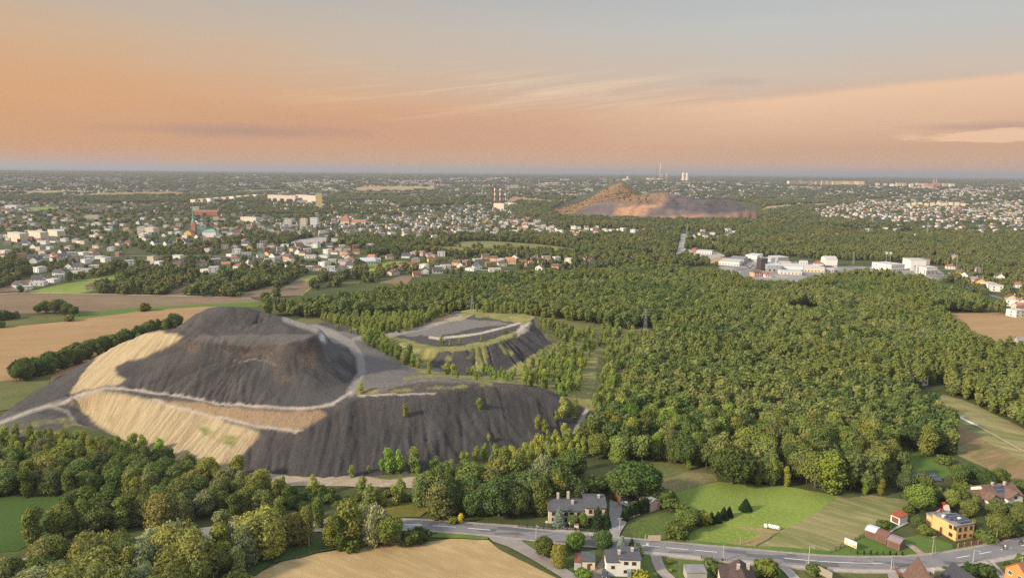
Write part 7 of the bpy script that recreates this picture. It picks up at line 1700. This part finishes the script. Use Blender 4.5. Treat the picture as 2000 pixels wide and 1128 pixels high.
o = shed('white-walled shed with a rusty red roof behind the steel garages', z6(192, 580), z6(280, 620), 4.5, 2.2, W_WHITE, wm('redroof_tin', (.30, .075, .045), var=.1, scale=1), 'shed', .4, 'shed')
o = shed('brown garden shed behind the orange-yellow house', z6(705, 535), z6(760, 545), 4, 2.2, BRN, W_BEIGE, 'shed', .3, 'shed')
# lower right houses
o, w_ = bld('house', 'cream house with steep brown gabled roof at the lower edge, right', 'house', (1790, 1188), (1834, 1194), 11, 4.2, 'yellow' if False else 'cream', R_BROWN, 'gable_y', 5.0, ov=.6, chim=((2.2, 6.0, 9.0),))
wins(o, w_, 13, [('f', -1.6, 1.0), ('f', 1.8, 1.0), ('f', 0, 4.6), ('l', 0, 1.3), ('r', 0, 1.3), ('r', 3, 1.3)], BRN)
a, r = annex(o, 'cross_wing', w_ / 2 + 2.2, 4.36, 1.5, 7, 3.6, W_CREAM, R_BROWN, 'gable_y', 2.2, .4)
o, w_ = bld('house', 'cream house with dark slate gabled roof beside the steep brown-roofed one', 'house', (1884, 1186), (1926, 1182), 9, 3.8, 'cream', wm('slate_tiles', (.055, .055, .068), var=.15, scale=1.4), 'gable_y', 3.8, ov=.6)
wins(o, w_, 11, [('f', -1.8, 1.0), ('f', 1.8, 1.0), ('l', 0, 1.2), ('l', 3, 1.2), ('f', 0, 4.2, (1.0, 1.0))], BRN)
o, w_ = bld('house', 'bright orange house with red roof in the lower right corner', 'house', (2004, 1166), (2050, 1157), 7, 5.2, wm('orange_render', (.74, .28, .09), var=.05, scale=.6), 'red', 'gable_x', 3.2, ov=.4)
wins(o, w_, 11, [('f', -2.6, .9), ('f', -2.6, 3.6), ('f', 1.0, 3.6), ('l', 0, 3.6), ('l', 0, .9), ('l', 3, 3.6)], FRAME)
bld('glass_shed', 'small grey shed at the lower edge below the clipped lawn', 'shed', (1341, 1134), (1380, 1134), 4, 2.2, 'grey', 'grey', 'shed', .3, ov=.1)
# house in the wood
o, w_ = bld('house', 'white house with dark hipped roof half hidden in the wood at the right', 'house', (1793, 754), (1812, 752), 11, 5.6, 'white', wm('dark_brown_roof', (.085, .058, .05)), 'hip', 3, ov=.5)
wins(o, w_, 11, [('f', -2.2, 3.4), ('f', 2.0, 3.4), ('f', -2.2, .8), ('f', 2.0, .8)], BRN); annex(o, 'flat_wing', w_ / 2 + 2.4, 4.7, 2, 7, 4.6, W_WHITE, R_LIGHT, 'flat')
o, w_ = bld('house', 'pale house with grey roof at the edge of the brown field, far right', 'house', (1988, 678), (2012, 680), 10, 4.2, 'beige', 'grey', 'gable_x', 2.6, ov=.5)
wins(o, w_, 10, [('f', -2, 1.0), ('f', 2, 1.0)], BRN)

# solar field behind the gardens
o = empty('solar_array', tuple(P(1806, 938, 0)), .02); tag(o, 'ground-mounted solar array behind the garden trees', 'solar array')
for k in range(2):
    for j in range(4):
        panel(o, -5.2 + j * 3.4, k * 3.0, .9, 3.2, 2.4, .5)
    mb = MB()
    for j in range(5): mb.box(-6.8 + j * 3.3, -6.7 + j * 3.3, k * 3.0, k * 3.0 + .1, -.1, .85)
    mb.build('support', GALV, o)
# hay bales
WRAP = wm('bale_film', (.80, .80, .78), rough=.35)
for k, (px, py, sz_) in enumerate([(1460, 638, 1.0), (1480, 640, 1.0), (1486, 642, 1), (1491.5, 643, 1), (1497, 644, 1)]):
    px, py = [zr4(1460, 646), zr4(1502, 648), zr4(1528, 656), zr4(1553, 660), zr4(1580, 666)][k]
    q_ = P(px, py, 0); o = empty('hay_bale', (q_[0], q_[1], .35), 1.35 + .12 * k); o.scale = (.62, .62, .62)
    mb = MB(); 
    for i_ in range(1): mb.tube([(-.85, 0, .95), (-.72, 0, .95), (.72, 0, .95), (.85, 0, .95)], [.78, .95, .95, .78], 22)
    mb.build('wrapped_straw', WRAP, o, smooth=False)
    tag(o, ['white wrapped bale standing apart at the left of the five', 'second of five white wrapped bales, left end of the tight row', 'third of the five white wrapped bales', 'fourth of the five white wrapped bales', 'rightmost of the five white wrapped bales'][k], 'bale', 'wrapped bales in the green field')
# ---- poles, lamps, signs
WOODP = wm('weathered_wood', (.33, .29, .24)); CONCP = wm('concrete_pole', (.42, .40, .37))
def upole(px, py, hpx, label, kind='power_pole', arm='tee', mt=None, lamp=False, grp='poles along the road', leg=False):
    q_ = P(px, py, 0); h = hpx / (F / math.hypot(math.hypot(q_[0], q_[1]), CAM_H) * math.cos(math.atan2(CAM_H, math.hypot(q_[0], q_[1]))))
    o = empty(kind, (q_[0], q_[1], .05), .3); tag(o, label, 'street lamp' if lamp else 'pole', grp)
    mb = MB(); mb.tube([(0, 0, -.2), (0, 0, h)], [.17, .11], 8)
    mb.build('pole', mt or CONCP, o)
    if leg: mb = MB(); mb.tube([(1.6, 0, -.2), (.1, 0, h * .93)], [.16, .11], 8); mb.build('brace', mt or CONCP, o)
    if lamp:
        mb = MB(); mb.tube([(0, 0, h - .1), (0, -.7, h + .35), (0, -1.5, h + .45)], [.05, .045, .04], 6); mb.build('arm', GALV, o)
        mb = MB(); mb.box(-.14, .14, -2.1, -1.5, h + .38, h + .52); mb.build('lamp_head', GALV, o)
    elif arm == 'tee':
        mb = MB(); mb.box(-.9, .9, -.06, .06, h - .45, h - .33); mb.build('crossarm', mt or CONCP, o)
        for x_ in (-.75, -.3, .3, .75): mb = MB(); mb.lathe([(.05, h - .325), (.09, h - .22), (.03, h - .12)], 8, (x_, 0, 0)); mb.build('insulator', FRAME, o)
    return o
upole(*z3(727, 752), 24, 'pale street lamp on the verge opposite the gravel shoulder', 'street_lamp', lamp=True)
upole(*z3(1535, 680), 24, 'thin pole at the corner of the grey courtyard', arm='tee')
upole(*zr4(214, 752), 22, 'dark pole by the lawn left of the roadside sign', arm='none', mt=BRN)
upole(*zr4(1050, 968), 28, 'pole on the near pavement below the bright green field', arm='none')
upole(*zr4(1216, 808), 16, 'short wooden post at the foot of the bright green field', arm='none', mt=WOODP)
upole(*zr4(1874, 1000), 30, 'street lamp on the near pavement beside the concrete driveway', 'street_lamp', lamp=True)
upole(*zr5(1187, 1062), 24, 'twin-legged pole at the track by the near pavement', leg=True)
upole(*z6(595, 912), 30, 'tall twin-legged wooden pole on the lawn of the orange-yellow house', mt=WOODP, leg=True)
upole(*z6(1214, 775), 29, 'tall pale pole beside the garden of the orange-yellow house', mt=WOODP)
upole(*z6(990, 985), 20, 'thin dark street lamp on the near side of the curve', 'street_lamp', lamp=True, mt=GALV)
upole(604, 1068, 20, 'post in the reeds beside the stubble field', arm='none', mt=WOODP)
upole(1990, 1140, 40, 'pole beside the orange corner house', arm='tee')
def board(px, py, w, z0, z1, rz, label, face, back=None, kind='billboard', posts=True, art=None):
    q_ = P(px, py, 0); o = empty(kind, (q_[0], q_[1], .3), rz); tag(o, label, 'sign')
    mb = MB(); mb.box(-w / 2, w / 2, 0, .12, z0, z1); mb.build('panel', face, o)
    if posts:
        for x_ in (-w * .35, w * .35): mb = MB(); mb.tube([(x_, .2, -.2), (x_, .2, z1 * .95)], [.07, .07], 6); mb.build('post', WOODP, o)
    if art: art(o)
def art1(o):
    a = MB(); a.box(-1.9, 1.9, -.02, -.004, .85, 1.15); a.build('yellow_band', wm('sign_yellow', (.75, .5, .08)), o)
    a = MB(); a.box(.9, 1.9, -.02, -.004, 1.2, 1.7); a.box(-1.5, -.9, -.02, -.004, 1.25, 1.7); a.box(-.3, .4, -.02, -.004, 1.3, 1.6); a.build('printed_patch', wm('sign_orange', (.7, .3, .1)), o)
board(*zr5(792, 850), 4.0, .8, 3.0, -.9, 'white and yellow billboard at the corner of the lawn, facing the road', FRAME, art=art1)
board(*zr5(545, 1140), 4.6, .6, 3.0, -.95, 'pale wooden back of a billboard south of the road', WOODP)
o_ = board(*zr4(384, 790), 4.2, .5, 2.4, .02, 'wide beige board between two white posts on the far verge', wm('beige_board', (.50, .40, .30)))
for px, py, lb in ((zr4(298, 760)[0], zr4(298, 760)[1], 'small round-topped post on the lawn corner by the road'),):
    upole(px, py, 9, lb, arm='none', kind='marker_post')
def rsign(px, py, label, face, shape='round', h=2.3, rz=0):
    q_ = P(px, py, 0); o = empty('road_sign', (q_[0], q_[1], .3), rz); tag(o, label, 'road sign', 'small road signs')
    mb = MB(); mb.tube([(0, 0, 0), (0, 0, h)], [.05, .05], 6); mb.build('post', GALV, o)
    mb = MB()
    if shape == 'round': mb.tube([(0, -.09, h), (0, -.055, h)], [.35, .35], 16)
    else: mb.box(-.4, .4, -.09, -.055, h - .5, h + .3)
    mb.build('panel', face, o)
SR = wm('sign_red', (.6, .05, .04)); SB = wm('sign_blue', (.05, .15, .5))
rsign(*z3(541, 790), 'red and white road sign on the tip of the side-road verge', SR); rsign(*z3(828, 650), 'white sign by the hedge in front of the tall trees', FRAME, 'sq'); rsign(*z3(1053, 660), 'white notice at the guest house fence', FRAME, 'sq')
rsign(*z3(1250, 765), 'small sign on the road edge below the guest house', FRAME); rsign(*zr4(252, 868), 'white sign at the mouth of the gravel driveway', FRAME, 'sq'); rsign(*zr4(315, 870), 'second white sign, right of the one at the driveway mouth', FRAME, 'sq'); rsign(*z3(740, 850), 'small white marker sign by the trees in the road fork', FRAME, 'sq', 1.2); rsign(*z3(1270, 800), 'blue sign on the near road edge left of the crossing', SB, 'sq')
o = empty('bus_shelter', tuple(P(*z3(1117, 678), 0)), 0); tag(o, 'small white and red kiosk at the guest house fence', 'kiosk'); mb = MB(); mb.box(-.7, .7, 0, .8, 0, 2.3); mb.build('body', FRAME, o); mb = MB(); mb.box(-.8, .8, -.1, .9, 2.303, 2.45); mb.build('roof', R_RED, o); mb = MB(); mb.box(-.4, .4, -.02, -.004, .2, 1.2); mb.build('panel', SR, o)
# ---- fences
def fence(line, label, h=1.3, mt=None, post=2.4, slat=True, pm=None):
    pts_ = [P(x, y, 0) for x, y in line]; o = empty('fence', (pts_[0][0], pts_[0][1], .1), 0); tag(o, label, 'fence')
    mb = MB(); ps = MB(); O = pts_[0]
    for a, b_ in zip(pts_[:-1], pts_[1:]):
        d = b_ - a; L = math.hypot(d[0], d[1]); n = max(1, int(L / post)); ux, uy = d[0] / L, d[1] / L; nx_, ny_ = -uy * .04, ux * .04
        for i in range(n):
            p0 = a + d * (i / n) - O; p1 = a + d * ((i + 1) / n) - O
            for zz in (.25, h - .25):
                k = len(mb.v); q0, q1 = p0, p1
                mb.v += [(q0[0] - nx_, q0[1] - ny_, zz), (q1[0] - nx_, q1[1] - ny_, zz), (q1[0] + nx_, q1[1] + ny_, zz), (q0[0] + nx_, q0[1] + ny_, zz), (q0[0] - nx_, q0[1] - ny_, zz + .09), (q1[0] - nx_, q1[1] - ny_, zz + .09), (q1[0] + nx_, q1[1] + ny_, zz + .09), (q0[0] + nx_, q0[1] + ny_, zz + .09)]
                for f in ((3, 2, 1, 0), (4, 5, 6, 7), (0, 1, 5, 4), (1, 2, 6, 5), (2, 3, 7, 6), (3, 0, 4, 7)): mb.f.append(tuple(k + j for j in f))
            if slat:
                m_ = 7
                for j in range(m_):
                    q0 = p0 + (p1 - p0) * ((j + .5) / m_); mb.box(q0[0] - .06, q0[0] + .06, q0[1] - .06, q0[1] + .06, .08, h - .04)
            ps.box(p0[0] - .13, p0[0] + .13, p0[1] - .13, p0[1] + .13, -.1, h + .12)
    mb.build('rail_panel', mt or BRN, o); ps.build('post', pm or mt or BRN, o)
fence([z6(845, 842), z6(905, 830), z6(1100, 798), z6(1180, 785)], 'brown fence with pale brick posts in front of the orange-yellow house', 1.5, wm('redbrown_fence', (.22, .10, .07)), pm=wm('brick_post', (.42, .26, .20)))
fence([zr4(840, 950), zr4(940, 965), zr4(1040, 975), zr4(1190, 990)], 'dark metal fence between the pavement and the brown-roofed house', 1.3, wm('dark_metal', (.10, .09, .085)), slat=True)
fence([z3(560, 640), z3(720, 655), z3(880, 668), z3(1100, 680), z3(1330, 700)], 'dark green fence along the guest house garden', 1.4, wm('green_fence', (.045, .07, .035)))
fence([zr5(600, 890), zr5(750, 812), zr5(930, 725)], 'thin wire fence between the mown field and the lawn', 1.2, wm('wire_green', (.12, .14, .09)), slat=False)
fence([z6(1240, 770), z6(1380, 745), z6(1484, 720)], 'brown garden fence at the right end of the far verge', 1.2, BRN, slat=False)
fence([zr4(850, 960), zr4(920, 1060), zr4(990, 1128)], 'thin pale fence running down beside the trimmed lawn', 1.0, wm('pale_fence', (.30, .26, .20)), slat=False)
fence([zr4(125, 565), zr4(250, 525)], 'low pale wall edging the thuja hedge', .7, W_BEIGE, slat=False)
fence([z6(1125, 985), z6(1200, 1050), z6(1290, 1120)], 'pale fence along the driveway in the right corner', 1.0, wm('pale_fence', (.30, .26, .20)), slat=True)
fence([z6(235, 1060), z6(270, 1110), z6(330, 1125)], 'red-brown brick fence before the steep brown-roofed house', 1.3, wm('redbrown_fence', (.22, .10, .07)))
# ---- playground slide
o = empty('playground_slide', tuple(P(*z6(690, 490), 0)), .4); tag(o, 'red playground tower with a pink slide behind the orange-yellow house', 'playground slide')
mb = MB()
for a in ((.6, .6), (-.6, .6), (.6, -.6), (-.6, -.6)): mb.box(a[0] - .08, a[0] + .08, a[1] - .08, a[1] + .08, 0, 2.9)
mb.box(-.7, .7, -.7, .7, 1.4, 1.5); mb.build('tower', wm('play_red', (.55, .06, .04)), o)
mb = MB(); slabq(mb, (-.9, -.9, 2.9), (.9, -.9, 2.9), (.9, 0, 3.7), (-.9, 0, 3.7), .08); slabq(mb, (.9, .9, 2.9), (-.9, .9, 2.9), (-.9, 0, 3.7), (.9, 0, 3.7), .08); mb.build('roof', WM['play_red'], o)
mb = MB(); slabq(mb, (-3.8, -.35, .2), (-3.8, .35, .2), (-.7, .35, 1.5), (-.7, -.35, 1.5), .07); mb.build('slide', wm('play_pink', (.62, .25, .26)), o); bpy.data.objects[-1] if False else None
# ---- cars
TYRE = wm('tyre_rubber', (.03, .03, .03)); RIM = wm('wheel_rim', (.45, .45, .46), rough=.4)
def car(px, py, rz, col, label):
    q_ = P(px, py, 0); o = empty('parked_car', (q_[0], q_[1], .42), rz); tag(o, label, 'car', 'parked cars')
    prof = [(-2.1, .35), (-2.15, .75), (-1.25, .88), (-.6, 1.38), (.9, 1.42), (1.7, .98), (2.1, .9), (2.12, .38)]
    mb = MB(); n = len(prof)
    rows = []
    for y, s_ in ((-.85, .93), (-.78, 1.0), (.78, 1.0), (.85, .93)):
        b0 = len(mb.v)
        for (x, z) in prof: mb.v.append((x * (1 if abs(y) < .8 else .98), y * (.86 if z > 1.1 else 1), z * (1 if abs(y) < .8 else .97)))
        rows.append(b0)
    for a, b_ in zip(rows[:-1], rows[1:]):
        for k in range(n): mb.f.append((a + k, b_ + k, b_ + (k + 1) % n, a + (k + 1) % n))
    mb.f.append(tuple(rows[0] + k for k in range(n))); mb.f.append(tuple(rows[-1] + k for k in reversed(range(n))))
    mb.build('body', wm('car_' + label.split()[0], col, rough=.3), o)
    g = MB(); slabq(g, (-1.22, -.62, .93), (-.66, -.6, 1.34), (-.66, .6, 1.34), (-1.22, .62, .93), .03); g.build('windscreen', GLASS, o)
    g = MB(); slabq(g, (1.62, .62, 1.04), (.98, .6, 1.38), (.98, -.6, 1.38), (1.62, -.62, 1.04), .03); g.build('rear_window', GLASS, o)
    for s_ in (-1, 1): g = MB(); g.box(-.8, 1.1, s_ * .80 - .02, s_ * .80 + .02, .98, 1.27); g.build('side_window', GLASS, o)
    for x in (-1.3, 1.3):
        for s_ in (-1, 1):
            g = MB(); g.tube([(x, s_ * .72, .31), (x, s_ * .90, .31)], [.31, .31], 14); wl = g.build('wheel', TYRE, o); g = MB(); g.tube([(x, s_ * .90, .31), (x, s_ * .915, .31)], [.18, .18], 12); g.build('rim', RIM, wl)
    for s_ in (-1, 1): g = MB(); g.box(-2.16, -2.08, s_ * .6 - .15, s_ * .6 + .15, .6, .74); g.build('headlight', FRAME, o)
car(*z3(1392, 1112), 1.35, (.06, .075, .09), 'dark grey car parked nose out in the red-paved yard')
car(*zr4(118, 440), 2.5, (.62, .66, .70), 'white car parked by the dark wooden carport'); car(*zr4(150, 446), 2.4, (.035, .04, .06), 'dark blue car parked beside the white one by the carport')
for k, (x, y, cl, lb) in enumerate([(875, 885, (.7, .7, .7), 'white car on the road right of the business park, farther one'), (925, 915, (.7, .72, .75), 'white van-like car on the road right of the business park, nearer one'), (700, 400, (.7, .7, .7), '')][:2]): car(*z4(x, y), .9 + .1 * k, cl, lb)
for k, (x, y) in enumerate([(660, 400), (690, 385), (640, 415), (720, 420), (770, 405), (1490, 385), (1530, 380), (560, 380), (610, 395)]): car(*z5(x, y), [.4, 1.2, .5][k % 3], [(.7, .7, .7), (.1, .1, .12), (.35, .05, .05)][k % 3], ['white', 'dark', 'red'][k % 3] + ' car in the business park yard, ' + ['left part', 'middle', 'right of the dark tower', 'beside the dark tower', 'foot of the dark tower', 'near the red-roofed villa', 'just before the tall white hall', 'far left by the low hall', 'behind the central row'][k])
# ---- motorcycles with riders on the road
SKIN = wm('skin', (.50, .32, .24)); JW = wm('white_jacket', (.55, .55, .56)); JB = wm('dark_clothing', (.045, .045, .05)); HLM = wm('helmet_dark', (.05, .05, .06), rough=.25)
def skin_body(name, nodes, edges, radii, mt, parent):
    me = bpy.data.meshes.new(name); me.from_pydata(nodes, edges, []); me.materials.append(mt)
    o = bpy.data.objects.new(name, me); COL.objects.link(o); o.parent = parent
    md = o.modifiers.new('skin', 'SKIN'); sv_ = me.skin_vertices[0].data if me.skin_vertices else None
    if sv_ is None:
        bm_ = bmesh.new(); bm_.from_mesh(me); lay = bm_.verts.layers.skin.verify(); bm_.verts.ensure_lookup_table()
        for v, r_ in zip(bm_.verts, radii): v[lay].radius = (r_, r_)
        bm_.verts[0][lay].use_root = True; bm_.to_mesh(me); bm_.free()
    else:
        for v, r_ in zip(sv_, radii): v.radius = (r_, r_)
        sv_[0].use_root = True
    s_ = o.modifiers.new('sub', 'SUBSURF'); s_.levels = 1; s_.render_levels = 2
    return o
def rider(px, py, rz, body, jac, label_b, label_p):
    q_ = P(px, py, .4); o = empty('motorcycle', (q_[0], q_[1], .412), rz); tag(o, label_b, 'motorcycle', 'motorcycles on the road')
    for x in (-.68, .72):
        mb = MB(); mb.tube([(x, -.07, .32), (x, .07, .32)], [.32, .32], 18); wl = mb.build('wheel', TYRE, o); mb = MB(); mb.tube([(x, -.075, .32), (x, .075, .32)], [.2, .2], 14); mb.build('rim', RIM, wl)
    mb = MB(); mb.tube([(-.6, 0, .7), (-.1, 0, .72), (.25, 0, .88), (.62, 0, .72)], [.10, .16, .19, .08], 10); mb.build('tank', body, o)
    mb = MB(); mb.box(-.2, .3, -.16, .16, .28, .62); mb.build('engine', RIM, o); mb = MB(); mb.tube([(-.75, 0, .82), (-.15, 0, .80)], [.12, .14], 8); mb.build('seat', JB, o)
    mb = MB(); mb.tube([(.72, -.09, .32), (.5, -.09, .98)], [.035, .035], 6); mb.tube([(.72, .09, .32), (.5, .09, .98)], [.035, .035], 6); mb.tube([(.46, -.36, 1.02), (.5, 0, .98), (.46, .36, 1.02)], [.02, .02, .02], 6); mb.build('fork_handlebar', GALV, o)
    p_ = empty('person', (q_[0], q_[1], .412), rz); tag(p_, label_p, 'person', 'motorcycle riders')
    N_ = [(-.28, 0, .95), (-.2, 0, 1.15), (-.08, 0, 1.38), (-.02, 0, 1.50), (0.02, 0, 1.58)]; R1 = [.17, .16, .19, .08, .07]; E_ = [(0, 1), (1, 2), (2, 3), (3, 4)]
    for s_ in (-1, 1):
        k = len(N_); N_ += [(-.22, s_ * .12, .92), (.12, s_ * .24, .82), (-.08, s_ * .24, .45), (.06, s_ * .25, .38), (-.06, s_ * .2, 1.40), (.12, s_ * .30, 1.18), (.40, s_ * .33, 1.06), (.48, s_ * .33, 1.04)]; R1 += [.11, .09, .065, .05, .08, .06, .045, .04]
        E_ += [(0, k), (k, k + 1), (k + 1, k + 2), (k + 2, k + 3), (2, k + 4), (k + 4, k + 5), (k + 5, k + 6), (k + 6, k + 7)]
    skin_body('body', N_, E_, R1, jac, p_)
    mb = MB(); mb.lathe([(.05, -.16), (.115, -.10), (.135, 0), (.11, .09), (.04, .135)], 14, (.06, 0, 1.70)); mb.build('helmet', HLM, p_, smooth=True)
    mb = MB(); mb.box(.155, .20, -.08, .08, 1.66, 1.74); mb.build('visor', GLASS, p_)
hd = math.atan2(P(2000, 1066, 0)[1] - P(1940, 1077, 0)[1], P(2000, 1066, 0)[0] - P(1940, 1077, 0)[0])
rider(*z6(1302, 850), hd, wm('bike_dark', (.06, .05, .05), rough=.3), JW, 'motorcycle on the road, the left one of the two', 'rider in pale jacket on the left motorcycle')
rider(*z6(1452, 800), hd, wm('bike_red', (.25, .05, .04), rough=.3), JB, 'motorcycle on the road near the right edge, ahead of the other', 'rider in dark clothing on the motorcycle near the right edge')
# path stones by the sandy toe
for k, (px, py) in enumerate([(1192, 655), (1230, 965)][:0]): pass

# ================================================================== HAZE
hz = MB(); hz.box(-62000, 62000, -4000, 63000, -70, 205)
m = bpy.data.materials.new("haze"); m.use_nodes = True
t = NT(m.node_tree); t.n.clear(); oo = t.node('ShaderNodeOutputMaterial'); pv = t.node('ShaderNodeVolumePrincipled')
pv.inputs['Color'].default_value = (0.55, 0.57, 0.645, 1); pv.inputs['Density'].default_value = 0.000092; pv.inputs['Anisotropy'].default_value = 0.1
t.l.new(pv.outputs[0], oo.inputs['Volume'])
tag(hz.build('haze', m), kind='stuff')
bpy.data.objects['haze']['label'] = 'thin blue-grey evening haze over the plain'

# ================================================================== LABELS
LM = [('the green-spired church', 378, 458), ('the orange-roofed church', 680, 436), ('the yellow tower block', 623, 395), ('the banded factory chimneys', 975, 405), ('the cemetery', 610, 472), ('the three pale yellow apartment blocks', 65, 465), ('the bright field at the far left', 160, 552), ('the striped ploughed plots', 575, 560), ('the blue-roofed barn', 718, 512), ('the long olive field', 1040, 483), ('the small ploughed plot before the town', 775, 548), ('the straight pale road', 1334, 478), ('the business park', 1500, 525), ('the distant spoil heap', 1290, 405), ('the brown field at the right', 1900, 640), ('the row of white houses by the wood', 1180, 452), ('the sunlit hill blocks', 1820, 402), ('the red-roofed villa by the road', 1856, 522), ('the lone modern white house', 416, 530), ('the row of new white houses', 90, 545),
 ('the summit of the dark cone', 440, 600), ('the upper sand slope', 250, 690), ('the sand terrace', 320, 830), ('the dark lower slope', 750, 850), ('the grassy second heap', 930, 650), ('the dirt path through the birches', 1168, 720), ('the tall grey mast', 1260, 635), ('the pale mast', 1799, 665), ('the forest clearing', 1565, 600), ('the white house in the wood', 1800, 745), ('the maize field', 70, 1010), ('the pale track', 620, 945), ('the stubble field', 800, 1095), ('the long guest house', 1150, 1000), ('the grey courtyard', 1203, 1010), ('the thuja hedge', 1248, 998), ('the bright green field', 1470, 985), ('the row of bales', 1480, 1030), ('the mown field', 1600, 1040), ('the orange-yellow house', 1860, 1035), ('the large white house', 1945, 985), ('the solar array', 1806, 934), ('the concrete path', 1860, 805), ('the steel garages', 1730, 1055), ('the cream two-storey house', 1222, 1105), ('the brown-roofed house', 1450, 1110), ('the road curve', 1840, 1095), ('the reed bed', 1345, 940), ('the side road fork', 990, 1055), ('the road bend at left', 40, 1105), ('the small green meadow', 1800, 905), ('the bright field on the right slope', 1950, 870), ('the sand flank treeline', 130, 715), ('the far left meadow', 40, 630), ('the goldenrod patch', 30, 888), ('the little dark heap', 1175, 815), ('the heath behind the cone', 700, 640), ('the front corner of the wood', 1170, 880), ('the middle of the wood', 1450, 760), ('the right flank of the wood', 1700, 850)]
ORD = ['nearest', 'second', 'third', 'fourth', 'fifth', 'sixth', 'seventh', 'eighth', 'ninth', 'tenth', 'eleventh', 'twelfth', 'thirteenth', 'fourteenth', 'fifteenth', 'sixteenth', 'seventeenth', 'eighteenth', 'nineteenth', 'twentieth']
bk_ = {}
for (o, look, px, py, d) in DEFER:
    D_ = [((px - x) ** 2 + ((py - y) * 1.6) ** 2, n, x, y) for n, x, y in LM]
    dd_, n, x, y = min(D_)
    dx, dy = px - x, (py - y) * 1.4
    rel = ('right of' if dx > 0 else 'left of') if abs(dx) > abs(dy) else ('in front of' if dy > 0 else 'behind')
    bk_.setdefault((look, n, rel), []).append((dd_, o))
for (look, n, rel), L_ in bk_.items():
    L_.sort(key=lambda q_: q_[0])
    for k, (dd_, o) in enumerate(L_):
        if len(L_) == 1: s_ = f"{look}, {rel} {n}"
        elif k < 20: s_ = f"{look}, {ORD[k]} of its kind {rel} {n}"
        else: s_ = f"{look}, farther {rel} {n}"
        if len(s_.split()) > 16: s_ = s_.replace(' of its kind', '')
        if len(s_.split()) > 16: s_ = s_.replace(' house with', ' house,')
        if len(s_.split()) > 16: s_ = s_.replace(' of its kind', '').replace(' with', '').replace('flat ', '').replace('the ', '').replace('two-storey ', '')
        o['label'] = s_
